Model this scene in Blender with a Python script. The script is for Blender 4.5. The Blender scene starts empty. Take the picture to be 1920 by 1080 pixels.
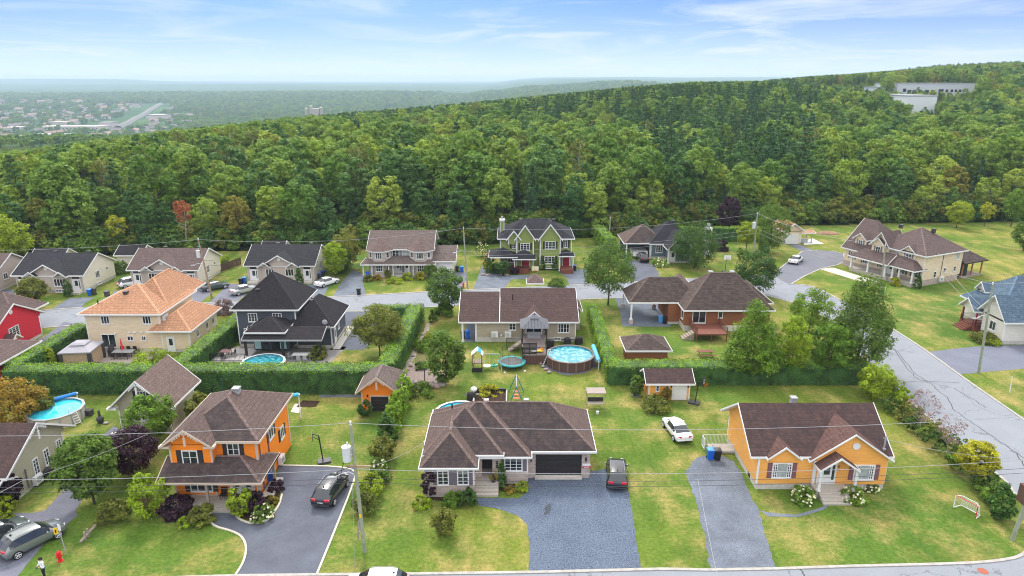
import bpy, bmesh, math, random
import numpy as np
from mathutils import Vector, Matrix
R = math.radians
rnd = random.Random(7)
nrs = np.random.RandomState(11)
sc = bpy.context.scene
COL = sc.collection
# ---------------------------------------------------------------- camera
CAM_H, FPX, PITCH = 35.0, 1280.0, R(17)
cd = bpy.data.cameras.new('camera'); cam = bpy.data.objects.new('camera', cd); COL.objects.link(cam)
cam.location = (0, 0, CAM_H); cam.rotation_euler = (math.pi/2 - PITCH, 0, 0)
cd.sensor_width = 36; cd.lens = 36*FPX/1920; cd.clip_start = .5; cd.clip_end = 60000
sc.camera = cam
# ---------------------------------------------------------------- world, sun, exposure
SUN_EL, SUN_AZ = R(49), R(-14)          # azimuth from +Y towards +X
w = bpy.data.worlds.new('World'); sc.world = w; w.use_nodes = True
nt = w.node_tree; nt.nodes.clear(); N = nt.nodes; L = nt.links
out = N.new('ShaderNodeOutputWorld'); bg = N.new('ShaderNodeBackground'); bg.inputs[1].default_value = .15
L.new(bg.outputs[0], out.inputs[0])
tc = N.new('ShaderNodeTexCoord'); sep = N.new('ShaderNodeSeparateXYZ'); L.new(tc.outputs['Generated'], sep.inputs[0])
def wm(op, a, b=None, c=None, clamp=False):
    n = N.new('ShaderNodeMath'); n.operation = op; n.use_clamp = clamp
    for i, v in enumerate((a, b, c)):
        if v is None: continue
        if isinstance(v, (int, float)): n.inputs[i].default_value = v
        else: L.new(v, n.inputs[i])
    return n.outputs[0]
zc = wm('MAXIMUM', sep.outputs[2], 0.0)
zup = wm('ADD', wm('MULTIPLY', wm('POWER', zc, .8), 3.6), .03)
cmb = N.new('ShaderNodeCombineXYZ'); L.new(sep.outputs[0], cmb.inputs[0]); L.new(sep.outputs[1], cmb.inputs[1]); L.new(zup, cmb.inputs[2])
nrm = N.new('ShaderNodeVectorMath'); nrm.operation = 'NORMALIZE'; L.new(cmb.outputs[0], nrm.inputs[0])
sky = N.new('ShaderNodeTexSky'); sky.sky_type = 'NISHITA'; sky.sun_disc = False
sky.sun_elevation = SUN_EL; sky.sun_rotation = SUN_AZ; sky.altitude = 300; sky.dust_density = .4; sky.ozone_density = 2.0; sky.air_density = 1.0
L.new(nrm.outputs[0], sky.inputs[0])
hue = N.new('ShaderNodeMix'); hue.data_type = 'RGBA'; hue.blend_type = 'MULTIPLY'; hue.inputs[0].default_value = 1
L.new(sky.outputs[0], hue.inputs[6]); hue.inputs[7].default_value = (.27, .40, .86, 1)
# thin streaky cirrus on a high flat layer
den = wm('ADD', zc, .06)
cx = wm('DIVIDE', sep.outputs[0], den); cy = wm('DIVIDE', sep.outputs[1], den)
cv = N.new('ShaderNodeCombineXYZ'); L.new(cx, cv.inputs[0]); L.new(wm('MULTIPLY', cy, .9), cv.inputs[1])
cn = N.new('ShaderNodeTexNoise'); cn.inputs['Scale'].default_value = .55; cn.inputs['Detail'].default_value = 9; cn.inputs['Roughness'].default_value = .62; cn.inputs['Distortion'].default_value = 1.1
L.new(cv.outputs[0], cn.inputs['Vector'])
cn2 = N.new('ShaderNodeTexNoise'); cn2.inputs['Scale'].default_value = .12; cn2.inputs['Detail'].default_value = 3
L.new(cv.outputs[0], cn2.inputs['Vector'])
cl = wm('MULTIPLY', wm('SMOOTHSTEP' if False else 'SUBTRACT', cn.outputs[0], .47), 4.6, clamp=True)
cl = wm('MULTIPLY', cl, wm('MULTIPLY', wm('SUBTRACT', cn2.outputs[0], .36), 5.0, clamp=True))
cl = wm('MULTIPLY', cl, .95)
hz = wm('MULTIPLY', wm('POWER', wm('SUBTRACT', 1.0, wm('MULTIPLY', zc, 8.0), clamp=True), 1.5), .93)   # milky band low over the horizon
fac = wm('SUBTRACT', 1.0, wm('MULTIPLY', wm('SUBTRACT', 1.0, cl), wm('SUBTRACT', 1.0, hz)))
mx = N.new('ShaderNodeMix'); mx.data_type = 'RGBA'; L.new(fac, mx.inputs[0]); L.new(hue.outputs[2], mx.inputs[6]); mx.inputs[7].default_value = (2.6, 2.85, 3.2, 1)
# thin bright overcast gets brighter towards the zenith, as a veiled sky does
zr_ = wm('MULTIPLY', wm('SUBTRACT', zc, .11), 5.0, clamp=True)
veil = N.new('ShaderNodeMix'); veil.data_type = 'RGBA'; L.new(wm('MULTIPLY', zr_, .9), veil.inputs[0]); L.new(mx.outputs[2], veil.inputs[6]); veil.inputs[7].default_value = (6.6, 6.6, 6.7, 1)
L.new(veil.outputs[2], bg.inputs[0])
sd = bpy.data.lights.new('sun', 'SUN'); sun = bpy.data.objects.new('sun', sd); COL.objects.link(sun)
sd.energy = 1.35; sd.angle = R(11); sd.color = (1, .95, .86)
sdir = Vector((math.sin(SUN_AZ)*math.cos(SUN_EL), math.cos(SUN_AZ)*math.cos(SUN_EL), math.sin(SUN_EL)))
sun.rotation_euler = sdir.to_track_quat('Z', 'Y').to_euler(); sun.location = (0, 60, 120)
vs = sc.view_settings; vs.view_transform = 'Standard'; vs.look = 'None'; vs.gamma = 1; vs.exposure = 1.2; vs.use_curve_mapping = False
sc.cycles.use_adaptive_sampling = False; sc.cycles.filter_width = 1.05; sc.cycles.max_bounces = 5; sc.cycles.diffuse_bounces = 3; sc.cycles.glossy_bounces = 2; sc.cycles.transparent_max_bounces = 4

# ---------------------------------------------------------------- survey: image row/column of a ground point to plan position
def P(px, py, z=0.0):
    u = (px-960)/FPX; v = (py-540)/FPX; s, c = math.sin(PITCH), math.cos(PITCH)
    t = (z-CAM_H)/(-s-v*c)
    return (u*t, (c-v*s)*t)

# ---------------------------------------------------------------- materials
MATS = {}
class NB:
    def __init__(s, name, rough=.8, spec=.3, metal=0):
        m = bpy.data.materials.new(name); m.use_nodes = True; s.m = m; s.t = m.node_tree; s.n = s.t.nodes; s.l = s.t.links
        s.b = s.n['Principled BSDF']; s.b.inputs['Roughness'].default_value = rough
        s.b.inputs['Specular IOR Level'].default_value = spec; s.b.inputs['Metallic'].default_value = metal
        MATS[name] = m
    def new(s, k, **kw):
        n = s.n.new('ShaderNode'+k)
        for a, v in kw.items():
            if hasattr(n, a): setattr(n, a, v)
            else: s.set(n, a.replace('_', ' '), v)
        return n
    def set(s, n, key, v):
        i = n.inputs[key]
        if hasattr(v, 'is_output') or isinstance(v, bpy.types.NodeSocket): s.l.new(v, i)
        else: i.default_value = v
    def coord(s, kind='Object', scale=(1, 1, 1)):
        tc = s.n.new('ShaderNodeTexCoord') if kind != 'World' else s.n.new('ShaderNodeNewGeometry')
        mp = s.n.new('ShaderNodeMapping'); mp.inputs['Scale'].default_value = scale
        s.l.new(tc.outputs[kind if kind != 'World' else 'Position'], mp.inputs[0]); return mp.outputs[0]
    def noise(s, vec, scale, detail=3, rough=.55):
        n = s.n.new('ShaderNodeTexNoise'); s.l.new(vec, n.inputs['Vector'])
        n.inputs['Scale'].default_value = scale; n.inputs['Detail'].default_value = detail; n.inputs['Roughness'].default_value = rough
        return n.outputs[0]
    def ramp(s, f, stops, interp='LINEAR'):
        n = s.n.new('ShaderNodeValToRGB'); s.l.new(f, n.inputs[0]); e = n.color_ramp.elements; n.color_ramp.interpolation = interp
        while len(e) < len(stops): e.new(.5)
        for i, (p, c) in enumerate(stops):
            e[i].position = p; e[i].color = (*c, 1) if len(c) == 3 else c
        return n.outputs[0]
    def mix(s, f, a, b, mode='MIX'):
        n = s.n.new('ShaderNodeMix'); n.data_type = 'RGBA'; n.blend_type = mode
        for i, v in ((0, f), (6, a), (7, b)):
            if isinstance(v, bpy.types.NodeSocket): s.l.new(v, n.inputs[i])
            elif i == 0: n.inputs[0].default_value = v
            else: n.inputs[i].default_value = (*v, 1)
        return n.outputs[2]
    def math(s, op, a, b=0.0, clamp=False):
        n = s.n.new('ShaderNodeMath'); n.operation = op; n.use_clamp = clamp
        for i, v in enumerate((a, b)):
            if isinstance(v, (int, float)): n.inputs[i].default_value = v
            else: s.l.new(v, n.inputs[i])
        return n.outputs[0]
    def bump(s, h, strength=.5, dist=.05):
        n = s.n.new('ShaderNodeBump'); n.inputs['Strength'].default_value = strength; n.inputs['Distance'].default_value = dist
        s.l.new(h, n.inputs['Height']); s.l.new(n.outputs[0], s.b.inputs['Normal'])
    def color(s, c):
        if isinstance(c, bpy.types.NodeSocket): s.l.new(c, s.b.inputs['Base Color'])
        else: s.b.inputs['Base Color'].default_value = (*c, 1)
        return s.m
def sc3(c, k): return tuple(min(1, v*k) for v in c)
def plain(name, c, rough=.6, spec=.3, metal=0, var=.12, nscale=6):
    if name in MATS: return MATS[name]
    b = NB(name, rough, spec, metal); v = b.coord(); n = b.noise(v, nscale, 4)
    return b.color(b.ramp(n, [(.3, sc3(c, 1-var)), (.7, sc3(c, 1+var))]))
def siding(name, c, step=.14, var=.10):
    c = sc3(c, 1.22)
    b = NB(name, .6, .25); v = b.coord(); sp = b.n.new('ShaderNodeSeparateXYZ'); b.l.new(v, sp.inputs[0])
    f = b.math('FRACT', b.math('DIVIDE', sp.outputs[2], step))
    line = b.ramp(f, [(0, (0, 0, 0)), (.12, (.75,)*3), (1, (1, 1, 1))])
    n = b.noise(b.coord(scale=(1, 1, 6)), 1.2, 4)
    c1 = b.ramp(n, [(.3, sc3(c, 1-var)), (.7, sc3(c, 1+var))])
    d = b.noise(v, .35, 3); c2 = b.mix(b.math('MULTIPLY', d, .25), c1, sc3(c, .7))
    b.bump(f, .5, .03)
    return b.color(b.mix(b.math('MULTIPLY', b.math('SUBTRACT', 1.0, line), .22), c2, sc3(c, .45)))
def shingle(name, c, stain=.35, fleck=.25, streak=True, algae=0.0):  # algae: strength of the darker tone on slopes facing -y
    # courses along z, tabs along x+y, weather streaks running down the slope
    b = NB(name, .92, .15); v = b.coord(); sp = b.n.new('ShaderNodeSeparateXYZ'); b.l.new(v, sp.inputs[0])
    u = b.math('ADD', sp.outputs[0], sp.outputs[1]); cb = b.n.new('ShaderNodeCombineXYZ')
    b.l.new(u, cb.inputs[0]); b.l.new(b.math('MULTIPLY', sp.outputs[2], 1.8), cb.inputs[1])
    br = b.n.new('ShaderNodeTexBrick'); b.l.new(cb.outputs[0], br.inputs['Vector']); br.inputs['Scale'].default_value = 1
    br.inputs['Brick Width'].default_value = .55; br.inputs['Row Height'].default_value = .38; br.inputs['Mortar Size'].default_value = .05; br.inputs['Mortar Smooth'].default_value = .6; br.inputs['Bias'].default_value = -.1
    br.inputs['Color1'].default_value = (*sc3(c, 1-fleck), 1); br.inputs['Color2'].default_value = (*sc3(c, 1+fleck), 1); br.inputs['Mortar'].default_value = (*sc3(c, .42), 1)
    n = b.noise(v, .75, 6, .7); c1 = b.mix(b.ramp(n, [(.38, (0,)*3), (.68, (stain,)*3)]), br.outputs[0], sc3(c, .5))
    if streak:
        st = b.noise(b.coord(scale=(3.2, 3.2, .12)), 1, 3); c1 = b.mix(b.ramp(st, [(.5, (0,)*3), (.72, (.4,)*3)]), c1, sc3((c[0]*1.25, c[1]*1.2, c[2]*1.18), 1.15))
    g = b.noise(v, 5, 3, .7); c1 = b.mix(.45, c1, b.ramp(g, [(.3, sc3(c, .5)), (.7, sc3(c, 1.6))]))
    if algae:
        # darker tone on slopes facing -y only, broken by noise drawn out down the slope
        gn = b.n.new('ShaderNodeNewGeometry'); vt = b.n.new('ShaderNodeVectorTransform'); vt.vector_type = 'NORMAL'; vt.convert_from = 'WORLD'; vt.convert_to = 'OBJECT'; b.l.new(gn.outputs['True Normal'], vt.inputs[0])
        sn = b.n.new('ShaderNodeSeparateXYZ'); b.l.new(vt.outputs[0], sn.inputs[0]); front_mask = b.math('GREATER_THAN', b.math('MULTIPLY', sn.outputs[1], -1.0), .25)
        dark_n = b.ramp(b.noise(b.coord(scale=(1.6, 1.6, .35)), 1, 6, .7), [(.30, (.35,)*3), (.62, (1,)*3)])
        c1 = b.mix(b.math('MULTIPLY', b.math('MULTIPLY', dark_n, front_mask), algae), c1, (.030, .026, .029))
    b.bump(br.outputs[1], -.4, .03)
    return b.color(c1)
def stone(name, c1_, c2_, mort, sx=.38, sy=.19):
    b = NB(name, .85, .2); v = b.coord(); sp = b.n.new('ShaderNodeSeparateXYZ'); b.l.new(v, sp.inputs[0])
    cb = b.n.new('ShaderNodeCombineXYZ'); b.l.new(b.math('ADD', sp.outputs[0], sp.outputs[1]), cb.inputs[0]); b.l.new(sp.outputs[2], cb.inputs[1])
    br = b.n.new('ShaderNodeTexBrick'); b.l.new(cb.outputs[0], br.inputs['Vector']); br.inputs['Scale'].default_value = 1
    br.inputs['Brick Width'].default_value = sx; br.inputs['Row Height'].default_value = sy; br.inputs['Mortar Size'].default_value = .018
    br.inputs['Color1'].default_value = (*c1_, 1); br.inputs['Color2'].default_value = (*c2_, 1); br.inputs['Mortar'].default_value = (*mort, 1)
    n = b.noise(v, 3, 4); b.bump(br.outputs[1], -.6, .03)
    return b.color(b.mix(b.math('MULTIPLY', n, .5), br.outputs[0], sc3(c1_, .7)))
def leafmat(name, c, c2=None, var=.35, tr=.35):
    c = (c[0]*1.5, c[1]*1.45, c[2]*1.7); c2 = (c2[0]*1.5, c2[1]*1.45, c2[2]*1.7) if c2 else None; b = NB(name, .55, .25); oi = b.n.new('ShaderNodeObjectInfo'); c2 = c2 or sc3((c[0]*1.25, c[1]*1.1, c[2]), 1.25)
    base = b.mix(oi.outputs['Random'], c, c2)
    n = b.noise(b.coord(), .9, 2)
    c1 = b.mix(b.ramp(n, [(.35, (0,)*3), (.65, (1,)*3)]), b.mix(1.0, base, (1-var,)*3, 'MULTIPLY'), b.mix(1.0, base, (1+var, 1+var, 1+var*.5), 'MULTIPLY'))
    n2 = b.noise(b.coord(), 14, 1)
    c1 = b.mix(.28, c1, b.mix(1.0, c1, b.ramp(n2, [(.3, (.5,)*3), (.7, (1.5,)*3)]), 'MULTIPLY'))
    b.color(c1)
    tl = b.n.new('ShaderNodeBsdfTranslucent'); b.l.new(b.mix(1.0, c1, (1.0, 1.08, .7), 'MULTIPLY'), tl.inputs[0]); ms = b.n.new('ShaderNodeMixShader'); ms.inputs[0].default_value = tr
    b.l.new(b.b.outputs[0], ms.inputs[1]); b.l.new(tl.outputs[0], ms.inputs[2]); b.l.new(ms.outputs[0], b.n['Material Output'].inputs[0])
    return b.m

white = plain('white_paint', (.70, .70, .69), .45, .4, var=.04)
trimtan = plain('tan_trim', (.52, .43, .35), .5, var=.05)
glass = NB('window_glass', .08, .45)
glass.color(glass.ramp(glass.noise(glass.coord('World'), .6, 2), [(.4, (.012, .016, .02)), (.6, (.05, .06, .065))])); glass = glass.m
curtain = plain('curtained_glass', (.33, .36, .36), .15, .6, var=.25, nscale=2)
concrete = plain('concrete', (.5, .47, .42), .85, .2, var=.12, nscale=3)
greycon = plain('grey_concrete_stone', (.36, .35, .33), .85, .2, var=.15, nscale=3)
black = plain('black_plastic', (.015, .015, .017), .5, .4)
darkgrey = plain('dark_grey_metal', (.05, .05, .055), .5, .4)
grey = plain('grey_metal', (.32, .33, .34), .45, .4)
chrome = plain('bright_metal', (.55, .55, .56), .25, .5, metal=.6)
wood = plain('weathered_wood', (.30, .25, .20), .8, .2, var=.2)
redwood = plain('stained_deck_wood', (.16, .055, .035), .65, .3, var=.2)
bluebin = plain('blue_plastic', (.01, .12, .55), .45, .4)
red = plain('red_paint', (.6, .02, .02), .4, .4)
yellow = plain('yellow_plastic', (.75, .48, .02), .5)
teal = plain('teal_plastic', (.02, .26, .24), .5)
rubber = plain('rubber', (.02, .02, .02), .85, .2)
bluecover = plain('blue_cover', (.03, .22, .62), .5, .3)
def pool_mat():
    b = NB('pool_water', .04, .7); v = b.coord(); n = b.noise(v, 2.2, 4, .6)
    b.bump(b.noise(v, 5, 3), .25, .05)
    return b.color(b.ramp(n, [(.34, (.008, .17, .22)), (.52, (.03, .28, .34)), (.66, (.30, .55, .58))]))
poolw = pool_mat()

# ---------------------------------------------------------------- mesh kit
def mesh_from(name, v, f, mats, smooth=False, idx=None):
    me = bpy.data.meshes.new(name); me.from_pydata(v, [], f)
    for m in (mats if isinstance(mats, (list, tuple)) else [mats]): me.materials.append(m)
    if idx is not None: me.polygons.foreach_set('material_index', idx)
    if smooth: me.polygons.foreach_set('use_smooth', [True]*len(f))
    me.update(); return me
def link(name, me, parent=None, loc=(0, 0, 0), rz=0, scale=None):
    o = bpy.data.objects.new(name, me); COL.objects.link(o); o.location = loc; o.rotation_euler = (0, 0, rz)
    if scale: o.scale = scale
    if parent: o.parent = parent
    return o
def tag(o, label, cat, group=None, kind=None):
    if kind: o['kind'] = kind
    if label: o['label'] = label
    if cat: o['category'] = cat
    if group: o['group'] = group
    return o
def thing(name, label, cat, loc=(0, 0, 0), rz=0, group=None):
    return tag(link(name, None, None, loc, rz), label, cat, group)
def cp(o, parent=None):
    c = o.copy(); COL.objects.link(c)
    if parent is not None: c.parent = parent
    for ch in o.children: cp(ch, c)
    return c
class MB:
    def __init__(s): s.v = []; s.f = []
    def box(s, x0, x1, y0, y1, z0, z1):
        n = len(s.v); s.v += [(x, y, z) for z in (z0, z1) for x, y in ((x0, y0), (x1, y0), (x1, y1), (x0, y1))]
        s.f += [tuple(n+i for i in q) for q in ((3, 2, 1, 0), (4, 5, 6, 7), (0, 1, 5, 4), (1, 2, 6, 5), (2, 3, 7, 6), (3, 0, 4, 7))]; return s
    def poly(s, pts):
        n = len(s.v); s.v += [tuple(p) for p in pts]; s.f.append(tuple(range(n, n+len(pts)))); return s
    def prism(s, pts, z0, z1):
        n = len(s.v); k = len(pts); s.v += [(x, y, z0) for x, y in pts]+[(x, y, z1) for x, y in pts]
        s.f.append(tuple(n+k-1-i for i in range(k))); s.f.append(tuple(n+k+i for i in range(k)))
        s.f += [(n+i, n+(i+1) % k, n+k+(i+1) % k, n+k+i) for i in range(k)]; return s
    def ext(s, pts, axis, a0, a1):
        # polygon given in (horizontal, z), pushed along x or y
        n = len(s.v); k = len(pts)
        for a in (a0, a1): s.v += [(p, a, z) if axis == 'y' else (a, p, z) for p, z in pts]
        s.f.append(tuple(n+i for i in range(k))); s.f.append(tuple(n+k+k-1-i for i in range(k)))
        s.f += [(n+(i+1) % k, n+i, n+k+i, n+k+(i+1) % k) for i in range(k)]; return s
    def tube(s, p, q, r, r2=None, n=8, cap=True):
        p = Vector(p); q = Vector(q); d = (q-p); r2 = r if r2 is None else r2
        if d.length < 1e-6: return s
        d.normalize(); a = d.cross(Vector((0, 0, 1)) if abs(d.z) < .95 else Vector((1, 0, 0))).normalized(); b = d.cross(a)
        k = len(s.v)
        for c, rr in ((p, r), (q, r2)):
            for i in range(n):
                t = 2*math.pi*i/n; s.v.append(tuple(c+a*(rr*math.cos(t))+b*(rr*math.sin(t))))
        s.f += [(k+i, k+(i+1) % n, k+n+(i+1) % n, k+n+i) for i in range(n)]
        if cap: s.f.append(tuple(k+n-1-i for i in range(n))); s.f.append(tuple(k+n+i for i in range(n)))
        return s
    def path(s, pts, r, n=6):
        for a, b in zip(pts[:-1], pts[1:]): s.tube(a, b, r, r, n)
        return s
    def ball(s, c, rx, ry=None, rz=None, n=10, m=6, z0=-1.0):
        ry = ry or rx; rz = rz or rx; k = len(s.v)
        for j in range(m+1):
            ph = math.asin(max(-1, z0)) + (math.pi/2-math.asin(max(-1, z0)))*j/m
            for i in range(n):
                t = 2*math.pi*i/n; s.v.append((c[0]+rx*math.cos(ph)*math.cos(t), c[1]+ry*math.cos(ph)*math.sin(t), c[2]+rz*math.sin(ph)))
        s.f += [(k+j*n+i, k+j*n+(i+1) % n, k+(j+1)*n+(i+1) % n, k+(j+1)*n+i) for j in range(m) for i in range(n)]; return s
    def mesh(s, name, mat, smooth=False): return mesh_from(name, s.v, s.f, mat, smooth)
    def build(s, name, mat, parent=None, loc=(0, 0, 0), rz=0, smooth=False): return link(name, s.mesh(name, mat, smooth), parent, loc, rz)
FACE = {'F': 0, 'R': math.pi/2, 'B': math.pi, 'L': -math.pi/2}
_cache = {}
def cached(key, fn):
    if key not in _cache: _cache[key] = fn()
    return _cache[key]
def win_mesh(w, h, nx, ny, mat, t=.09):
    def f():
        m = MB(); a, b = w/2, h/2
        m.box(-a, -a+t, -.07, .02, -b, b).box(a-t, a, -.07, .02, -b, b).box(-a+t, a-t, -.07, .02, -b, -b+t).box(-a+t, a-t, -.07, .02, b-t, b)
        m.box(-a-.04, a+.04, -.11, -.071, -b-.06, -b+.002)
        for i in range(1, nx): x = -a+w*i/nx; m.box(x-.035, x+.035, -.055, .01, -b+t, b-t)
        for j in range(1, ny):
            z = -b+h*j/ny; m.box(-a+t, a-t, -.045, .008, z-.018, z+.018)
        return m.mesh('window_frame', mat)
    return cached(('w', w, h, nx, ny, mat.name, t), f)
def pane_mesh(w, h, mat):
    return cached(('p', w, h, mat.name), lambda: MB().box(-w/2+.05, w/2-.05, -.03, .005, -h/2+.05, h/2-.05).mesh('pane', mat))
class House:
    """walls, roofs and openings of one building; plan coordinates less the origin of its Empty"""
    def __init__(s, name, label, cat, ox, oy, rz=0, wall=None, roofm=None, trim=None, local=False):
        s.root = thing(name, label, cat, (ox, oy, 0), rz); s.o = (0, 0) if local else (ox, oy); s.wall = wall; s.roofm = roofm; s.trim = trim or white
    def X(s, x): return x-s.o[0]
    def Y(s, y): return y-s.o[1]
    def box(s, name, mat, x0, x1, y0, y1, z0, z1, parent=None):
        return MB().box(s.X(x0), s.X(x1), s.Y(y0), s.Y(y1), z0, z1).build(name, mat, parent or s.root)
    def walls(s, x0, x1, y0, y1, z1, z0=0, mat=None, base=.45, corners=True, name='wall'):
        if base and z0 == 0:
            s.box('foundation', concrete, x0+.04, x1-.04, y0+.04, y1-.04, -.1, base); z0 = base
        o = s.box(name, mat or s.wall, x0, x1, y0, y1, z0, z1)
        if corners:
            e = .012
            for cx_, cy_ in ((x0, y0), (x1, y0), (x0, y1), (x1, y1)):
                sx = -1 if cx_ == x0 else 1; sy = -1 if cy_ == y0 else 1
                X, Y = s.X(cx_), s.Y(cy_)
                MB().box(min(X+sx*e, X-sx*.13), max(X+sx*e, X-sx*.13), min(Y+sy*e, Y-sy*.13), max(Y+sy*e, Y-sy*.13), z0+.01, z1-.01).build('corner_board', s.trim, s.root)
        return o
    def roof(s, x0, x1, y0, y1, ze, rise, ends='hh', axis=None, mat=None, t=.17, cap=True, trim=None):
        """eave rectangle, ridge along axis; ends: h hip or g gable at the low and the high end"""
        mat = mat or s.roofm; trim = trim or s.trim
        x0, x1, y0, y1 = s.X(x0), s.X(x1), s.Y(y0), s.Y(y1)
        axis = axis or ('x' if (x1-x0) >= (y1-y0) else 'y')
        if axis == 'y': f = lambda a, b, z: (b, a, z); a0, a1, b0, b1 = y0, y1, x0, x1
        else: f = lambda a, b, z: (a, b, z); a0, a1, b0, b1 = x0, x1, y0, y1
        hw = (b1-b0)/2; bm = (b0+b1)/2; zr = ze+rise
        run = min(hw, (a1-a0)/2*(.999 if ends == 'hh' else 1.999))
        ra0 = a0+(run if ends[0] == 'h' else 0); ra1 = a1-(run if ends[1] == 'h' else 0)
        A, B, C, D = (a0, b0, ze), (a1, b0, ze), (a1, b1, ze), (a0, b1, ze); r0, r1 = (ra0, bm, zr), (ra1, bm, zr)
        tops = [[A, B, r1, r0], [C, D, r0, r1]]
        if ends[0] == 'h': tops.append([D, A, r0])
        if ends[1] == 'h': tops.append([B, C, r1])
        m = MB()
        for q in tops:
            pts = [f(*p) for p in q]
            if axis == 'y': pts = pts[::-1]
            m.poly(pts)
        ro = m.build('roof', mat, s.root)
        # fascia, gutter and soffit
        g = MB(); out = [(A, (-1, -1)), (B, (1, -1))]
        if ends[1] == 'g': out.append((r1, (1, 0)))
        out += [(C, (1, 1)), (D, (-1, 1))]
        if ends[0] == 'g': out.append((r0, (-1, 0)))
        w_ = .06; k = len(out); ring = []
        for p, o in out:
            ring.append([f(p[0]+o[0]*.004, p[1]+o[1]*.004, p[2]+.03), f(p[0]+o[0]*w_, p[1]+o[1]*w_, p[2]+.03), f(p[0]+o[0]*w_, p[1]+o[1]*w_, p[2]-t), f(p[0]-o[0]*.01, p[1]-o[1]*.01, p[2]-t)])
        for i in range(k):
            P_, Q_ = ring[i], ring[(i+1) % k]
            for j in range(4): g.poly([P_[j], Q_[j], Q_[(j+1) % 4], P_[(j+1) % 4]])
        for q in tops: g.poly([f(p[0], p[1], p[2]-.06) for p in q][::-1])
        g.build('fascia', trim, ro)
        if cap:
            c_ = MB(); hips = []
            if ends[0] == 'h': hips += [(A, r0), (D, r0)]
            if ends[1] == 'h': hips += [(B, r1), (C, r1)]
            if ra1-ra0 > .3: hips.append((r0, r1))
            for p, q in hips:
                p = Vector(f(*p)); q = Vector(f(*q)); d = (q-p).normalized(); sd_ = d.cross(Vector((0, 0, 1))).normalized()*.13; p2 = p+d*.15
                up = Vector((0, 0, .035)); dn = Vector((0, 0, .04))
                c_.poly([p2+sd_-dn, q+sd_-dn, q+up, p2+up]); c_.poly([p2+up, q+up, q-sd_-dn, p2-sd_-dn])
            if hips: c_.build('ridge_cap', MATS.get(mat.name+'_cap', mat), ro)
        return ro
    def gable(s, axis, p0, p1, a0, a1, zb, ze, rise, ov, mat=None, dy=.02, name='gable_wall'):
        """wall under a gable: eave span p0..p1 (roof edge), pushed between a0 and a1"""
        q0, q1 = (s.X(p0), s.X(p1)) if axis == 'y' else (s.Y(p0), s.Y(p1)); c0, c1 = (s.Y(a0), s.Y(a1)) if axis == 'y' else (s.X(a0), s.X(a1))
        h = (q1-q0)/2; sl = rise/h; zw = ze+sl*ov-.08
        return MB().ext([(q0+ov, zb), (q1-ov, zb), (q1-ov, zw), ((q0+q1)/2, ze+rise-.08), (q0+ov, zw)], axis, c0, c1).build(name, mat or s.wall, s.root)
    def win(s, face, a, z, pl, w=1.2, h=1.2, nx=2, ny=3, shut=None, mat=None, cur=False, sw=.36):
        loc = (s.X(a), s.Y(pl), z) if face in 'FB' else (s.X(pl), s.Y(a), z)
        f = link('window', win_mesh(w, h, nx, ny, mat or white), s.root, loc, FACE[face]); link('pane', pane_mesh(w, h, curtain if cur else glass), f)
        if shut:
            me = cached(('s', h, sw, shut.name), lambda: MB().box(-sw/2, sw/2, -.05, .01, -h/2, h/2).box(-sw/2+.06, sw/2-.06, -.065, -.051, -h/2+.08, -.05).box(-sw/2+.06, sw/2-.06, -.065, -.051, .05, h/2-.08).mesh('shutter', shut))
            rm = Matrix.Rotation(FACE[face], 3, 'Z')
            for sg in (-1, 1):
                d = rm @ Vector((sg*(w/2+sw/2+.03), 0, 0)); link('shutter', me, s.root, (loc[0]+d.x, loc[1]+d.y, z), FACE[face])
        return f
    def door(s, face, a, z0, pl, w=.95, h=2.05, mat=None, trim=None, lite=True, side=0):
        loc = (s.X(a), s.Y(pl), z0) if face in 'FB' else (s.X(pl), s.Y(a), z0)
        trim = trim or white; m = MB(); ww = w+side
        m.box(-ww/2-.1, -ww/2, -.06, .02, 0, h+.1).box(ww/2, ww/2+.1, -.06, .02, 0, h+.1).box(-ww/2, ww/2, -.06, .02, h, h+.1)
        d = MB().box(-ww/2, ww/2, -.03, .015, 0, h).build('door', mat or white, s.root, loc, FACE[face])
        m.build('door_frame', trim, d)
        if lite: MB().box(-w*.28, w*.28, -.045, -.031, h*.45, h*.9).build('pane', glass, d)
        if side: MB().box(w/2-.02, ww/2-.05, -.045, -.031, h*.2, h*.92).build('pane', glass, d)
        MB().tube((-w/2+.08, -.031, 1.0), (-w/2+.08, -.09, 1.0), .03, n=6).build('handle', chrome, d)
        return d
    def gdoor(s, face, a, z0, pl, w, h, mat, trim=None, n=4):
        loc = (s.X(a), s.Y(pl), z0) if face in 'FB' else (s.X(pl), s.Y(a), z0)
        m = MB().box(-w/2-.12, -w/2, -.05, .02, 0, h+.12).box(w/2, w/2+.12, -.05, .02, 0, h+.12).box(-w/2, w/2, -.05, .02, h, h+.12)
        d = m.build('garage_door', trim or white, s.root, loc, FACE[face])
        ph = h/n
        def f():
            q = MB().box(-w/2, w/2, -.02, .015, .012, ph-.012); k = max(2, round(w/.6))
            for i in range(k):
                x0 = -w/2+w*i/k; q.box(x0+.06, x0+w/k-.06, -.032, -.021, .08, ph-.08)
            return q.mesh('panel', mat)
        me = cached(('gd', w, h, n, mat.name), f)
        for i in range(n): link('panel', me, d, (0, 0, i*ph))
        return d
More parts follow.
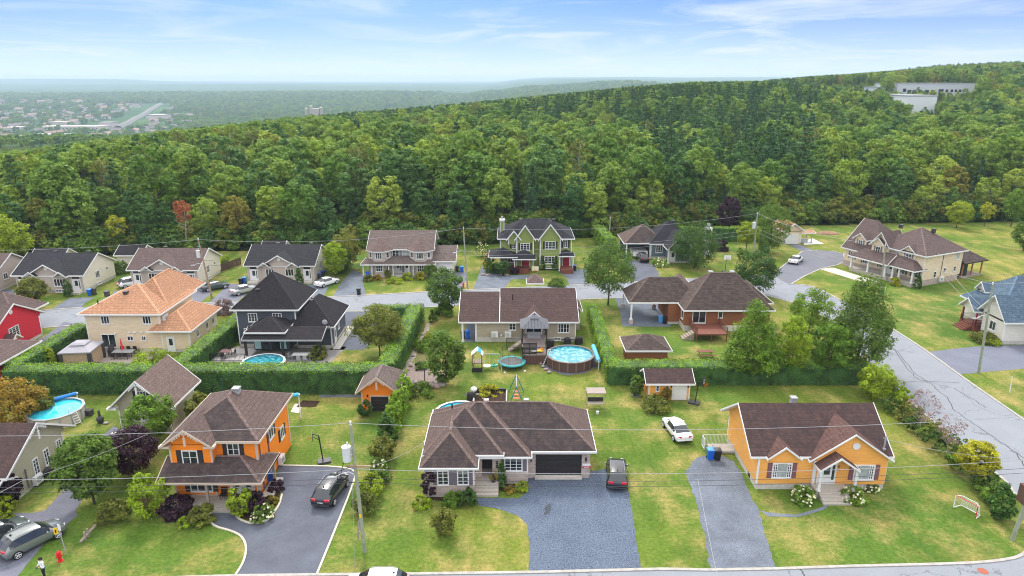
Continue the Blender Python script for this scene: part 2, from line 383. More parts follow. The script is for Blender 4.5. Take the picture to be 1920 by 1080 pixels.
    def bracket(s, face, a, pl, zapex, slope=.8, w=1.0, trim=None):
        """fretwork under a gable peak"""
        loc = (s.X(a), s.Y(pl), zapex) if face in 'FB' else (s.X(pl), s.Y(a), zapex)
        m = MB().box(-.09, .09, -.1, -.02, -1.45, -.75).box(-.13, .13, -.12, -.02, -.75, -.68).box(-.04, .04, -.1, -.02, -.68, -.15)
        for sg in (-1, 1):
            for i in range(5):
                x = sg*(.15+i*w/5); z = -.12-abs(x)*slope
                m.ball((x, -.06, z-.1), .085, .03, .12, 6, 4)
            m.tube((sg*.08, -.06, -.15), (sg*w, -.06, -.15-w*slope), .035, n=4)
        return m.build('gable_bracket', trim or white, s.root, loc, FACE[face])
    def vent(s, x, y, z, mat=None, sz=.32):
        m = MB().box(-sz*.85, sz*.85, -sz*.85, sz*.85, -.5, .05).box(-sz, sz, -sz, sz, .11, .24)
        for sx in (-1, 1):
            for sy in (-1, 1): m.box(sx*sz*.8-.03*sx-.03, sx*sz*.8-.03*sx+.03, sy*sz*.8-.03*sy-.03, sy*sz*.8-.03*sy+.03, .05, .11)
        return m.build('roof_vent', mat or darkgrey, s.root, (s.X(x), s.Y(y), z))
    def pipe(s, x, y, z): return MB().tube((0, 0, -.5), (0, 0, .45), .07, n=8).build('vent_pipe', black, s.root, (s.X(x), s.Y(y), z))
    def heat_pump(s, face, a, z, pl):
        loc = (s.X(a), s.Y(pl), z) if face in 'FB' else (s.X(pl), s.Y(a), z)
        o = MB().box(-.45, .45, -.5, -.12, 0, .75).box(-.4, -.35, -.5, .02, -.06, -.001).box(.35, .4, -.5, .02, -.06, -.001).build('heat_pump', white, s.root, loc, FACE[face])
        m = MB()
        for i in range(12):
            t = 2*math.pi*i/12; t2 = 2*math.pi*(i+1)/12
            for r0 in (.28, .18, .08): m.tube((-.1+r0*math.cos(t), -.52, .38+r0*math.sin(t)), (-.1+r0*math.cos(t2), -.52, .38+r0*math.sin(t2)), .012, n=3)
        m.build('fan_grille', darkgrey, o)
        return o
    def posts(s, pts, z0, z1, r=.09, mat=None):
        for x, y in pts: MB().box(-r, r, -r, r, z0, z1).box(-r*1.5, r*1.5, -r*1.5, r*1.5, z0, z0+.15).build('porch_post', mat or s.trim, s.root, (s.X(x), s.Y(y), 0))
    def steps(s, x0, x1, ytop, z, n, mat, d=.32, dirn=-1, face='F'):
        for i in range(n):
            zt = z*(n-i)/(n+1); ya = ytop+dirn*d*i; yb = ytop+dirn*d*(i+1)
            if face == 'F': s.box('step', mat, x0, x1, min(ya, yb), max(ya, yb), 0, zt)
            else: s.box('step', mat, min(ya, yb), max(ya, yb), x0, x1, 0, zt)
def sroof(name, c, **k):
    g_ = sum(c)/3; c = tuple(.52*f_*(v_*.8+g_*.2) for v_, f_ in zip(c, (1.08, 1.03, .98))) if name not in ('tan_shingles', 'blue_shingles') else sc3(c, .78); m = shingle(name, c, **k); shingle(name+'_cap', sc3(c, 1.55), stain=.1, fleck=.15, streak=False); return m
# ================================================================ terrain
def sst(x):
    x = np.clip(x, 0, 1); return x*x*(3-2*x)
def vnoise(x, y, sc_, seed=0):
    # smooth value noise
    X = np.asarray(x, float)/sc_+seed*17.3; Y = np.asarray(y, float)/sc_+seed*7.1
    xi = np.floor(X); yi = np.floor(Y); fx = X-xi; fy = Y-yi; fx = fx*fx*(3-2*fx); fy = fy*fy*(3-2*fy)
    h = lambda a, b: np.modf(np.abs(np.sin(a*127.1+b*311.7+seed*74.7)*43758.5453))[0]
    return (h(xi, yi)*(1-fx)+h(xi+1, yi)*fx)*(1-fy)+(h(xi, yi+1)*(1-fx)+h(xi+1, yi+1)*fx)*fy
def TH(x, y):
    x = np.asarray(x, float); y = np.asarray(y, float)
    h = 21*sst((y-270)/210)*sst((x+70)/200)
    h -= 20*sst((y-190)/300)*sst((-x-90)/200)
    h -= 5*sst((y-300)/200)*sst((-x+20)/120)*(x > -400)
    h += 22*sst((x-150)/420)*sst((y-470)/230)
    drop = sst((y-540)/800)*(1-sst((x-.35*y+20)/250)*(1-sst((y-1600)/1500)))
    h -= 62*drop
    h *= 1-sst((y-2000)/3000)*.0
    far = sst((y-1900)/2000); h = h+far*(28+14*(vnoise(x, y, 900, 3)-.5))
    h += sst((y-4200)/3600)*(32+16*(vnoise(x, y, 2200, 5)-.5))
    h += sst((y-8200)/2500)*(8+50*sst((-x/y-.42)/.16)*sst((.86+x/y)/.14)*(.5+.5*vnoise(x, y, 3000, 8)) + 16*(vnoise(x, y, 3500, 9)-.4)+14*sst((x/y+.06)/.2))
    h += 3*(vnoise(x, y, 60, 2)-.5)*sst((y-200)/80)
    return h
EDGE = [(-900, 122), (-104, 130), (-76, 140), (-41, 143), (-7, 148), (30, 158), (52, 168), (72, 169), (127, 174), (900, 210)]
def edge(x): return np.interp(x, [e[0] for e in EDGE], [e[1] for e in EDGE])

def lawn_mat():
    b = NB('lawn_grass', .9, .1); v = b.coord('World')
    a = b.noise(v, .035, 4); big = b.ramp(a, [(.38, (.080, .145, .022)), (.52, (.125, .172, .025)), (.66, (.195, .200, .036))])
    d = b.noise(v, .16, 7, .72); c = b.mix(b.ramp(d, [(.465, (0,)*3), (.645, (.85,)*3)]), big, (.36, .27, .10))
    gr = b.noise(b.coord('World', (1, .45, 1)), .28, 4, .6); c = b.mix(b.ramp(gr, [(.48, (0,)*3), (.64, (.65,)*3)]), c, (.050, .105, .012))
    # mower passes
    sp = b.n.new('ShaderNodeSeparateXYZ'); b.l.new(v, sp.inputs[0]); wob = b.math('MULTIPLY', b.noise(v, .05, 2), 5.0)
    st = b.math('SINE', b.math('ADD', b.math('MULTIPLY', sp.outputs[0], 2.6), wob))
    c = b.mix(b.math('MULTIPLY', b.math('ADD', st, 1.0), .13), c, (.07, .13, .01))
    f = b.noise(v, 3.2, 5, .7); f2 = b.noise(v, 14, 2)
    c = b.mix(.75, c, b.mix(1.0, c, b.ramp(f, [(.3, (.55,)*3), (.7, (1.5,)*3)]), 'MULTIPLY'))
    c = b.mix(.5, c, b.mix(1.0, c, b.ramp(f2, [(.3, (.6,)*3), (.7, (1.45,)*3)]), 'MULTIPLY'))
    b.bump(b.math('ADD', f, f2), .5, .12); return b.color(c)
def floor_mat():
    b = NB('forest_floor', .95, .05); v = b.coord('World'); n = b.noise(v, .4, 5)
    return b.color(b.ramp(n, [(.35, (.018, .026, .008)), (.65, (.04, .05, .014))]))
def far_mat():
    b = NB('far_woods_and_fields', .95, .05); v = b.coord('World')
    n = b.noise(v, .004, 8, .7); c = b.ramp(n, [(.3, (.025, .075, .03)), (.5, (.045, .11, .04)), (.62, (.08, .15, .045)), (.75, (.17, .19, .08))])
    m = b.noise(v, .05, 5, .7); c = b.mix(.8, c, b.mix(1.0, c, b.ramp(m, [(.3, (.35,)*3), (.7, (1.5,)*3)]), 'MULTIPLY'))
    b.bump(m, 1.0, 9); return b.color(c)
gm = [lawn_mat(), floor_mat(), far_mat()]
ys = [-160, -60, 0, 40, 80, 120]; yy = 124.0
while yy < 14800: ys.append(yy); yy *= 1.022
ys.append(15000)
us = np.linspace(-1.7, 1.5, 190); V = []; F_ = []; MI = []
YY = np.repeat(np.array(ys), len(us)); XX = np.clip(np.tile(us, len(ys))*(200+np.maximum(YY, 0)), -14000, 14000); ZZ = TH(XX, YY)*sst((YY-edge(XX)+5)/30)
V = np.column_stack([XX, YY, ZZ]).tolist(); nu = len(us)
for j in range(len(ys)-1):
    for i in range(nu-1):
        a = j*nu+i; F_.append((a, a+1, a+nu+1, a+nu)); cx_, cy_ = XX[a]+5, YY[a]+1
        MI.append(0 if cy_ < edge(cx_)-1 else (1 if (cy_ < 620 or (cx_ > .32*cy_ and cy_ < 1300)) else 2))
if True:
    keep = [k for k, f in enumerate(F_) if abs(V[f[0]][0]-V[f[1]][0]) > 1e-3]; F_ = [F_[k] for k in keep]; MI = [MI[k] for k in keep]
ground = link('ground', mesh_from('ground', V, F_, gm, True, MI)); tag(ground, None, None, None, 'structure')

def chaikin(pts, n=2):
    for _ in range(n):
        q = [pts[0]]
        for a, b in zip(pts[:-1], pts[1:]): q += [(a[0]*.75+b[0]*.25, a[1]*.75+b[1]*.25), (a[0]*.25+b[0]*.75, a[1]*.25+b[1]*.75)]
        pts = q+[pts[-1]]
    return pts
def sheet(name, pts, mat, z, px=True, kind='structure', wob=0):
    if px: pts = [P(*p) for p in pts]
    if wob:
        q = []
        for a, b in zip(pts, pts[1:]+pts[:1]):
            k = max(1, int(math.dist(a, b)/.5))
            for i in range(k): t = i/k; q.append((a[0]+(b[0]-a[0])*t+rnd.uniform(-wob, wob), a[1]+(b[1]-a[1])*t+rnd.uniform(-wob, wob)))
        pts = q
    bm = bmesh.new(); f = bm.faces.new([bm.verts.new((x, y, z)) for x, y in pts]); bm.normal_update()
    if f.normal.z < 0: f.normal_flip()
    bmesh.ops.triangulate(bm, faces=[f]); me = bpy.data.meshes.new(name); bm.to_mesh(me); bm.free(); me.materials.append(mat)
    o = link(name, me); 
    if kind: o['kind'] = kind
    return o
def ribbon(pts, wd, z0, z1):
    m = MB(); P2 = [Vector(p).to_2d() for p in pts]; Ls = []
    for i, p in enumerate(P2):
        a = P2[max(0, i-1)]; b = P2[min(len(P2)-1, i+1)]; d = (b-a).normalized(); n = Vector((-d.y, d.x))*wd/2; Ls.append((p+n, p-n))
    for i in range(len(Ls)-1):
        (a, b), (c, d) = Ls[i], Ls[i+1]
        m.poly([(b.x, b.y, z1), (d.x, d.y, z1), (c.x, c.y, z1), (a.x, a.y, z1)])
        if z1-z0 > .02:
            m.poly([(a.x, a.y, z0), (a.x, a.y, z1), (c.x, c.y, z1), (c.x, c.y, z0)]); m.poly([(b.x, b.y, z1), (b.x, b.y, z0), (d.x, d.y, z0), (d.x, d.y, z1)])
    return m
def asphalt(name, c, var=.1, speck=.25, cracks=0.0):
    b = NB(name, .88, .2); v = b.coord('World'); n = b.noise(v, .35, 7, .72); f = b.noise(v, 9, 3, .8)
    col = b.ramp(n, [(.3, sc3(c, 1-var)), (.7, sc3(c, 1+var))])
    col = b.mix(.7, col, b.mix(1.0, col, b.ramp(f, [(.35, (1-speck,)*3), (.65, (1+speck,)*3)]), 'MULTIPLY'))
    if cracks:
        vo = b.n.new('ShaderNodeTexVoronoi'); vo.feature = 'DISTANCE_TO_EDGE'; vo.inputs['Scale'].default_value = .09
        dv = b.n.new('ShaderNodeVectorMath'); dv.operation = 'ADD'; nn = b.n.new('ShaderNodeTexNoise'); nn.inputs['Scale'].default_value = .5; nn.inputs['Detail'].default_value = 5; b.l.new(v, nn.inputs['Vector'])
        sc_ = b.n.new('ShaderNodeVectorMath'); sc_.operation = 'SCALE'; sc_.inputs[3].default_value = 5; b.l.new(nn.outputs[1], sc_.inputs[0]); b.l.new(v, dv.inputs[0]); b.l.new(sc_.outputs[0], dv.inputs[1]); b.l.new(dv.outputs[0], vo.inputs['Vector'])
        col = b.mix(b.math('MULTIPLY', b.math('LESS_THAN', vo.outputs['Distance'], .005), cracks*.7), col, sc3(c, .35))
    b.bump(f, .3, .03); return b.color(col)
road_m = asphalt('road_asphalt', (.225, .24, .265), .08, .14, .75)
cul_m = asphalt('newer_asphalt', (.15, .155, .18), .1, .15)
drive_m = asphalt('driveway_asphalt', (.10, .108, .135), .2, .2)
driveg_m = asphalt('worn_asphalt', (.145, .15, .185), .18, .2, .4)
gravel_m = asphalt('blue_grey_gravel', (.095, .12, .165), .16, .95)
gravel2_m = asphalt('pale_gravel', (.13, .148, .18), .3, .5)
soil_m = plain('garden_soil', (.05, .032, .022), .95, .05, var=.35, nscale=3)
paver_m = plain('pale_pavers', (.36, .30, .26), .85, .2, var=.12, nscale=2)

W_edge = [(1820, 1056), (1870, 1052.5), (1920, 1043)]
W_in = [P(*p) for p in W_edge]+[(42.0, 46.3), (43.6, 49.0), (44.4, 52.5)]+[P(*p) for p in ((1890, 905), (1847, 872), (1800, 832), (1740, 782), (1684, 734), (1640, 693), (1615, 670), (1590, 635), (1560, 604), (1530, 584), (1490, 568), (1436, 554))]
E_in = [P(*p) for p in ((1483, 533), (1508, 534), (1531, 539), (1563, 556), (1626, 588), (1690, 627), (1739, 659), (1818, 717), (1920, 787))]+[(54.6, 56), (55.5, 50), (59, 46.5), (66, 45.8)]
far_in = [P(*p) for p in ((-60, 590), (60, 583), (150, 577), (250, 574), (349, 570), (595, 558), (678, 554), (806, 547), (936, 541), (1069, 535), (1178, 529), (1234, 526), (1340, 520), (1447, 515.5))]
near_in = [P(*p) for p in ((1380, 554), (1300, 555), (1167, 559), (1105, 561), (960, 567), (865, 572.5), (788, 577), (695, 584), (560, 585), (400, 590), (250, 600), (151, 609), (0, 622), (-80, 630))]
south = [(-90, 40.6), (-40, 41.0), P(440, 1080), P(600, 1078), P(770, 1076.5), P(1000, 1073.5), P(1240, 1067.5), P(1330, 1069), P(1452, 1067), P(1600, 1062), P(1750, 1058.5)]
W_s = chaikin(W_in, 2); E_s = chaikin(E_in, 2)
road = sheet('road', [(-90, 24), (-90, 40.6)]+south[1:]+W_s+near_in+far_in+E_s+[(66, 24)], road_m, .004, px=False)
culpx = [(1447.4, 515.5), (1475.6, 492.6), (1503.7, 471.9), (1533, 469), (1560, 470.5), (1582, 476), (1584, 490), (1570, 497), (1537.8, 504.4), (1508, 518), (1481.5, 534)]
cul = sheet('cul_de_sac', culpx, cul_m, .008)
km = MB()
def kerb(pts, wd=.26, z1=.07):
    r = ribbon(pts, wd, 0, z1); n = len(km.v); km.v.extend(r.v); km.f.extend([tuple(i+n for i in f) for f in r.f])
kerb(south+[W_s[0]]); kerb(W_s); kerb(near_in); kerb(far_in); kerb(E_s)
kerb([P(*p) for p in culpx[:4]]); kerb([P(*p) for p in culpx[4:]])
tag(km.build('kerb', plain('kerb_concrete', (.36, .34, .31), .85, .2, var=.18, nscale=2)), None, None, None, 'structure')
# tar filled cracks wandering along the street
for pts in ([(1640, 610), (1660, 640), (1690, 668), (1715, 700), (1745, 720), (1775, 745), (1790, 770), (1835, 800), (1875, 828), (1925, 862)], [(1685, 716), (1740, 716), (1800, 718)], [(1668, 642), (1700, 690), (1722, 712), (1756, 716)], [(1490, 545), (1540, 560), (1600, 590), (1640, 612)], [(1500, 1064), (1508, 1080)], [(1895, 845), (1905, 850), (1925, 880)], [(1790, 728), (1830, 752), (1850, 765)]):
    q = []
    for a, b in zip(pts[:-1], pts[1:]):
        for i in range(6): t = i/6; q.append((a[0]+(b[0]-a[0])*t+rnd.uniform(-1.6, 1.6), a[1]+(b[1]-a[1])*t+rnd.uniform(-.8, .8)))
    q.append(pts[-1]); o = ribbon([P(*p) for p in q], .09, 0, .009).build('road_crack', black); o.parent = road
MB().tube((0, 0, .0), (0, 0, .012), .36, n=20).build('manhole_cover', plain('rusty_iron', (.32, .10, .06), .8), road, (P(1843, 1071)[0], P(1843, 1071)[1], .004))

drives = [
 ('driveway', [(992, 1074), (993, 1020), (988, 985), (972, 968), (940, 955), (905, 950), (893, 945), (893, 934), (935, 934), (975, 934), (986, 920), (988, 893), (1105, 897), (1108, 884), (1135, 880), (1172, 890), (1180, 930), (1190, 990), (1203, 1069)], gravel_m, .06),
 ('driveway', [(1331, 1068.5), (1322, 1005), (1303, 935), (1284, 885), (1305, 858), (1340, 850), (1378, 866), (1398, 905), (1422, 960), (1440, 1015), (1452, 1066)], gravel2_m, .12),
 ('path', [(1424, 957), (1450, 962), (1490, 965), (1530, 955), (1556, 944), (1550, 953), (1530, 960), (1495, 970), (1440, 968)], gravel2_m, .05),
 ('driveway', [(441, 1080), (457, 1055), (463, 1028), (455, 1007), (435, 996), (402, 988), (391, 974), (398, 958), (439, 958), (443, 970), (471, 982), (500, 978), (524, 945), (529, 927), (520, 900), (522, 873), (669, 876), (664, 905), (630, 990), (594, 1078)], drive_m, 0),
 ('driveway', [(30, 1084), (90, 1010), (147, 966), (141, 960), (165, 915), (204, 868), (228, 838), (226, 805), (212, 799), (180, 830), (140, 880), (114, 925), (85, 957), (60, 962), (0, 962), (-80, 990), (-120, 1084)], driveg_m, .03),
 ('driveway', [(617, 656), (681, 656), (715, 630), (760, 606), (755, 592), (697, 584.5), (646, 585.5), (648, 618), (632, 644)], drive_m, 0),
 ('driveway', [(98, 579), (130, 559), (178, 557), (160, 568), (152, 576.5)], gravel2_m, .05),
 ('driveway', [(205, 573), (213, 546), (247, 541), (250, 558), (248, 573)], driveg_m, 0),
 ('driveway', [(349, 569.7), (375, 569), (409, 538), (406, 529), (360, 542), (335, 552)], driveg_m, 0),
 ('driveway', [(393, 567), (429, 532), (482, 534), (450, 561), (445, 565)], driveg_m, 0),
 ('driveway', [(566, 540), (585, 533), (621, 529), (612, 545), (606.6, 557.5), (560, 559.5)], gravel2_m, .03),
 ('driveway', [(624, 556.5), (640, 530), (661, 507), (683.6, 514), (680, 529), (686.5, 553.5)], gravel2_m, .1),
 ('driveway', [(803, 547), (818, 519), (849, 510), (875.5, 510), (868, 543.5)], driveg_m, 0),
 ('driveway', [(887, 543.5), (896, 520), (904, 498), (915, 505), (957, 516), (1007, 516), (1008, 522), (960, 524), (945, 540.5)], gravel2_m, .06),
 ('driveway', [(1068, 535), (1062, 520), (1046, 508), (1100, 504), (1102, 533)], gravel2_m, .04),
 ('driveway', [(1173, 485), (1223.7, 494), (1235, 512), (1236, 526), (1185, 529), (1176, 502)], drive_m, 0),
 ('driveway', [(1154, 560), (1164, 590), (1167, 612), (1256, 613), (1280, 556)], gravel2_m, .06),
 ('driveway', [(1480, 458.5), (1500, 458.5), (1527, 470), (1504, 471.5)], driveg_m, 0),
 ('driveway', [(1740, 660), (1780, 655), (1826, 650), (1920, 646.5), (2020, 646), (2020, 692), (1920, 691), (1800, 702)], asphalt('blue_asphalt', (.15, .16, .20), .1, .3), .04),
 ('driveway', [(44, 650), (60, 657), (118, 628), (152, 609), (120, 604), (85, 630)], driveg_m, 0),
 ('driveway', [(-40, 592), (0, 586), (58, 566), (78, 556), (30, 542), (-60, 545)], drive_m, 0),
 ('path', [(1537, 504.5), (1563, 502), (1650, 529), (1636, 531.5), (1600, 524)], concrete, 0),
 ('patio', [(1506, 452.6), (1523, 447), (1545, 457), (1508, 459)], white, 0),
 ('patio', [(165, 684), (260, 684), (304, 662), (312, 654), (198, 650), (170, 660)], paver_m, 0),
 ('patio', [(545, 772), (553, 757), (569, 757), (560, 775)], concrete, 0),
 ('patio', [(405, 690), (440, 650), (650, 650), (610, 690)], plain('grey_pavers', (.26, .24, .23), .85, var=.15), 0),
 ('gravel_patch', [(755, 722), (762, 694), (775, 680), (812, 682), (832, 700), (832, 718)], plain('pinkish_gravel', (.23, .18, .16), .95, var=.35, nscale=5), .05),
 ('garden_bed', [(778, 690), (783, 650), (800, 620), (812, 625), (812, 655), (806, 690)], plain('dry_earth', (.13, .12, .04), .95, var=.4, nscale=3), .12),
 ('garden_bed', [(555, 764), (568, 751), (600, 752), (592, 763)], soil_m, .03),
 ('garden_bed', [(795, 937), (800, 931), (893, 931), (893, 944), (860, 942)], soil_m, .06),
 ('garden_bed', [(938, 922), (938, 908), (975, 905), (988, 905), (986, 918)], soil_m, .05),
 ('garden_bed', [(448, 968), (455, 955), (480, 925), (500, 905), (518, 905), (526, 925), (518, 945), (498, 974), (473, 978)], soil_m, .05),
 ('garden_bed', [(240, 955), (300, 962), (345, 985), (385, 975), (396, 955), (330, 935), (255, 930)], soil_m, .1),
 ('gravel_patch', [(1020, 690), (1060, 704), (1095, 700), (1118, 688), (1118, 660), (1030, 664)], gravel2_m, .05),
 ('gravel_path', [(600, 745), (700, 745), (700, 740), (600, 740)], gravel2_m, .03),
 ('gravel_path', [(700, 852), (760, 758), (767, 740), (758, 735), (752, 760)], plain('edging_gravel', (.22, .2, .17), .95, var=.3), .03),
 ('garden_bed', [(755, 695), (775, 655), (795, 620), (800, 606), (806, 606), (803, 625), (785, 660), (768, 690)], plain('stone_border', (.26, .22, .18), .95, var=.45, nscale=2), .08),
 ('gravel_patch', [(1188, 745), (1180, 728), (1187, 715), (1200, 745)], gravel2_m, .03),
]
for k, (n_, pts, m_, wb) in enumerate(drives): sheet(n_, pts, m_, .012+.004*(k % 2) + (.012 if n_ in ('garden_bed',) else 0), wob=wb)
sheet('oil_stain', [(1020, 966), (1022, 952), (1030, 944), (1034, 950), (1029, 962)], plain('oily_gravel', (.045, .055, .07), .8, var=.4, nscale=6), .024, wob=.08)
sheet('carport_floor', [(-6.9, 88.8), (-5.05, 88.8), (-5.05, 104.9), (-6.9, 104.9)], gravel2_m, .012, px=False)
# pale edging along the dark asphalt driveway, the planting bed and the drive behind
edm = MB()
for pts in ([(441, 1080), (457, 1055), (463, 1028), (455, 1007), (435, 996), (402, 988), (391, 974), (396, 960)], [(443, 968), (450, 975), (471, 983), (500, 979), (513, 962), (524, 947), (529, 927)], [(522, 873), (669, 876), (664, 905), (630, 990), (594, 1078)]):
    r = ribbon(chaikin([P(*p) for p in pts], 2), .16, 0, .09); n = len(edm.v); edm.v += r.v; edm.f += [tuple(i+n for i in f) for f in r.f]
tag(edm.build('kerb_edging', plain('pale_edging', (.55, .5, .4), .8)), None, None, None, 'structure')
# distant highway climbing the far side of the valley
hw = [(218, 215, 1750), (240, 202, 2000), (262, 192, 2300), (285, 184, 2700), (300, 180, 3000)]
def PZ(px, py, Y):
    u = (px-960)/FPX; v = (py-540)/FPX; s, c = math.sin(PITCH), math.cos(PITCH); t = Y/(c-v*s); return (u*t, Y, CAM_H+(-s-v*c)*t)
m = MB(); pr_ = None
hp = []
for px, py, Y in hw:
    x = PZ(px, py, Y)[0]; hp.append((x, Y))
hp = chaikin(hp, 2)
for (x, y), (x2, y2) in zip(hp[:-1], hp[1:]):
    za, zb = float(TH(x, y))+7, float(TH(x2, y2))+7
    m.poly([(x-5, y, za), (x+5, y, za), (x2+5, y2, zb), (x2-5, y2, zb)])
    m.poly([(x-11, y, za-6), (x-5, y, za-.1), (x2-5, y2, zb-.1), (x2-11, y2, zb-6)]).poly([(x+5, y, za-.1), (x+11, y, za-6), (x2+11, y2, zb-6), (x2+5, y2, zb-.1)])
tag(m.build('highway', plain('pale_highway', (.17, .165, .15), .9)), None, None, None, 'structure')
# haze: closed box, sky outside
hb = MB().box(-14300, 14300, -400, 15300, float(ZZ.min())-1, max(float(ZZ.max())+3, 72))
hm = bpy.data.materials.new('haze'); hm.use_nodes = True; hn = hm.node_tree; hn.nodes.clear()
ho = hn.nodes.new('ShaderNodeOutputMaterial'); hv = hn.nodes.new('ShaderNodeVolumePrincipled'); hv.inputs['Density'].default_value = .00013; hv.inputs['Color'].default_value = (.64, .82, .95, 1); hv.inputs['Anisotropy'].default_value = 0
hn.links.new(hv.outputs[0], ho.inputs[1])
haze = hb.build('haze', hm); haze['kind'] = 'stuff'; haze.visible_shadow = True
# ================================================================ buildings
S_beige = siding('beige_siding', (.60, .53, .46), .3); S_orange = siding('orange_siding', (.80, .215, .018), .15); S_yellow = siding('ochre_siding', (.74, .35, .085), .15)
S_tan = siding('taupe_siding', (.34, .29, .22), .2); S_brick = stone('orange_brown_brick', (.34, .125, .055), (.27, .095, .04), (.2, .09, .05), .22, .09)
S_dark = siding('charcoal_siding', (.068, .076, .092), .15); S_cream = siding('cream_siding', (.62, .50, .35), .18); S_pink = stone('pale_pink_brick', (.50, .41, .37), (.44, .36, .33), (.5, .45, .4), .22, .09)
S_pale = siding('pale_cream_siding', (.60, .55, .46), .2); S_green = siding('green_siding', (.21, .255, .075), .14); S_blue = siding('slate_blue_siding', (.11, .145, .175), .16)
S_sage = siding('sage_siding', (.34, .32, .235), .22); S_red = siding('red_siding', (.50, .022, .04), .2); S_stone = stone('pink_grey_stone', (.50, .41, .36), (.33, .26, .235), (.52, .46, .41), .42, .19)
S_white = siding('off_white_siding', (.60, .57, .50), .2); S_grey = siding('grey_siding', (.20, .21, .22), .15); S_bsiding = siding('brown_panel', (.06, .04, .03), .3)
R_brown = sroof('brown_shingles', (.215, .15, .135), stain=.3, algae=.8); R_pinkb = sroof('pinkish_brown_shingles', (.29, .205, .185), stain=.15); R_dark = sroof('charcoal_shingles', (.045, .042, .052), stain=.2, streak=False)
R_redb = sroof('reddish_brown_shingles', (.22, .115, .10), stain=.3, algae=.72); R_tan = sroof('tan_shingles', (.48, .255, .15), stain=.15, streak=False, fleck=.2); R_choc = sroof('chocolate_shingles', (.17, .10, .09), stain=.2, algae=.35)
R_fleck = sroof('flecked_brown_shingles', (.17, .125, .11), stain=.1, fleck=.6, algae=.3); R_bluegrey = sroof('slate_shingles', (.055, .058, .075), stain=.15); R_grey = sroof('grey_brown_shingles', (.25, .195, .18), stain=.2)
R_blue = sroof('blue_shingles', (.12, .175, .235), stain=.2, fleck=.4); R_mauve = sroof('mauve_brown_shingles', (.21, .15, .145), stain=.25); R_orab = sroof('old_brown_shingles', (.165, .125, .12), stain=.4)
sh_purple = plain('purple_grey_shutter', (.14, .12, .15), .6); sh_dark = plain('black_brown_shutter', (.035, .03, .03), .6); sh_maroon = plain('maroon_shutter', (.20, .09, .10), .6); sh_grey = plain('grey_shutter', (.16, .15, .15), .6)
D_black = plain('black_door', (.03, .027, .027), .5, var=.1); D_maroon = plain('maroon_door', (.28, .01, .04), .4); deck_g = plain('greyish_deck', (.40, .36, .31), .8, var=.12)

# ---- stone and beige bungalow (nearest, centre)
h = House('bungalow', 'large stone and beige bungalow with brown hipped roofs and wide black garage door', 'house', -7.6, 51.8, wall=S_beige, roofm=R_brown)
def lowstone(x0, x1, y0, y1, z1=1.15):
    h.box('foundation', concrete, x0+.03, x1-.03, y0+.03, y1-.03, -.1, .3); h.box('stone_wall', S_stone, x0-.04, x1+.04, y0-.04, y1, .3, z1); h.box('stone_sill', trimtan, x0-.06, x1+.06, y0-.06, y1, z1, z1+.07)
lowstone(-7.55, -3.3, 51.8, 56); h.walls(-7.55, -3.3, 51.8, 56, 3.0, 1.22, corners=True)
h.box('wall', S_beige, -7.5, 1.4, 56, 61.9, 0, 3.0)
h.box('stone_wall', S_stone, -3.26, -2.72, 53.9, 57, .0, 3.15); h.box('stone_wall', S_stone, -2.72, -1.9, 54.35, 57, 0, 1e-1)
h.box('stone_wall', S_stone, -1.75, -.95, 53.75, 57, 0, 3.15); h.box('stone_wall', S_stone, -2.72, -1.75, 55.3, 57, .1, 3.15)
# arched head over the recessed door
m = MB(); pts = [(-2.72, 3.15), (-2.72, 2.55)]+[(-2.235+.485*math.cos(t), 2.55+.3*math.sin(t)) for t in np.linspace(math.pi, 0, 9)]+[(-1.75, 2.55), (-1.75, 3.15)]
m.ext([(h.X(x), z) for x, z in pts], 'y', h.Y(53.95), h.Y(54.3)); m.build('stone_arch', S_stone, h.root)
h.door('F', -2.235, .75, 55.24, .92, 1.95, D_black, D_black, lite=False)
lowstone(-.95, 1.42, 53.85, 58, 1.15); h.box('wall', S_beige, -.95, 1.42, 53.85, 58, 1.22, 2.95)
h.box('corner_board', white, 1.3, 1.44, 53.82, 53.85, 1.22, 2.95)
h.box('foundation', concrete, 1.45, 7.05, 54.86, 62, -.1, .25)
h.box('stone_wall', S_stone, 1.42, 2.15, 54.8, 55.1, 0, 2.95); h.box('stone_wall', S_stone, 6.35, 7.1, 54.8, 55.1, 0, 2.95); h.box('stone_wall', S_stone, 2.15, 6.35, 54.8, 55.1, 2.45, 2.95); h.box('wall', S_beige, 1.5, 7.08, 55.1, 61.9, 0, 2.95)
h.gdoor('F', 4.25, .14, 54.98, 4.1, 2.25, D_black, D_black)
h.box('apron', concrete, 2.1, 6.4, 54.55, 54.95, -.05, .12)
for a in (-5.98, -4.25): h.win('F', a, 2.0, 51.8, 1.0, 1.45, 2, 4, sh_purple, sw=.32)
h.win('F', .12, 2.05, 53.85, 1.62, 1.35, 3, 4, None)
for x in (-.9, 1.15): MB().box(-.17, .17, -.05, .01, -.7, .7).build('shutter', sh_purple, h.root, (h.X(x), h.Y(53.85), 2.05))
h.box('porch_slab', deck_g, -3.28, -1.2, 52.9, 55.3, .0, .72)
h.steps(-3.25, -1.2, 52.9, .72, 3, deck_g, .34)
h.roof(-7.9, 7.55, 54.3, 62.4, 3.05, 2.95); h.roof(-7.95, 1.74, 53.35, 62.4, 3.05, 3.15); h.roof(-7.93, -.74, 53.25, 61.0, 3.3, 2.85, 'hh', 'x'); h.roof(-7.99, -2.93, 51.5, 59.5, 3.08, 2.15, 'hh', 'y')
h.pipe(-5.7, 58.8, 5.1)
for x, y, z in ((-2.5, 60.3, 5.0), (1.4, 60.8, 4.8)): h.vent(x, y, z, grey, .24)
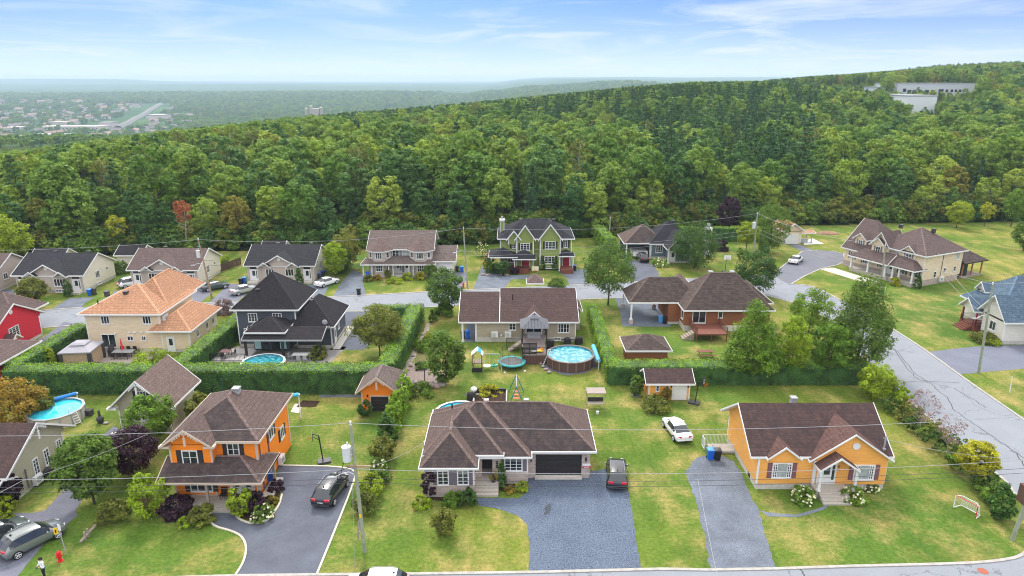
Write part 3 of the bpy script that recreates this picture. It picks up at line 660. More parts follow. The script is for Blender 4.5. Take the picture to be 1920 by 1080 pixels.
for x in (1.75, 6.72): MB().box(-.07, .07, -.12, 0, -.15, .15).tube((0, -.07, .15), (0, -.07, .25), .05, n=6).build('wall_lamp', black, h.root, (h.X(x), h.Y(54.79), 1.95))
for z, c_, n_ in ((1.42, white, 'sign_board'), (1.2, plain('crimson_sign', (.55, .01, .05), .5), 'sign_board')): MB().box(-.36, .36, -.05, 0, -.1 if n_ and c_ is not white else -.13, .1 if c_ is not white else .1).build(n_, c_, h.root, (h.X(6.78), h.Y(54.78), z))
MB().box(-.25, .25, -.02, 0, -.03, .03).build('sign_lettering', white, h.root, (h.X(6.78), h.Y(54.728), 1.2))
m = MB()
for k in range(4): m.box(-.09, .09, -.03, 0, -.18*k-.06, -.18*k+.06)
m.build('house_number', black, h.root, (h.X(-1.35), h.Y(53.74), 2.35))
MB().tube((0, 0, 0), (0, 0, 1.6), .04).tube((0, 0, 1.2), (.12, 0, 1.3), .03).build('service_mast', grey, h.root, (h.X(-7.75), h.Y(53.2), 3.1))

# ---- orange two storey house
h = House('two_storey_house', 'bright orange two storey house with black shutters and brown shingled porch roof', 'house', -29.4, 51.6, wall=S_orange, roofm=R_brown, trim=trimtan)
h.walls(-29.2, -25.6, 51.55, 60.8, 5.35, mat=S_orange); h.box('wall', S_orange, -25.6, -22.1, 52.5, 60.8, .0, 5.35)
h.box('corner_board', trimtan, -22.26, -22.08, 52.47, 52.6, .3, 5.3); h.box('corner_board', trimtan, -22.2, -22.07, 60.6, 60.83, .3, 5.3)
h.roof(-29.65, -21.6, 51.9, 61.3, 5.4, 2.35, 'hh', 'y', trim=trimtan); h.roof(-29.68, -25.25, 50.95, 57.2, 5.4, 1.6, 'gh', 'y', trim=trimtan, cap=False); h.gable('y', -29.65, -25.25, 51.55, 55, 5.3, 5.4, 1.6, .42)
h.bracket('F', -27.45, 50.98, 6.98, .72, 1.1, trimtan)
for x in (-29.35, -25.55): MB().box(-.45, .45, -.5, 0, -.1, .1).build('gable_return', trimtan, h.root, (h.X(x), h.Y(51.5), 5.32))
h.win('F', -27.5, 4.1, 51.55, 1.35, 1.4, 2, 2, sh_dark, sw=.42); h.win('F', -24.15, 4.35, 52.5, 1.05, 1.2, 2, 2, sh_dark, sw=.36)
h.win('F', -26.9, 1.3, 51.55, 1.95, 1.05, 3, 1, sh_dark, sw=.4); h.door('F', -23.9, .35, 51.6, .95, 1.9); h.door('F', -22.85, .35, 51.6, .8, 1.9); h.box('wall', S_orange, -25.58, -22.15, 51.62, 52.48, .3, 2.7)
h.win('R', 55.9, 4.2, -22.1, 1.25, 1.4, 2, 1, sh_dark, sw=.4); h.win('R', 58.6, 2.6, -22.1, 1.0, 1.2, 2, 1, sh_dark, sw=.4)
h.heat_pump('R', 57.0, .3, -22.1)
h.box('downspout', sh_maroon, -22.08, -22.0, 52.9, 53.0, .2, 5.2); h.box('downspout', sh_maroon, -22.08, -22.0, 54.9, 55.0, .2, 5.2)
# porch
h.box('porch_deck', deck_g, -29.3, -21.1, 50.0, 51.5, 0, .35)
h.roof(-29.75, -21.0, 49.75, 54.6, 2.75, 1.15, 'gh', 'x', trim=trimtan); h.roof(-24.5, -21.0, 50.6, 54.6, 2.72, 1.0, 'gh', 'x', cap=False, trim=trimtan)
h.posts([(-29.4, 50.1), (-25.75, 50.1), (-23.4, 50.1), (-21.3, 50.1), (-21.3, 53.6)], .33, 2.66, .1, wood)
h.steps(-25.5, -23.6, 50.0, .35, 1, deck_g, .5); h.box('side_step', concrete, -21.9, -20.9, 50.9, 54.6, 0, .22)
h.vent(-25.3, 57.2, 7.75, grey, .34)

# ---- ochre bungalow
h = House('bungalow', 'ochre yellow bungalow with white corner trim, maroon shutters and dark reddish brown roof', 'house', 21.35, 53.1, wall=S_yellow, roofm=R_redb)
h.walls(21.7, 33.1, 53.0, 61.5, 3.2, base=.6)
h.roof(21.0, 33.5, 52.95, 61.95, 3.3, 3.0, 'gg', 'x', cap=False); h.gable('x', 52.95, 61.95, 21.72, 33.08, 3.1, 3.3, 3.05, .45)
h.roof(22.35, 25.3, 52.6, 56.5, 3.3, 1.15, 'gg', 'y', cap=False); h.gable('y', 22.35, 25.3, 52.86, 55, 2.9, 3.3, 1.15, .3)
h.roof(26.0, 33.3, 52.5, 57.2, 3.15, 2.6, 'gg', 'y', cap=False, t=.15); h.gable('y', 26.6, 32.95, 52.84, 56, 2.9, 3.35, 2.1, .1)
h.roof(26.55, 29.95, 51.6, 55.5, 2.75, 1.2, 'gg', 'y', cap=False)
MB().tube((0, 0, 0), (0, -.06, 0), .33, n=16).build('gable_vent', white, h.root, (h.X(30.0), h.Y(52.83), 4.45))
h.box('corner_board', white, 26.55, 26.8, 52.83, 53.0, .6, 2.95)
h.win('F', 23.85, 1.95, 53.0, 1.75, 1.5, 1, 1, sh_maroon, cur=True, sw=.38); h.win('F', 31.05, 1.85, 52.86, 1.85, 1.5, 1, 1, sh_maroon, cur=True, sw=.38)
for x, y in ((23.85, 53.0), (31.05, 52.86)):
    for sg in (-1, 1):
        f = link('window', win_mesh(.38, 1.35, 2, 5, white, .05), h.root, (h.X(x+sg*.62), h.Y(y-.03), 1.95 if x < 25 else 1.85)); link('pane', pane_mesh(.38, 1.35, glass), f)
h.box('wall', S_yellow, 26.8, 33.0, 52.86, 52.99, .62, 3.2)
h.door('F', 27.75, .72, 52.83, .95, 2.05, side=.5)
h.posts([(26.75, 51.85), (29.85, 51.85)], .62, 2.75, .1)
h.box('porch_deck', deck_g, 26.5, 29.4, 51.8, 52.83, 0, .68); h.steps(26.75, 29.3, 51.8, .68, 4, deck_g, .3)
MB().ball((0, -.08, 0), .1).build('wall_lamp', plain('brass', (.5, .2, .06), .3, metal=.5), h.root, (h.X(28.75), h.Y(52.84), 2.45)); MB().box(-.15, .15, -.04, 0, -.06, .06).build('house_number', grey, h.root, (h.X(28.75), h.Y(52.84), 2.1))
MB().box(-.3, .3, -.02, 0, -.22, .22).build('basement_window', glass, h.root, (h.X(21.74), h.Y(54.9), .3), FACE['L'])
h.vent(26.6, 58.6, 6.1, grey, .3)
MB().tube((0, 0, 0), (0, 0, 1.3), .07).tube((0, 0, 1.0), (.5, 0, .85), .03).box(-.12, .12, -.12, .12, -.05, .1).tube((-.2, 0, 1.1), (.2, 0, 1.1), .04).build('service_mast', grey, h.root, (h.X(32.9), h.Y(53.6), 3.7))

# ---- taupe bungalow behind, with deck at its back
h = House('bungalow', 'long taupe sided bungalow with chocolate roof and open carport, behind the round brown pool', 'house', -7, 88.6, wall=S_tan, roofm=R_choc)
h.walls(-5.0, 8.85, 88.8, 97.5, 3.1, base=.75); h.roof(-7.35, -1.72, 88.3, 99.7, 3.1, 2.63, 'gg', 'x', cap=False); h.roof(-1.7, 9.2, 88.28, 101, 3.11, 2.95, 'gg', 'x', cap=False); h.gable('x', 88.3, 101, 8.3, 8.83, 2.9, 3.1, 2.9, .45); h.gable('x', 88.3, 101, -1.7, -1.6, 5.0, 3.1, 2.9, 4); h.roof(1.15, 4.95, 87.95, 92.4, 3.1, 1.65, 'gg', 'y', cap=False); h.gable('y', 1.15, 4.95, 88.22, 91, 2.6, 3.1, 1.65, .35)
h.box('wall', S_tan, 1.5, 4.6, 88.24, 88.8, .76, 2.7)
h.posts([(-6.85, 88.75), (-6.85, 97)], 0, 3.0, .13); h.box('corner_board', white, -5.12, -4.94, 88.74, 88.8, .1, 3.0)
h.box('wall', S_tan, 8.85, 9.9, 93.5, 97.5, 0, 2.9); h.roof(8.6, 10.2, 93.1, 98, 2.95, .9, 'gg', 'y', cap=False)
h.win('F', .05, 2.25, 88.8, 1.0, 1.0, 2, 2); h.win('F', 7.15, 2.05, 88.8, 1.6, 1.35, 4, 2); h.win('F', 3.0, 1.95, 88.24, 2.2, 2.0, 2, 1); h.win('F', 6.3, .45, 88.8, 1.0, .4, 2, 1)
h.heat_pump('F', -2.4, .85, 88.8); h.heat_pump('F', -.55, .85, 88.8)
MB().tube((0, 0, 0), (0, -.2, 0), .12).build('dryer_vent', white, h.root, (h.X(-1.5), h.Y(88.8), 1.0)); h.pipe(.1, 92.4, 5.4)
h.roof(2.2, 4.8, 98.5, 101.2, 5.6, 1.2, 'hh', cap=False, mat=R_pinkb); h.box('wall', S_tan, 1.7, 5.2, 97.5, 100.6, .0, 3.6)

# ---- orange brick bungalow with carport
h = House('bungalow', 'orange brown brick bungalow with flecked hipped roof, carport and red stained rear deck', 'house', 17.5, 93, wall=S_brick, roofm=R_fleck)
h.walls(24.9, 37.2, 93.0, 101.2, 3.3, base=.9, corners=False); h.roof(24.6, 37.7, 92.45, 101.8, 3.35, 4.35, 'hh', 'x'); h.walls(23.2, 25.1, 96, 103, 3.3, base=.4, corners=False)
h.roof(17.3, 28.5, 95.95, 102.6, 3.4, 3.0, 'hh', 'x'); h.roof(33.8, 38.7, 96.0, 104.0, 3.3, 2.0, 'hh', 'y'); h.roof(24.8, 27.4, 101.0, 103.6, 4.9, 1.3, 'hh', cap=False, mat=R_pinkb)
for x, y in ((17.75, 96.1), (17.75, 103.4), (22.6, 103.2)): MB().box(-.28, .28, -.28, .28, 0, .75).build('stone_pier', S_stone, h.root, (h.X(x), h.Y(y), 0))
h.posts([(17.75, 96.1), (17.75, 103.4), (22.6, 103.2)], .75, 3.35, .12)
h.box('wall', S_white, 30.6, 37.1, 92.96, 93.0, .02, .9)
h.win('F', 27.0, 2.25, 93.0, 1.95, 1.95, 2, 1); h.win('F', 30.05, 2.55, 93.0, .7, 1.0, 1, 1); h.win('L', 94.2, 2.3, 24.9, 1.1, 1.5, 1, 1)
h.box('deck', redwood, 25.6, 29.9, 88.6, 92.98, 1.05, 1.22)
for x in (25.6, 27.7, 29.8): h.box('deck_post', redwood, x-.06, x+.06, 88.65, 88.77, 0, 1.05)
def rail(hh, pts, z, mat, hgt=.95, gap=.14, name='railing'):
    m = MB()
    for a, b in zip(pts[:-1], pts[1:]):
        a = Vector((hh.X(a[0]), hh.Y(a[1]), z)); b = Vector((hh.X(b[0]), hh.Y(b[1]), z)); L_ = (b-a).length; k = max(1, int(L_/gap))
        for zz in (.1, hgt): m.tube(a+Vector((0, 0, zz)), b+Vector((0, 0, zz)), .035, n=4)
        for i in range(k+1): q = a.lerp(b, i/k); r_ = .05 if i in (0, k) else .014; m.tube(q, q+Vector((0, 0, hgt+(.05 if i in (0, k) else 0))), r_, n=4, cap=i in (0, k))
    return m.build(name, mat, hh.root)
rail(h, [(25.65, 92.9), (25.65, 90.6)], 1.22, redwood); rail(h, [(29.85, 88.65), (29.85, 92.9)], 1.22, redwood); rail(h, [(25.65, 88.65), (25.65, 89.5)], 1.22, redwood)
for i in range(5): h.box('step', wood, 25.5-.32*(i+1), 25.5-.32*i, 89.4, 90.7, 0, 1.05-.2*i)
for x in (29.6, 32.8): h.vent(x, 98.0, 7.45, grey, .33)
h.pipe(35.2, 95.6, 5.2)

# ---- charcoal house
h = House('two_storey_house', 'charcoal grey two storey house with steep black pyramid roof and covered veranda', 'house', -37.3, 86.5, wall=S_dark, roofm=R_dark)
h.walls(-37.2, -29.2, 87, 95.2, 5.5); h.roof(-37.75, -28.6, 86.45, 95.7, 5.5, 4.1); h.walls(-29.2, -24.4, 86.5, 94.5, 3.15); h.roof(-30.6, -23.9, 86.1, 95.2, 3.2, 2.9, 'hh', 'y')
h.roof(-28.6, -23.9, 86.1, 95.2, 3.2, 2.9, 'gh', 'x', cap=False) if False else None
for a in (-35.0, -31.7): h.win('F', a, 4.25, 87, 1.25, 1.25, 3, 3)
h.win('F', -36.0, 2.2, 87, .8, 1.0, 1, 2)
h.win('R', 90.2, 2.0, -24.4, .9, 1.1, 2, 3); h.door('R', 88.2, .1, -24.4, .85, 2.1)
h.roof(-34.9, -24.55, 82.2, 87.6, 2.85, .9, 'gg', 'x', cap=False, trim=grey); h.roof(-34.8, -29.5, 83.0, 88.0, 3.55, 1.4, 'hh', 'x')
h.box('wall', S_dark, -34.4, -30.0, 83.5, 87, 3.0, 3.5)
h.posts([(-34.6, 82.6), (-24.9, 82.6), (-29.8, 82.6)], .0, 2.8, .14, D_black)
h.box('wall', S_dark, -34.3, -29.6, 84.6, 87, .5, 2.8); h.win('F', -33.2, 1.6, 84.6, 1.9, 2.0, 2, 1, mat=D_black); h.win('F', -31.0, 1.6, 84.6, 1.9, 2.0, 2, 1, mat=D_black)
for x in (-33.75, -30.4): MB().box(-.42, .42, -.05, -.04, -.9, .9).build('curtain', plain('aqua_curtain', (.35, .55, .55), .5), h.root, (h.X(x), h.Y(84.56), 1.6))
h.box('terrace', plain('terrace_deck', (.36, .34, .33), .8), -38.6, -34.0, 80.6, 85.0, 0, .55)
rail(h, [(-38.55, 85), (-38.55, 80.65), (-34.1, 80.65)], .55, D_black, 1.0, .16)
h.vent(-34.6, 88.8, 7.5, D_black, .3); h.vent(-27.6, 89.6, 5.7, D_black, .3)
MB().ball((0, -.1, .3), .38, .12, .38, 12, 6).tube((0, 0, -.3), (0, 0, .3), .03).build('satellite_dish', grey, h.root, (h.X(-25.1), h.Y(86.3), 3.55))
h.box('pavement', concrete, -24.3, -23.3, 86, 95, -.05, .1)

# ---- cream house with tan roof
h = House('two_storey_house', 'cream two storey house with tan orange hipped roof seen from its patio side', 'house', -56.6, 85, wall=S_cream, roofm=R_tan)
h.walls(-56.6, -46.7, 85.3, 95, 5.4); h.roof(-57.2, -46.2, 84.8, 95.5, 5.45, 2.6, 'hh', 'x'); h.roof(-53.5, -46.6, 88, 99.5, 5.45, 3.2, 'hh', 'y')
h.walls(-46.7, -42.9, 85.0, 93.6, 3.2); h.roof(-48.2, -42.3, 84.3, 94.3, 3.25, 2.0, 'hh', 'y')
for a in (-53.9, -48.4): h.win('F', a, 4.5, 85.3, 1.15, 1.15, 3, 1)
h.win('F', -53.9, 1.55, 85.3, 1.9, 1.9, 2, 1); h.win('F', -51.0, 1.9, 85.3, .85, .7, 2, 1); h.win('F', -49.2, 1.9, 85.3, .6, .7, 2, 1); h.door('F', -45.5, .1, 85.0, .85, 2.05)
for y in (87.2, 90.2, 92.2): h.win('R', y, 1.9, -42.9, .8, 1.0, 2, 1)
h.vent(-55.0, 88.4, 7.3, darkgrey, .3); h.vent(-52.4, 88.4, 7.3, darkgrey, .3); h.vent(-47.0, 87.0, 5.0, D_black, .3); h.pipe(-55.3, 86.6, 6.4); h.heat_pump('R', 86.2, 4.2, -46.7)
for x, z in ((-52.9, 2.6), (-51.0, 2.75), (-50.3, 2.75), (-49.4, 2.75)): MB().ball((0, -.08, 0), .16 if x != -50.3 else .22, .1, .12).build('wall_vent', white, h.root, (h.X(x), h.Y(85.3), z))
h.box('side_step', wood, -53.0, -51.6, 84.2, 85.25, 0, .5)

# ---- sage house bottom left, red house, small red one
h = House('house', 'sage green gabled house with dark brown roof beside the silver cars', 'house', -42.8, 51.5, wall=S_sage, roofm=R_redb)
h.walls(-56, -42.9, 51.0, 58.2, 3.0, base=.3); h.roof(-56.6, -42.3, 49.9, 59.2, 3.05, 2.75, 'gg', 'x', cap=False); h.gable('x', 49.9, 59.2, -43.4, -42.88, 2.9, 3.05, 2.75, .7)
h.bracket('R', 54.5, -42.35, 5.7, .6, 1.1)
h.win('R', 54.1, 1.65, -42.88, .72, 1.6, 2, 4); h.win('R', 55.6, 1.75, -42.88, .72, 1.6, 2, 4); h.win('R', 57.4, 1.9, -42.88, .7, 1.2, 2, 4)
h.heat_pump('R', 53.6, .3, -42.88); h.box('downspout', sh_grey, -42.86, -42.78, 52.7, 52.8, .3, 2.2); h.win('F', -44.6, 1.6, 51.2, 1.0, 1.2, 2, 2)
h.roof(-48, -42.6, 48.4, 51.4, 2.3, .7, 'gg', 'x', cap=False); h.posts([(-43.0, 48.9)], 0, 2.2, .13, D_black)
h = House('garage', 'tall sage green gabled garage with pinkish brown roof behind the bronze leaved tree', 'garage', -40.4, 63.2, wall=S_sage, roofm=R_pinkb)
h.walls(-40.4, -35.2, 63.3, 68.9, 3.0, base=.25); h.roof(-41.0, -34.6, 62.6, 69.5, 3.0, 3.1, 'gg', 'y', cap=False); h.gable('y', -41.0, -34.6, 63.28, 68.9, 2.9, 3.0, 3.1, .6)
h.bracket('F', -37.8, 62.65, 6.0, .95, .75); h.win('F', -37.7, 4.1, 63.28, 1.0, 1.2, 3, 4, sh_dark, sw=.35); h.gdoor('F', -37.6, .05, 63.28, 2.7, 2.2, white, white)
MB().box(-.08, .08, -.1, 0, -.2, .2).build('wall_lamp', black, h.root, (h.X(-39.6), h.Y(63.28), 2.0)); h.box('apron', concrete, -41.4, -34.9, 62.9, 63.25, -.02, .06)
for x in (-40.7, -34.9): MB().box(-.5, .5, -.55, 0, -.12, .1).build('gable_return', white, h.root, (h.X(x), h.Y(63.22), 2.95))
h = House('house', 'red gabled house with white grid window and brown roof at the left edge', 'house', -67, 84, wall=S_red, roofm=R_mauve)
h.walls(-80, -67.0, 81.5, 91.3, 3.2); h.roof(-80.6, -66.5, 80.9, 92.0, 3.3, 3.1, 'gg', 'x', cap=False); h.gable('x', 80.9, 92.0, -67.6, -66.98, 3.0, 3.3, 3.1, .5)
h.roof(-82, -69.5, 90.0, 97.2, 3.0, 2.8, 'hh', 'x')
h.win('R', 86.1, 2.4, -66.98, 1.9, 1.7, 3, 6); MB().tube((0, 0, 0), (0, -.05, 0), .33, n=14).build('gable_vent', white, h.root, (h.X(-66.96), h.Y(86.2), 5.3), FACE['R'])
h.roof(-68, -65.6, 83.6, 85.6, 2.0, .8, 'gg', 'x', cap=False); h.win('R', 84.5, 1.2, -66.9, .8, .9, 1, 1)
h = House('garage', 'low red building with pinkish brown hipped roof behind the left hedge', 'garage', -60.6, 72.5, wall=S_red, roofm=R_mauve)
h.walls(-70, -60.8, 71.5, 81.0, 2.9); h.roof(-70.6, -60.2, 70.9, 81.6, 3.0, 2.4, 'hh', 'y')

# ---- orange garage shed and ochre shed, brick pavilion
h = House('garden_garage', 'small orange garage with black door and mauve brown gable roof', 'shed', -16.8, 67.9, wall=S_orange, roofm=R_grey, trim=trimtan)
h.walls(-16.5, -12.7, 68.0, 72.6, 2.45, base=.15); h.roof(-16.95, -12.3, 67.3, 73.1, 2.5, 1.9, 'gh', 'y', trim=trimtan); h.gable('y', -16.95, -12.3, 67.98, 70.5, 2.3, 2.5, 1.9, .42)
h.bracket('F', -14.62, 67.34, 4.35, .8, .8, trimtan); h.gdoor('F', -14.5, .05, 67.98, 1.9, 1.75, D_black, trimtan)
for x in (-15.8, -13.2): MB().box(-.07, .07, -.1, 0, -.14, .14).build('wall_lamp', black, h.root, (h.X(x), h.Y(67.98), 1.9))
h = House('garden_shed', 'small ochre shed with white roll door and two narrow windows', 'shed', 15.3, 70.6, wall=S_yellow, roofm=R_redb)
h.walls(15.5, 20.2, 70.7, 73.6, 2.2, base=.1); h.roof(15.1, 20.6, 70.3, 74.0, 2.2, 1.1, 'gg', 'x', cap=False); h.gable('x', 70.3, 74.0, 15.48, 20.22, 2.1, 2.2, 1.1, .4)
h.gdoor('F', 19.0, .05, 70.68, 1.45, 1.75, white, white, n=4); h.win('F', 16.5, 1.5, 70.7, .42, .75, 1, 2); h.win('F', 17.6, 1.5, 70.7, .42, .75, 1, 2)
for x in (18.05, 19.95): MB().box(-.06, .06, -.1, 0, -.12, .12).build('wall_lamp', black, h.root, (h.X(x), h.Y(70.68), 1.75))
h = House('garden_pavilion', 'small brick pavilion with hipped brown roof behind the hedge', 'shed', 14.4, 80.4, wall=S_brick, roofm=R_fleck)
h.walls(14.8, 19.8, 80.6, 84.4, 2.2, base=0, corners=False); h.roof(14.35, 20.2, 80.0, 84.9, 2.25, 1.35, 'hh', 'x')

# ---- row of bungalows across the back street
def semi(label, x0, x1, y, name, wallm, rm, roofx, mirror=False, ridge_y=5.6):
    h = House(name, label, 'house', x0, y, wall=wallm, roofm=rm)
    w_ = x1-x0; h.walls(x0, x1, y, y+9.6, 3.1, base=.5, corners=False); h.box('side_wall', S_pale, x1, x1+.03, y+.02, y+9.6, .5, 3.08)
    h.roof(x0-.45, x1+.45, y-.4, y+10, 3.15, 2.75, 'gg', 'x', cap=False); h.gable('x', y-.4, y+10, x1-.2, x1+.04, 3.0, 3.15, 2.75, .4, mat=S_pale)
    c_ = x0+w_*.5; h.roof(c_-3.4, c_+3.4, y-.9, y+4, 3.15, 2.05, 'gg', 'y', cap=False); h.gable('y', c_-3.4, c_+3.4, y-.35, y+2, .5, 3.15, 2.05, .3)
    for sg in (-1, 1):
        a0 = c_+sg*2.55; h.roof(a0-1.15, a0+1.15, y-1.1, y+1.2, 3.12, .85, 'gg', 'y', cap=False)
        h.win('F', c_+sg*1.75, 1.95, y-.35, 1.55, 1.35, 3, 1); h.win('F', c_+sg*1.75, .45, y-.35, 1.5, .45, 3, 1)
        dx = c_+sg*(w_/2-1.15); h.door('F', dx, .35, y, .9, 2.0, side=.35); h.box('stoop', concrete, dx-.9, dx+.9, y-1.2, y-.02, 0, .32)
        MB().box(-.6, .6, -.04, 0, -.25, .25).build('transom_window', glass, h.root, (h.X(dx), h.Y(y), 2.72))
    MB().tube((0, 0, 0), (0, -.05, 0), .3, n=12).build('gable_vent', white, h.root, (h.X(c_), h.Y(y-.36), 4.35))
    h.win('R', y+4.2, 2.1, x1+.03, 1.2, 1.3, 3, 1); h.win('R', y+7.2, 2.4, x1+.03, .6, .6, 1, 1); h.win('R', y+4.2, .5, x1+.03, 1.2, .4, 3, 1)
    for f in (.34, .86): h.vent(x0+w_*f, y+5.6, 5.75, darkgrey, .3)
    return h
semi('pale brick bungalow with blue black roof behind the round tree, far left', -84.6, -73.2, 111.7, 'bungalow', S_pink, R_bluegrey, 0)
semi('pale brick bungalow with mauve brown roof and a dark green car beside it', -66.9, -55.2, 115.2, 'bungalow', S_pink, R_mauve, 0)
semi('pale brick bungalow with blue black roof and white car at its right end', -47.5, -35.6, 118.0, 'bungalow', S_pink, R_bluegrey, 0)
h = House('bungalow', 'cropped beige bungalow end with brown roof at the far left edge', 'house', -94, 112, wall=S_pink, roofm=R_mauve)
h.walls(-99, -88.4, 112, 121, 3.1); h.roof(-99.5, -88.0, 111.5, 121.5, 3.15, 2.7, 'gg', 'x', cap=False); h.gable('x', 111.5, 121.5, -88.8, -88.38, 3, 3.15, 2.7, .4); h.win('R', 114.5, 2.2, -88.38, 1.1, 1.1, 2, 1); h.win('R', 117.5, .8, -88.38, 1.1, .6, 2, 1)
for lab, x0, x1, y0, y1, z, rm in (('small cream shed with black roof right of the mauve roofed bungalow', -49.6, -45.6, 132, 135.5, 2.6, R_dark), ('cream outbuilding with black roof behind the left blue roofed bungalow', -90, -84.5, 124, 128, 2.9, R_bluegrey), ('cream outbuilding with dark roof behind the mauve roofed bungalow', -75.5, -71, 126.5, 131, 2.9, R_dark)):
    h = House('shed', lab, 'shed', x0, y0, wall=S_pale, roofm=rm); h.walls(x0, x1, y0, y1, z, base=.1, corners=False); h.roof(x0-.4, x1+.4, y0-.4, y1+.4, z, 1.5, 'gg', 'x', cap=False); h.gable('x', y0-.4, y1+.4, x0+.02, x1+.02, z-.2, z, 1.5, .4); h.win('F', x0+1, 1.7, y0, .6, .6, 1, 1)

# ---- two turret house
h = House('two_storey_house', 'grey beige two storey house with twin turret bays and attached white door garage', 'house', -26.8, 122, wall=S_beige, roofm=R_grey)
h.walls(-26.4, -14.9, 123.2, 131, 4.9, mat=S_grey); h.roof(-26.9, -14.4, 122.7, 131.6, 4.95, 2.7, 'gg', 'x', cap=False); h.gable('x', 122.7, 131.6, -15.4, -14.88, 4.8, 4.95, 2.7, .45, mat=S_grey)
def turret(cx_, cy_, r, z0, z1, rise):
    pts = [(h.X(cx_)+r*math.cos(t), h.Y(cy_)+r*math.sin(t)) for t in [math.pi/8+math.pi/4*i for i in range(8)]]
    MB().prism(pts, z0, z1).build('turret_wall', S_pink, h.root)
    p2 = [(h.X(cx_)+(r+.5)*math.cos(t), h.Y(cy_)+(r+.5)*math.sin(t)) for t in [math.pi/8+math.pi/4*i for i in range(8)]]
    m = MB()
    for i in range(8): m.poly([(*p2[i], z1), (*p2[(i+1) % 8], z1), (h.X(cx_), h.Y(cy_), z1+rise)])
    ro = m.build('roof', R_pinkb, h.root); MB().prism([(a*1.0, b) for a, b in p2], z1-.17, z1-.01).build('fascia', white, ro)
for cx_ in (-24.5, -16.9):
    turret(cx_, 123.7, 2.3, .4, 4.9, 2.35)
    f = 123.7-2.3*math.cos(math.pi/8)
    for z in (4.0, 1.6): h.win('F', cx_, z, f, 1.25, 1.2, 3, 2)
    for sg in (-1, 1):
        for z in (4.0, 1.6):
            fr = link('window', win_mesh(.7, 1.1, 1, 2, white), h.root, (h.X(cx_)+sg*1.52, h.Y(123.7)-1.52, z), sg*math.pi/4); link('pane', pane_mesh(.7, 1.1, glass), fr)
h.win('F', -21.6, 4.1, 123.2, 1.3, 1.2, 2, 2); h.win('F', -19.7, 4.1, 123.2, 1.3, 1.2, 2, 2, cur=True)
h.door('F', -21.3, .35, 123.2, .9, 2.1, side=.4); h.door('F', -19.6, .35, 123.2, .9, 2.1)
h.roof(-27.8, -14.1, 120.8, 126, 2.55, 1.2, 'hh', 'x', cap=False); h.box('porch_deck', concrete, -27.4, -14.6, 121.2, 123.2, 0, .35)
h.posts([(-27.4, 121.2), (-25.8, 121.2), (-22.7, 121.2), (-21.9, 121.2), (-19.0, 121.2), (-18.2, 121.2), (-14.7, 121.2)], .35, 2.5, .09)
h.walls(-14.85, -10.9, 122.6, 130, 2.75, mat=S_pale); h.roof(-15.0, -10.4, 122.1, 130.6, 2.8, 2.1, 'gg', 'x', cap=False); h.gable('x', 122.1, 130.6, -11.3, -10.88, 2.6, 2.8, 2.1, .4, mat=S_grey); h.gdoor('F', -12.8, .1, 122.6, 3.0, 2.1, white, white)
h.vent(-23.6, 127.6, 7.2, darkgrey, .3); h.vent(-17.8, 127.6, 7.2, darkgrey, .3)

# ---- green gabled pair
h = House('two_storey_house', 'green sided two storey house with three steep white edged gables and maroon doors', 'house', -2.5, 126.5, wall=S_green, roofm=R_bluegrey)
h.walls(-2.3, 11.4, 127.2, 136, 6.0, base=.3); h.roof(-2.8, 11.9, 126.6, 136.6, 6.05, 2.9, 'hh', 'x'); 
for g0, g1, yf, rs in ((-.7, 1.4, 126.5, 1.75), (.85, 4.1, 126.3, 2.85), (5.3, 9.2, 126.2, 3.05)):
    h.roof(g0-.35, g1+.35, yf-.45, 131.5, 6.0, rs, 'gg', 'y', cap=False, t=.28); h.gable('y', g0-.35, g1+.35, yf, 129, .3 if g1 > 2 else 5.0, 6.0, rs, .35)
    for gx in (g0+.05, g1-.05): MB().box(-.09, .09, -.04, .0, 5.0 if g1 < 2 else .35, 6.2).build('corner_board', white, h.root, (h.X(gx), h.Y(yf), 0))
h.win('F', .35, 4.75, 127.2, .75, 1.4, 2, 4, sh_dark, sw=.35); h.win('F', 2.5, 4.6, 126.3, 1.8, 1.35, 3, 3, sh_dark, sw=.35); h.win('F', 7.25, 4.9, 126.2, 2.0, 1.5, 3, 3, sh_dark, sw=.35); h.win('F', 7.2, 2.0, 126.2, 2.0, 1.5, 3, 3, sh_dark, sw=.35); h.win('F', 10.25, 4.9, 127.2, .75, 1.4, 2, 4, sh_dark, sw=.35); h.win('F', 0, 1.9, 127.2, 1.9, 1.2, 3, 2, sh_dark, sw=.3)
h.roof(-4.4, 1.0, 124.2, 130, 3.05, 1.2, 'hh', 'x'); h.roof(.1, 4.5, 123.9, 127.8, 2.75, 1.3, 'hh', 'x'); h.roof(8.8, 11.9, 125.2, 128.6, 3.0, .9, 'hh', 'x', cap=False)
for x0, x1, z in ((.2, 3.3, .8), (9.2, 11.6, .6)):
    h.box('porch_deck', redwood, x0, x1, 124.3, 127.2, 0, z); h.steps(x0+.2, x1-.1, 124.3, z, 3, redwood, .3)
h.door('F', 2.55, .8, 126.25, 1.4, 2.05, D_maroon, lite=False); h.door('F', 10.4, .6, 127.18, 1.2, 2.05, D_maroon, lite=False)
h.posts([(-3.9, 124.6), (.5, 124.3), (9.0, 125.5), (11.6, 125.5)], 0, 2.95, .09, white); rail(h, [(-3.9, 127), (-3.9, 124.4), (.2, 124.4)], .6, redwood)
h.box('porch_deck', redwood, -3.9, .2, 124.4, 127.2, 0, .6)
h.box('chimney', S_green, -2.3, -1.55, 130.8, 131.6, 0, 8.6); h.box('chimney_cap', white, -2.42, -1.43, 130.65, 131.75, 8.6, 8.95); h.box('chimney_pot', grey, -2.1, -1.75, 131.1, 131.4, 8.95, 9.45)
for sx in (-2.3, -1.55): h.box('corner_board', white, sx-.06, sx+.06, 130.74, 130.82, 5, 8.58)
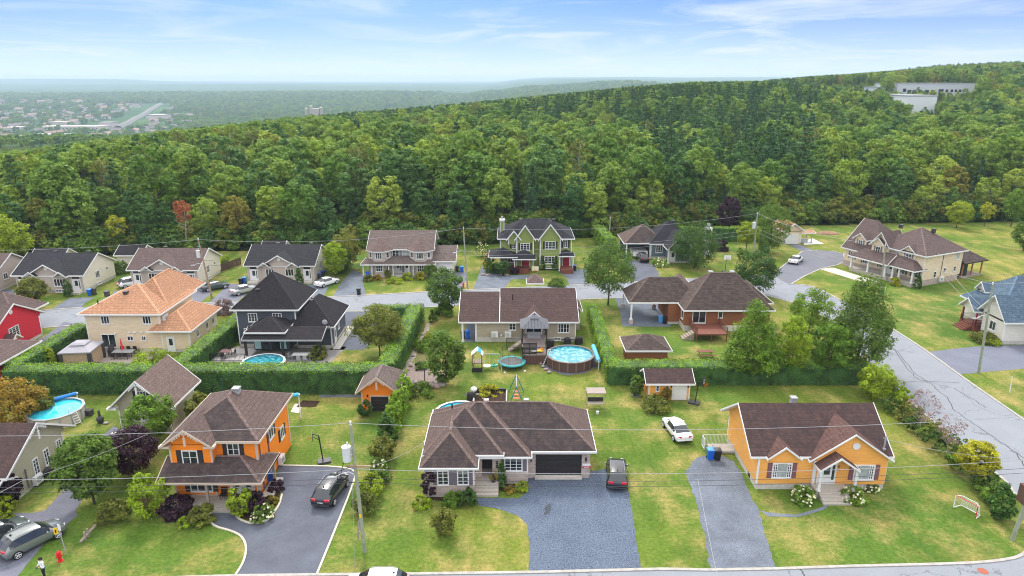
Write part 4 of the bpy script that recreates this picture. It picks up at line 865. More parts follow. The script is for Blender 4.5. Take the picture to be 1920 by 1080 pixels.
h.vent(1.6, 132.4, 8.5, darkgrey, .33); h.vent(8.2, 132.4, 8.5, darkgrey, .33); h.win('F', 7.2, .5, 126.2, 1.6, .35, 1, 1)

# ---- slate blue house with carport
h = House('bungalow', 'slate blue bungalow with carport and grey hipped roof behind the round dark tree', 'house', 23.4, 131, wall=S_blue, roofm=R_bluegrey)
h.walls(28.2, 36.5, 135, 143, 3.2); h.roof(27.7, 37.2, 134.4, 143.6, 3.2, 3.9, 'hh', 'x'); h.roof(22.7, 31.5, 134.9, 143.6, 3.2, 3.1, 'hh', 'x', mat=R_brown); h.roof(30.5, 35.8, 130.2, 139, 3.0, 2.9, 'gh', 'y'); h.walls(31.2, 35.4, 131.5, 136, 3.0); h.gable('y', 30.5, 35.8, 131.4, 133, 2.9, 3.0, 2.9, .5)
h.box('wall', S_blue, 23.2, 28.2, 141.5, 143, 0, 3.1); h.posts([(23.3, 135.2), (28.1, 135.2), (30.8, 130.5)], 0, 3.15, .12); h.box('corner_board', white, 28.15, 28.35, 134.95, 135.0, .4, 3.1)
h.win('F', 29.9, 2.0, 135, 1.4, 1.5, 3, 3); h.door('F', 31.9, .3, 131.4, .9, 2.1); h.vent(33.2, 138.6, 7.0, darkgrey, .35)
h.box('chimney', white, 39.6, 41, 137, 138.2, 0, 6.0); h.box('chimney_pot', grey, 40, 40.6, 137.3, 137.9, 6, 6.7)

# ---- cream house at the cul-de-sac (turned to face it)
A_ = math.atan2(115.3-130, 72.06-65.2)
h = House('two_storey_house', 'large cream house with stone base, brown roofs, dormers and long white posted porch', 'house', 65.2, 130.0, A_, wall=S_cream, roofm=R_mauve, local=True)
h.box('stone_wall', S_stone, -.03, 16.2, -.03, 10, 0, 1.1); h.box('wall', S_cream, 0, 6.2, 0, 10, 1.1, 3.55); h.walls(6.0, 16.2, 0, 10.4, 5.55, 1.1, base=0)
h.roof(-.5, 8, -.6, 10.5, 3.6, 5.3, 'gh', 'x', cap=False); h.gable('x', -.6, 10.5, .0, 1, 3.4, 3.6, 5.3, .6)
h.roof(5.6, 16.75, -.55, 10.9, 5.6, 3.6, 'hh', 'y'); h.roof(1.3, 9, 2.2, 9.2, 5.55, 2.6, 'gg', 'x', cap=False) if False else None
def dorm(a0, a1, yf, zb, ze, rs, depth=4, wz=None, ww=1.0):
    h.box('dormer_wall', S_cream, a0, a1, yf, yf+depth, zb, ze); h.roof(a0-.35, a1+.35, yf-.4, yf+depth+1, ze, rs, 'gg', 'y', cap=False); h.gable('y', a0-.35, a1+.35, yf, yf+1, ze-.1, ze, rs, .35); h.win('F', (a0+a1)/2, wz or (ze-.75), yf, ww, 1.15, 2, 2, sh_grey, sw=.32)
dorm(1.5, 3.9, .6, 4.0, 5.7, 1.25, 4); dorm(6.3, 9.0, -.9, 3.4, 5.7, 1.5, 5); dorm(12.0, 14.6, -.25, 3.2, 5.5, 1.35, 4, ww=1.1)
h.roof(5.9, 10.0, -1.1, 4, 5.65, 2.6, 'gg', 'y', cap=False); h.gable('y', 5.9, 10.0, -.5, 3, 3, 5.65, 2.6, .5); h.box('stone_wall', S_stone, 9.3, 11.2, -.08, 2, 3.4, 5.5)
h.win('F', 1.8, 2.4, 0, 1.0, 1.3, 2, 2, sh_grey, sw=.32)
for a in (4.7, 8.2): h.win('F', a, 2.1, -.03, 1.0, 1.2, 2, 2, sh_grey, sw=.32)
h.door('F', 10.2, .75, -.03, 1.0, 2.05, side=.4); h.win('F', 12.4, 2.0, -.03, 1.3, 1.2, 2, 2, sh_grey, sw=.32); h.win('F', 14.9, 2.0, -.03, 1.2, 1.2, 2, 2, sh_grey, sw=.32)
h.box('porch_deck', deck_g, 3.4, 11.2, -2.4, -.04, 0, .7); h.box('porch_deck', deck_g, 11.2, 15.9, -2.0, -.04, 0, .72)
h.roof(3.1, 11.4, -2.9, 1.2, 3.05, 1.6, 'hg', 'x', cap=False); h.roof(8, 16.3, -2.4, 1.4, 3.0, 1.7, 'gh', 'x', cap=False)
h.posts([(3.6, -2.3), (7.2, -2.3), (10.7, -2.3), (12.0, -2.0), (13.2, -1.9), (15.7, -1.9)], .7, 3.0, .13)
h.win('R', 1.0+8.0, 4.6, 16.2, .95, 1.2, 2, 2, cur=True)
for a, z in ((3.4, 1.8), (5.9, 2.3), (8.7, 2.3)): h.win('R', a, z, 16.2, .75, 1.2 if a < 4 else .95, 1, 2)
h.heat_pump('R', 5.0, .5, 16.2); h.vent(6.9, 5.5, 8.7, darkgrey, .33); h.vent(12.6, 6.5, 8.9, darkgrey, .33); h.box('downspout', sh_grey, 16.2, 16.28, 4.9, 5.0, .5, 5.2)
# cedar pavilion behind it
t = thing('cedar_pavilion', 'open timber pavilion with brown shingled roof behind the large cream house', 'pavilion', (82.6, 120.6, 0), A_+math.pi/2)
hh = House.__new__(House); hh.root = t; hh.o = (0, 0); hh.roofm = R_fleck; hh.trim = D_black; hh.wall = S_bsiding
hh.roof(-.4, 6.4, -.4, 6.0, 2.9, 2.1, 'gh', 'x', cap=False, trim=D_black)
cedar = plain('cedar_post', (.38, .19, .08), .7)
for x, y in ((.2, .2), (3, .2), (5.8, .2), (5.8, 5.4), (.2, 5.4)): MB().box(-.1, .1, -.1, .1, 0, 2.85).build('post', cedar, t, (x, y, 0))
hh.box('screen_wall', D_black, -.3, 2.0, .4, 5.6, .2, 2.7); hh.box('floor_deck', wood, -.3, 6.0, -.2, 5.6, 0, .2)

# ---- blue roofed house at the right edge
h = House('house', 'pale house with bright blue shingled roofs and wooden entrance steps at the right edge', 'house', 67.3, 87.7, wall=S_white, roofm=R_blue)
h.walls(67.5, 84, 87.8, 92.3, 3.3, base=.5); h.walls(69.3, 84, 92.3, 99, 3.3, base=.5)
h.roof(66.9, 86, 87.2, 93.0, 3.35, 3.1, 'gg', 'x', cap=False); h.gable('x', 87.2, 93.0, 67.5, 68, 3.1, 3.35, 3.1, .5)
h.roof(68.7, 84.5, 90.6, 99.7, 3.35, 4.4, 'hh', 'x'); h.roof(69.7, 76, 96.3-.3, 98.3, 5.0, 1.3, 'gg', 'x', cap=False); h.box('dormer_wall', S_white, 70.1, 75, 96.3, 98.0, 3.6, 5.0); h.gable('x', 96.0, 98.3, 70.1, 72, 4.8, 5.0, 1.3, .3)
h.win('L', 97.15, 4.5, 70.1, .6, .9, 2, 2); h.win('L', 90.1, 1.95, 67.5, 1.3, 1.35, 2, 1)
h.roof(66.3, 70.5, 92.6, 96.2, 3.1, 1.6, 'gg', 'x', cap=False); h.gable('x', 92.6, 96.2, 66.8, 68, 2.9, 3.1, 1.6, .4)
h.win('L', 95.7, 1.9, 69.3, 1.3, 1.2, 2, 1, cur=True); h.door('L', 93.7, .8, 69.3, .9, 2.05)
h.box('porch_deck', redwood, 66.8, 69.28, 92.7, 96.1, .0, .8); h.posts([(67.0, 92.9), (67.0, 95.9)], .8, 3.1, .09, D_maroon); rail(h, [(69.2, 92.75), (66.9, 92.75), (66.9, 93.3)], .8, D_black); rail(h, [(69.2, 96.05), (66.9, 96.05), (66.9, 95.6)], .8, D_black)
for i in range(4): h.box('step', redwood, 66.8-.3*(i+1), 66.8-.3*i, 93.3, 95.6, 0, .8*(4-i)/5)
h.roof(71.5, 86, 84.6, 88.2, 3.2, 1.5, 'gg', 'x', cap=False); h.vent(76.5, 97.8, 6.8, black, .33)

# ---- tan garage far right and pale works buildings on the hill
h = House('garage', 'small tan gabled garage with white door beyond the cul-de-sac', 'garage', 60.0, 147.8, wall=S_cream, roofm=R_tan)
h.walls(60.2, 64.0, 147.8, 154.5, 2.9, base=.2); h.roof(59.7, 64.5, 147.2, 155, 2.95, 1.8, 'gg', 'y', cap=False); h.gable('y', 59.7, 64.5, 147.8, 150, 2.8, 2.95, 1.8, .45); h.gdoor('F', 61.9, .05, 147.78, 2.8, 2.2, white, white)
h.roof(64.1, 67.6, 148.8, 152, 2.3, .3, 'gg', 'x', cap=False); h.posts([(66.9, 149), (66.9, 151.8)], 0, 2.3, .07, wood)
MB().tube((0, 0, 0), (0, -.06, 0), .22, n=12).build('gable_vent', white, h.root, (h.X(62.1), h.Y(147.78), 4.1))
def works(label, px0, px1, pyt, pyb, Y, dep, doors, tone, slope=0):
    a = PZ(px0, pyb, Y); b_ = PZ(px1, pyt, Y); zb = a[2]; zt = b_[2]; mt = plain('metal_cladding_'+tone, (.52, .55, .58) if tone == 'grey' else (.64, .68, .68), .5, var=.04)
    t = thing('works_building', label, 'warehouse', (a[0], Y, 0)); W_ = b_[0]-a[0]
    MB().box(0, W_, 0, dep, min(zb, float(TH(a[0], Y)))-4, zt).build('wall', mt, t); MB().box(-.3, W_+.3, -.3, dep+.3, zt, zt+.4).build('roof_edge', grey, t)
    for fx, fz, w_, h_ in doors: MB().box(-w_/2, w_/2, -.12, .05, 0, h_).build('loading_door' if h_ > 2.5 else 'window', glass if h_ < 2.5 else darkgrey, t, (fx*W_, 0, zb+fz))
    return t
works('long grey flat roofed works building with dark loading doors on the wooded hill', 1680, 1840, 157, 182, 470, 30, [(f, 1.0, 2.6, 3.6) for f in (.15, .21, .28, .36, .43)]+[(.09, 3.4, 2, 2), (.53, .5, 3.2, 4.5)]+[(f, 3.2, 1.6, 1.6) for f in (.6, .66, .71, .76)], 'grey')
works('pale box shaped works building below the long one on the hill', 1697, 1758, 180, 212, 400, 22, [], 'pale')
works('low white roofed shed left of the works buildings', 1636, 1660, 164, 176, 470, 12, [], 'grey'); works('grey annexe below the long works building', 1676, 1695, 177, 192, 440, 12, [(.5, .5, 2, 2)], 'grey')
# ================================================================ vegetation
G_ = dict(
 maple=leafmat('maple_leaves', (.085, .165, .013), (.12, .20, .015)), dark=leafmat('dark_green_leaves', (.036, .082, .012), (.055, .105, .016)),
 lime=leafmat('lime_leaves', (.17, .25, .012), (.21, .26, .015)), mid=leafmat('green_leaves', (.062, .118, .014), (.09, .15, .018)),
 olive=leafmat('olive_leaves', (.10, .125, .018), (.14, .15, .02)), yellow=leafmat('yellow_leaves', (.24, .26, .012), (.27, .27, .014)),
 orange=leafmat('orange_leaves', (.24, .15, .018), (.17, .16, .02), .5), purple=leafmat('purple_leaves', (.030, .014, .022), (.045, .018, .026)), red=leafmat('red_leaves', (.26, .06, .035), (.30, .11, .04)),
 cedar=leafmat('cedar_foliage', (.034, .088, .010), (.048, .105, .012), .4, .15), cedarl=leafmat('light_cedar_foliage', (.13, .225, .014), (.15, .25, .016), .35, .25), pine=leafmat('pine_needles', (.040, .105, .036), (.075, .145, .040), .4, .25),
 spruce=leafmat('spruce_needles', (.028, .075, .030), (.05, .11, .038), .4, .2), dry=leafmat('pinkish_dry_leaves', (.17, .12, .11), (.20, .13, .13)), white=leafmat('white_blossom', (.62, .62, .42), (.7, .66, .5), .15), pink=leafmat('pink_blossom', (.5, .15, .17), (.45, .2, .2)),
 w1=leafmat('woodland_leaves', (.085, .165, .020), (.16, .235, .032), .25), w2=leafmat('woodland_light_leaves', (.16, .24, .026), (.23, .285, .038), .25), w3=leafmat('woodland_dark_leaves', (.045, .11, .022), (.085, .16, .034), .25), w4=leafmat('woodland_golden_leaves', (.17, .16, .02), (.20, .17, .03), .25))
bark = plain('bark', (.075, .06, .05), .9, .1, var=.3, nscale=5); pbark = plain('pale_bark', (.34, .32, .29), .85, .1, var=.3, nscale=4)

FB = 1.0
def quads_mesh(name, c, nrm_, size, mat, asp=.62, bend=.15, rs=nrs):
    n = len(c); nrm_ = nrm_/np.maximum(1e-6, np.linalg.norm(nrm_, axis=1))[:, None]
    r = rs.normal(size=(n, 3)); u = np.cross(nrm_, r); u /= np.maximum(1e-6, np.linalg.norm(u, axis=1))[:, None]; v = np.cross(nrm_, u)
    s = (size*rs.uniform(.6, 1.35, n))[:, None]
    V = np.empty((n, 4, 3)); V[:, 0] = c-u*s*.5-nrm_*s*bend; V[:, 1] = c+v*s*.5*asp; V[:, 2] = c+u*s*.5-nrm_*s*bend; V[:, 3] = c-v*s*.5*asp
    me = bpy.data.meshes.new(name); me.vertices.add(n*4); me.vertices.foreach_set('co', V.reshape(-1).astype(np.float32))
    me.loops.add(n*4); me.loops.foreach_set('vertex_index', np.arange(n*4, dtype=np.int32)); me.polygons.add(n)
    me.polygons.foreach_set('loop_start', np.arange(0, n*4, 4, dtype=np.int32)); me.materials.append(mat); me.update(calc_edges=True); return me
PROF = {'round': lambda t: np.sin(np.pi*np.clip(t, .02, .98))**.55, 'oval': lambda t: np.sin(np.pi*np.clip(t*.93+.05, 0, 1))**.7*(1-.15*t),
 'cone': lambda t: (1-t)**.75*np.minimum(1, t*7+.35), 'col': lambda t: (1-t**3)**.7*np.minimum(1, t*6+.6)*(1-.3*t), 'vase': lambda t: (t**.7)*(1-t**4)**.5*1.15, 'dome': lambda t: np.sqrt(np.clip(1-t*t, 0, 1)), 'drop': lambda t: (1-t)**.6*np.minimum(1, t*4+.2)*1.08}
def crown_mesh(name, mat, seed, r, z0, z1, shape='round', ncl=60, per=45, leaf=.4, shell=.45, clr=.26, lean=.0, asp=.62):
    rs = np.random.RandomState(seed); t = rs.uniform(0, 1, ncl*3); keep = rs.uniform(0, 1, ncl*3) < PROF[shape](t)**1.2; t = t[keep][:ncl]; k = len(t)
    ph = rs.uniform(0, 2*np.pi, k); rad = PROF[shape](t)*r*np.sqrt(rs.uniform(shell, 1, k))*.86
    lob = 1+.09*np.sin(ph*3+seed)+.07*np.sin(ph*5+t*6+seed*2); rad *= lob
    cc = np.column_stack([rad*np.cos(ph), rad*np.sin(ph), z0+(z1-z0)*(t*.94+.03)])
    rc = r*clr*rs.uniform(.6, 1.25, k)
    d = rs.normal(size=(k, per, 3)); outw = cc*np.array([1, 1, 0])/max(r, .1); outw[:, 2] = .45; d += outw[:, None, :]*1.0; d /= np.linalg.norm(d, axis=2)[:, :, None]
    rr = rs.uniform(.55, 1.05, (k, per, 1)); pos = cc[:, None, :]+d*rr*rc[:, None, None]*np.array([1, 1, .72]); nn = d*.75+np.array([0, 0, .35])+rs.normal(size=d.shape)*.38
    return quads_mesh(name, pos.reshape(-1, 3), nn.reshape(-1, 3), leaf, mat, asp, rs=rs)
def conifer_mesh(name, mat, seed, r, z0, z1, tiers=16, nb=9, per=16, leaf=.5, droop=.15, power=.9, up=0.0):
    rs = np.random.RandomState(seed); C_ = []; Nn = []
    for i in range(tiers):
        t = (i+rs.uniform(-.3, .3))/tiers; t = min(max(t, 0), .985); z = z0+(z1-z0)*t; Lr = r*((1-t)**power)*rs.uniform(.8, 1.1)+.12
        for b_ in range(max(4, int(nb*(1-t*.5)))):
            a = rs.uniform(0, 2*np.pi); L_ = Lr*rs.uniform(.65, 1.12); s = np.sqrt(rs.uniform(.05, 1, per))
            side = rs.normal(size=per)*.16*L_*(1.1-s*.6); x = s*L_
            zz = z-droop*x+up*x*s+rs.normal(size=per)*.10
            C_.append(np.column_stack([x*np.cos(a)-side*np.sin(a), x*np.sin(a)+side*np.cos(a), zz])); nn = rs.normal(size=(per, 3))*.45+np.array([np.cos(a)*.35, np.sin(a)*.35, .8]); Nn.append(nn)
    return quads_mesh(name, np.vstack(C_), np.vstack(Nn), leaf, mat, .4, .12, rs=rs)
def trunk_mesh(name, mat, seed, h, r, limbs=6, spread=.35, z0=.35, fork=False):
    rs = random.Random(seed); m = MB(); p = Vector((0, 0, -.1)); rr = r; N_ = 5
    for i in range(N_):
        q = Vector((rs.uniform(-.03, .03)*h*(i+1)/3, rs.uniform(-.03, .03)*h*(i+1)/3, h*(i+1)/N_)); m.tube(p, q, rr, rr*.78, 6, cap=(i == N_-1)); p = q; rr *= .78
    for i in range(limbs):
        t = z0+(.9-z0)*i/max(1, limbs-1)*.9; a = rs.uniform(0, 6.28); L_ = h*spread*(1.1-t*.6); b = Vector((0, 0, h*t)); e = b+Vector((math.cos(a)*L_, math.sin(a)*L_, L_*.75))
        mid = b.lerp(e, .5)+Vector((0, 0, -L_*.06)); m.tube(b, mid, r*.42*(1-t*.5), r*.28*(1-t*.5), 5, False); m.tube(mid, e, r*.28*(1-t*.5), r*.1, 5)
    return m.mesh(name, mat, True)
def tree(name, label, cat, x, y, crown, trunk, s=1.0, sz=None, rz=None, group=None, mat=None, z=None):
    r_ = thing(name, label, cat, (x, y, float(TH(x, y)) if z is None else z), rz if rz is not None else rnd.uniform(0, 6.28), group)
    r_.scale = (s, s, sz or s)
    c_ = link('crown' if 'tree' in name or 'maple' in name or 'birch' in name else 'foliage', crown, r_)
    if mat: c_.material_slots[0].link = 'OBJECT'; c_.material_slots[0].material = mat
    if trunk: link('trunk' if 'tree' in name or 'maple' in name or 'birch' in name else 'stem', trunk, r_)
    return r_
seedn = [100]
def ytree(name, label, px, py, w_, h_, kind, shape='round', base=.22, cat='tree', leaf=.30, ncl=110, per=64, tr=bark, bot=None, world=None, clr=.27, shell=.3, group=None):
    if cat == 'tree' and kind != 'dry' and shape != 'vase': ncl = int(max(ncl, 90)*1.25); per = int(max(per, 60)*1.1); leaf *= .88; clr = max(clr, .27)
    seedn[0] += 1; x, y = world or P(px, py); sd_ = seedn[0]
    cm = crown_mesh('crown', G_[kind], sd_, w_/2, h_*base, h_, shape, ncl, per, leaf, shell, clr)
    tm = trunk_mesh('trunk', tr, sd_, h_*.8, max(.05, h_*.016), 6, .3 if w_ > 2 else .12, max(.15, base)) if base > .02 or w_ > 2.4 else trunk_mesh('stem', tr, sd_, h_*.6, .03, 5, .3, .1)
    return tree(name, label, cat, x, y, cm, tm, 1, None, 0, group)
Y = ytree
Y('linden_tree', 'dark green oval tree beside the stone patch and the play set', 836, 722, 4.9, 7.0, 'mid', 'oval', .08, ncl=110, per=60, leaf=.3)
Y('maple_tree', 'rounded mid green tree at the street corner left of the taupe bungalow', 835, 590, 6.2, 7.4, 'mid', 'oval', .2, ncl=95)
Y('lime_shrub', 'lime tinted bush under the rounded tree left of the taupe bungalow', 833, 590, 3.4, 2.0, 'maple', 'dome', .0, 'shrub', ncl=40)
Y('apple_tree', 'round topped dense tree inside the charcoal house hedge', 712, 668, 6.8, 6.8, 'olive', 'round', .26, ncl=130, per=60, leaf=.3)
Y('maple_tree', 'large spreading maple on the lawn beside the back street', 1140, 572, 9.0, 10.4, 'mid', 'oval', .22, ncl=130)
Y('maple_tree', 'dark round topped maple hiding the slate blue house', 1302, 503, 9.2, 8.8, 'dark', 'round', .06, ncl=150, per=55)
Y('maple_tree', 'dark ball shaped maple behind the brick bungalow', 1415, 553, 7.2, 7.4, 'dark', 'round', .1, ncl=110, per=50)
Y('oval_tree', 'tall dense oval tree left of the tan garage', 1442, 474, 8.2, 11, 'mid', 'oval', .08, ncl=120, per=55)
Y('golden_tree', 'pale yellow green tree beside the transformer pole', 1398, 478, 5.0, 7.0, 'lime', 'round', .35, ncl=50)
Y('shrub', 'airy green shrub under the pale yellow tree by the pole', 1393, 492, 3.4, 3.4, 'mid', 'oval', .05, 'shrub', ncl=30, per=30)
Y('maple_tree', 'bright green pointed maple in front of the brick bungalow corner', 1406, 713, 7.4, 10.4, 'maple', 'cone', .16, ncl=150, per=60, clr=.24)
Y('maple_tree', 'narrow lime green young maple between two larger ones', 1480, 713, 4.8, 8.4, 'lime', 'oval', .18, ncl=80)
Y('maple_tree', 'fresh green young maple in front of the big dark tree', 1551, 713, 5.2, 7.6, 'maple', 'oval', .2, ncl=80)
Y('big_maple_tree', 'tallest dark green tree at the bend of the cross street', 1604, 697, 9.0, 12.8, 'mid', 'drop', .08, ncl=210, per=60, clr=.2)
Y('maple_tree', 'mid green tree tucked behind the bright maples', 1512, 655, 6.5, 8.6, 'maple', 'round', .1, ncl=90)
Y('willow_shrub', 'pale feathery willow bush at the end of the long hedge', 1640, 748, 4.4, 4.2, 'lime', 'round', .03, 'shrub', ncl=90, per=50, leaf=.26, clr=.3)
Y('shrub', 'yellow green bush beside the street next to the willow', 1690, 768, 2.2, 2.6, 'lime', 'round', .03, 'shrub', ncl=35)
Y('dry_tree', 'thin pinkish grey leaved small tree, the larger of two in the hedge', 1722, 818, 4.2, 5.0, 'dry', 'vase', .3, ncl=55, per=14, leaf=.17, tr=pbark, clr=.24)
Y('dry_tree', 'thin pinkish grey leaved small tree, the smaller of two in the hedge', 1772, 860, 3.4, 4.4, 'dry', 'vase', .3, ncl=45, per=12, leaf=.17, tr=pbark, clr=.24)
Y('golden_maple_tree', 'golden yellow small maple near the street corner', 1825, 905, 3.4, 3.9, 'yellow', 'round', .22, ncl=60, leaf=.26)
for i, (px, py, w_, h_, k) in enumerate(((1668, 772, 1.8, 1.6, 'mid'), (1690, 790, 1.8, 1.7, 'olive'), (1708, 806, 1.6, 1.5, 'dark'), (1735, 822, 1.9, 1.6, 'mid'), (1752, 842, 1.8, 1.6, 'dark'), (1778, 868, 1.9, 1.8, 'mid'), (1800, 885, 2.0, 2.0, 'maple'), (1843, 925, 1.9, 1.9, 'mid'), (1855, 945, 1.6, 1.8, 'maple'), (1712, 785, 1.9, 1.4, 'mid'), (1755, 815, 2, 1.4, 'olive'), (1790, 848, 2, 1.6, 'mid'), (1838, 905, 2, 1.6, 'dark'))):
    Y('hedge_shrub', 'green shrub in the loose hedge along the cross street', px, py, w_*1.25, h_*1.1, k, 'round', .02, 'shrub', ncl=26, per=32, leaf=.22, group='shrubs of the loose hedge along the cross street')
Y('cedar', 'rounded green cedar near the pole at the street corner', 1873, 972, 2.3, 3.2, 'cedar', 'oval', .0, 'cedar', ncl=70, per=50, leaf=.2)
Y('maple_tree', 'broad maple beside the bronze leaved tree, bottom left', 177, 945, 5.0, 6.6, 'mid', 'round', .14, ncl=150, per=55, leaf=.32)
Y('copper_tree', 'dark purple leaved tree next to the broad maple', 250, 892, 4.8, 5.0, 'purple', 'round', .08, ncl=100, per=50, leaf=.26)
Y('maple_tree', 'small maple turning yellow in front of the sage garage', 291, 832, 4.9, 5.4, 'maple', 'round', .15, ncl=90, per=45, leaf=.28)
Y('shrub', 'yellow green shrub between the sage garage and the orange house', 374, 790, 3.0, 3.4, 'olive', 'oval', .0, 'shrub', ncl=60)
Y('crab_tree', 'small round tree before the far left bungalow', 66, 577, 4.6, 4.8, 'olive', 'round', .3, ncl=60)
Y('maple_tree', 'bright green young tree right of the blue roofed bungalow', 630, 524, 4.6, 7.4, 'lime', 'oval', .15, ncl=70)
Y('tree', 'dull olive tree behind the bright young tree', 650, 503, 6.0, 7.5, 'olive', 'round', .05, ncl=80)
Y('tree', 'dark shrubby tree left of the driveway of the turret house', 640, 512, 4.4, 5.2, 'mid', 'round', .05, ncl=60)
Y('autumn_shrub', 'large shrub with orange top at the left edge', 28, 800, 6.2, 5.4, 'orange', 'round', .0, 'shrub', ncl=120, per=55, leaf=.28)
Y('shrub', 'olive bush between the orange shrub and the blue pool', 70, 782, 4.0, 3.6, 'olive', 'round', .0, 'shrub', ncl=60)
for a in (('shrub', 'tall lime green shrub left of the orange house porch', 283, 965, 3.4, 3.8, 'lime', 'round'), ('shrub', 'wide yellow green shrub under the broad maple', 215, 975, 2.8, 1.9, 'olive', 'dome'), ('barberry', 'wide dark purple barberry under the porch of the orange house', 333, 962, 3.2, 1.5, 'purple', 'dome'),
          ('shrub', 'mid green mound in front of the orange house steps', 378, 978, 2.4, 1.7, 'olive', 'dome'), ('shrub', 'low pale hosta before the purple barberry', 352, 985, 1.8, .7, 'lime', 'dome'), ('shrub', 'rounded bright green shrub right of the orange house steps', 453, 965, 2.4, 2.5, 'lime', 'round'), ('barberry', 'dark purple shrub beside the bright rounded one', 484, 962, 1.7, 2.0, 'purple', 'round'), ('barberry', 'small purple shrub by the blue bin of the orange house', 518, 920, 1.5, 1.1, 'purple', 'dome'),
          ('shrub', 'rusty spirea between barberry and white hydrangea', 508, 945, 1.4, .8, 'orange', 'dome'), ('shrub', 'green shrub top of the row right of the black driveway', 718, 862, 2.8, 2.3, 'olive', 'round'), ('shrub', 'yellow green shrub behind the utility pole', 695, 928, 2.5, 2.0, 'lime', 'round'), ('shrub', 'green shrub nearest the street in the row by the utility pole', 688, 962, 2.3, 1.9, 'olive', 'round'), ('shrub', 'shrub under the white hydrangea right of the black driveway', 712, 905, 2.2, 1.4, 'mid', 'dome'),
          ('barberry', 'tall thin wine red shrub at the stone house corner', 806, 932, 1.5, 3.1, 'purple', 'oval'), ('shrub', 'lime hosta at the left corner of the stone house', 790, 950, 1.6, 1.0, 'lime', 'dome'), ('shrub', 'green fern bush under the front windows of the stone house', 850, 945, 1.9, 1.3, 'maple', 'dome'), ('shrub', 'blue green shrub beside the stone house steps', 878, 947, 1.7, 1.6, 'dark', 'dome'),
          ('shrub', 'lone round bush on the front lawn of the stone house', 832, 1000, 2.2, 2.3, 'olive', 'round'), ('shrub', 'lime hosta in the bed between steps and garage', 978, 920, 1.3, .9, 'lime', 'dome'), ('shrub', 'brownish low plant in the bed beside the steps', 955, 922, 1.1, .6, 'orange', 'dome'),
          ('shrub', 'dark shrub on the left of the ochre shed', 1193, 742, 1.9, 2.6, 'mid', 'round'), ('shrub', 'mixed low shrub in front of the ochre shed', 1228, 768, 3.2, 1.7, 'olive', 'dome'), ('shrub', 'red tipped shrub beside the white door of the ochre shed', 1250, 755, 1.4, 1.8, 'orange', 'round'), ('shrub', 'small green plant behind the ochre shed near the hoop', 1325, 720, 1.0, .8, 'mid', 'dome'),
          ('shrub', 'pale lime shrub on the cream house patio edge', 288, 690, 5.6, 2.4, 'lime', 'dome'), ('shrub', 'small pale tree shrub beside the gazebo', 92, 690, 2.2, 3.0, 'lime', 'oval'), ('shrub', 'red brown shrub at the upper end of the middle hedge', 420, 588, 3.2, 2.4, 'dry', 'dome'), ('shrub', 'clipped round bush on the charcoal house lawn', 598, 672, 2.4, 2.0, 'olive', 'dome'),
          ('shrub', 'clipped ball shrub left of the orange garage door', 686, 780, 1.7, 1.9, 'cedar', 'oval'), ('shrub', 'grassy shrub below the boulders', 788, 740, 3.4, 1.4, 'mid', 'dome'), ('shrub', 'small conifer shrub by the corner tree', 811, 605, 1.5, 2.2, 'mid', 'cone'), ('shrub', 'garden plants in the vegetable strip', 795, 655, 3.0, 1.4, 'maple', 'dome'), ('shrub', 'leafy rhubarb at the lower end of the vegetable strip', 790, 690, 2.0, .7, 'mid', 'dome'), ('shrub', 'lime plants at the top of the vegetable strip', 805, 640, 2.0, 1.2, 'lime', 'dome'),
          ('barberry', 'maroon shrub by the porch of the sage house', 20, 945, 2.4, 3.0, 'purple', 'round'), ('shrub', 'yellow green shrub at the bottom left corner bed', 8, 962, 2.0, 1.6, 'lime', 'round'), ('shrub', 'low lime plant on the drive edge of the sage house', 16, 972, 1.1, .6, 'lime', 'dome'), ('shrub', 'dark green evergreen left of the turret house garage', 808, 522, 2.6, 2.8, 'mid', 'round'), ('shrub', 'golden round shrub before the turret house', 789, 524, 2.0, 1.7, 'yellow', 'dome'), ('shrub', 'golden low shrub between the turret house bays', 763, 524, 2.4, 1.2, 'lime', 'dome'),
          ('shrub', 'flat lime ground cover before the turret house', 742, 529, 3.6, .7, 'lime', 'dome'), ('shrub', 'olive shrub left of the turret house door', 727, 521, 1.5, 1.6, 'olive', 'dome'), ('shrub', 'brownish shrub at the left bay of the turret house', 707, 525, 2.0, 1.0, 'orange', 'dome'), ('shrub', 'dull shrub at the left corner of the turret house', 691, 527, 2.0, 1.2, 'olive', 'dome'),
          ('shrub', 'blue green round shrub under the green house porch', 943, 516, 3.0, 3.0, 'dark', 'round'), ('barberry', 'small maroon shrub left of the green house steps', 966, 514, 1.9, 1.6, 'purple', 'dome'), ('shrub', 'loose green shrub behind the blue green one', 930, 512, 2.2, 2.0, 'mid', 'round'), ('shrub', 'yellow flowering plant by the green house driveway', 914, 509, 1.6, 2.0, 'yellow', 'oval'), ('shrub', 'low bushes over the taupe house ridge', 1045, 535, 3.4, 1.2, 'mid', 'dome'),
          ('shrub', 'golden shrub in front of the large cream house porch', 1677, 535, 1.9, 1.5, 'yellow', 'dome'), ('shrub', 'green and yellow bed by the blue roofed house steps', 1845, 640, 4.0, 1.3, 'olive', 'dome'), ('shrub', 'lime mound at the wall of the blue roofed house', 1860, 645, 2.2, .8, 'lime', 'dome'), ('shrub', 'dark bush at the left of the first blue roofed bungalow driveway', 228, 512, 3.4, 2.4, 'mid', 'dome'), ('shrub', 'reddish shrub beside the mauve roofed bungalow windows', 303, 545, 2.6, 3.0, 'dry', 'round'), ('shrub', 'green low shrub under the mauve roofed bungalow windows', 345, 544, 2.4, 1.0, 'mid', 'dome'),
          ('shrub', 'lime shrub behind the fence by the cream shed', 425, 500, 2.0, 2.2, 'lime', 'round'), ('shrub', 'dense shrub right of the slate house chimney', 1352, 470, 3.2, 2.4, 'purple', 'dome')):
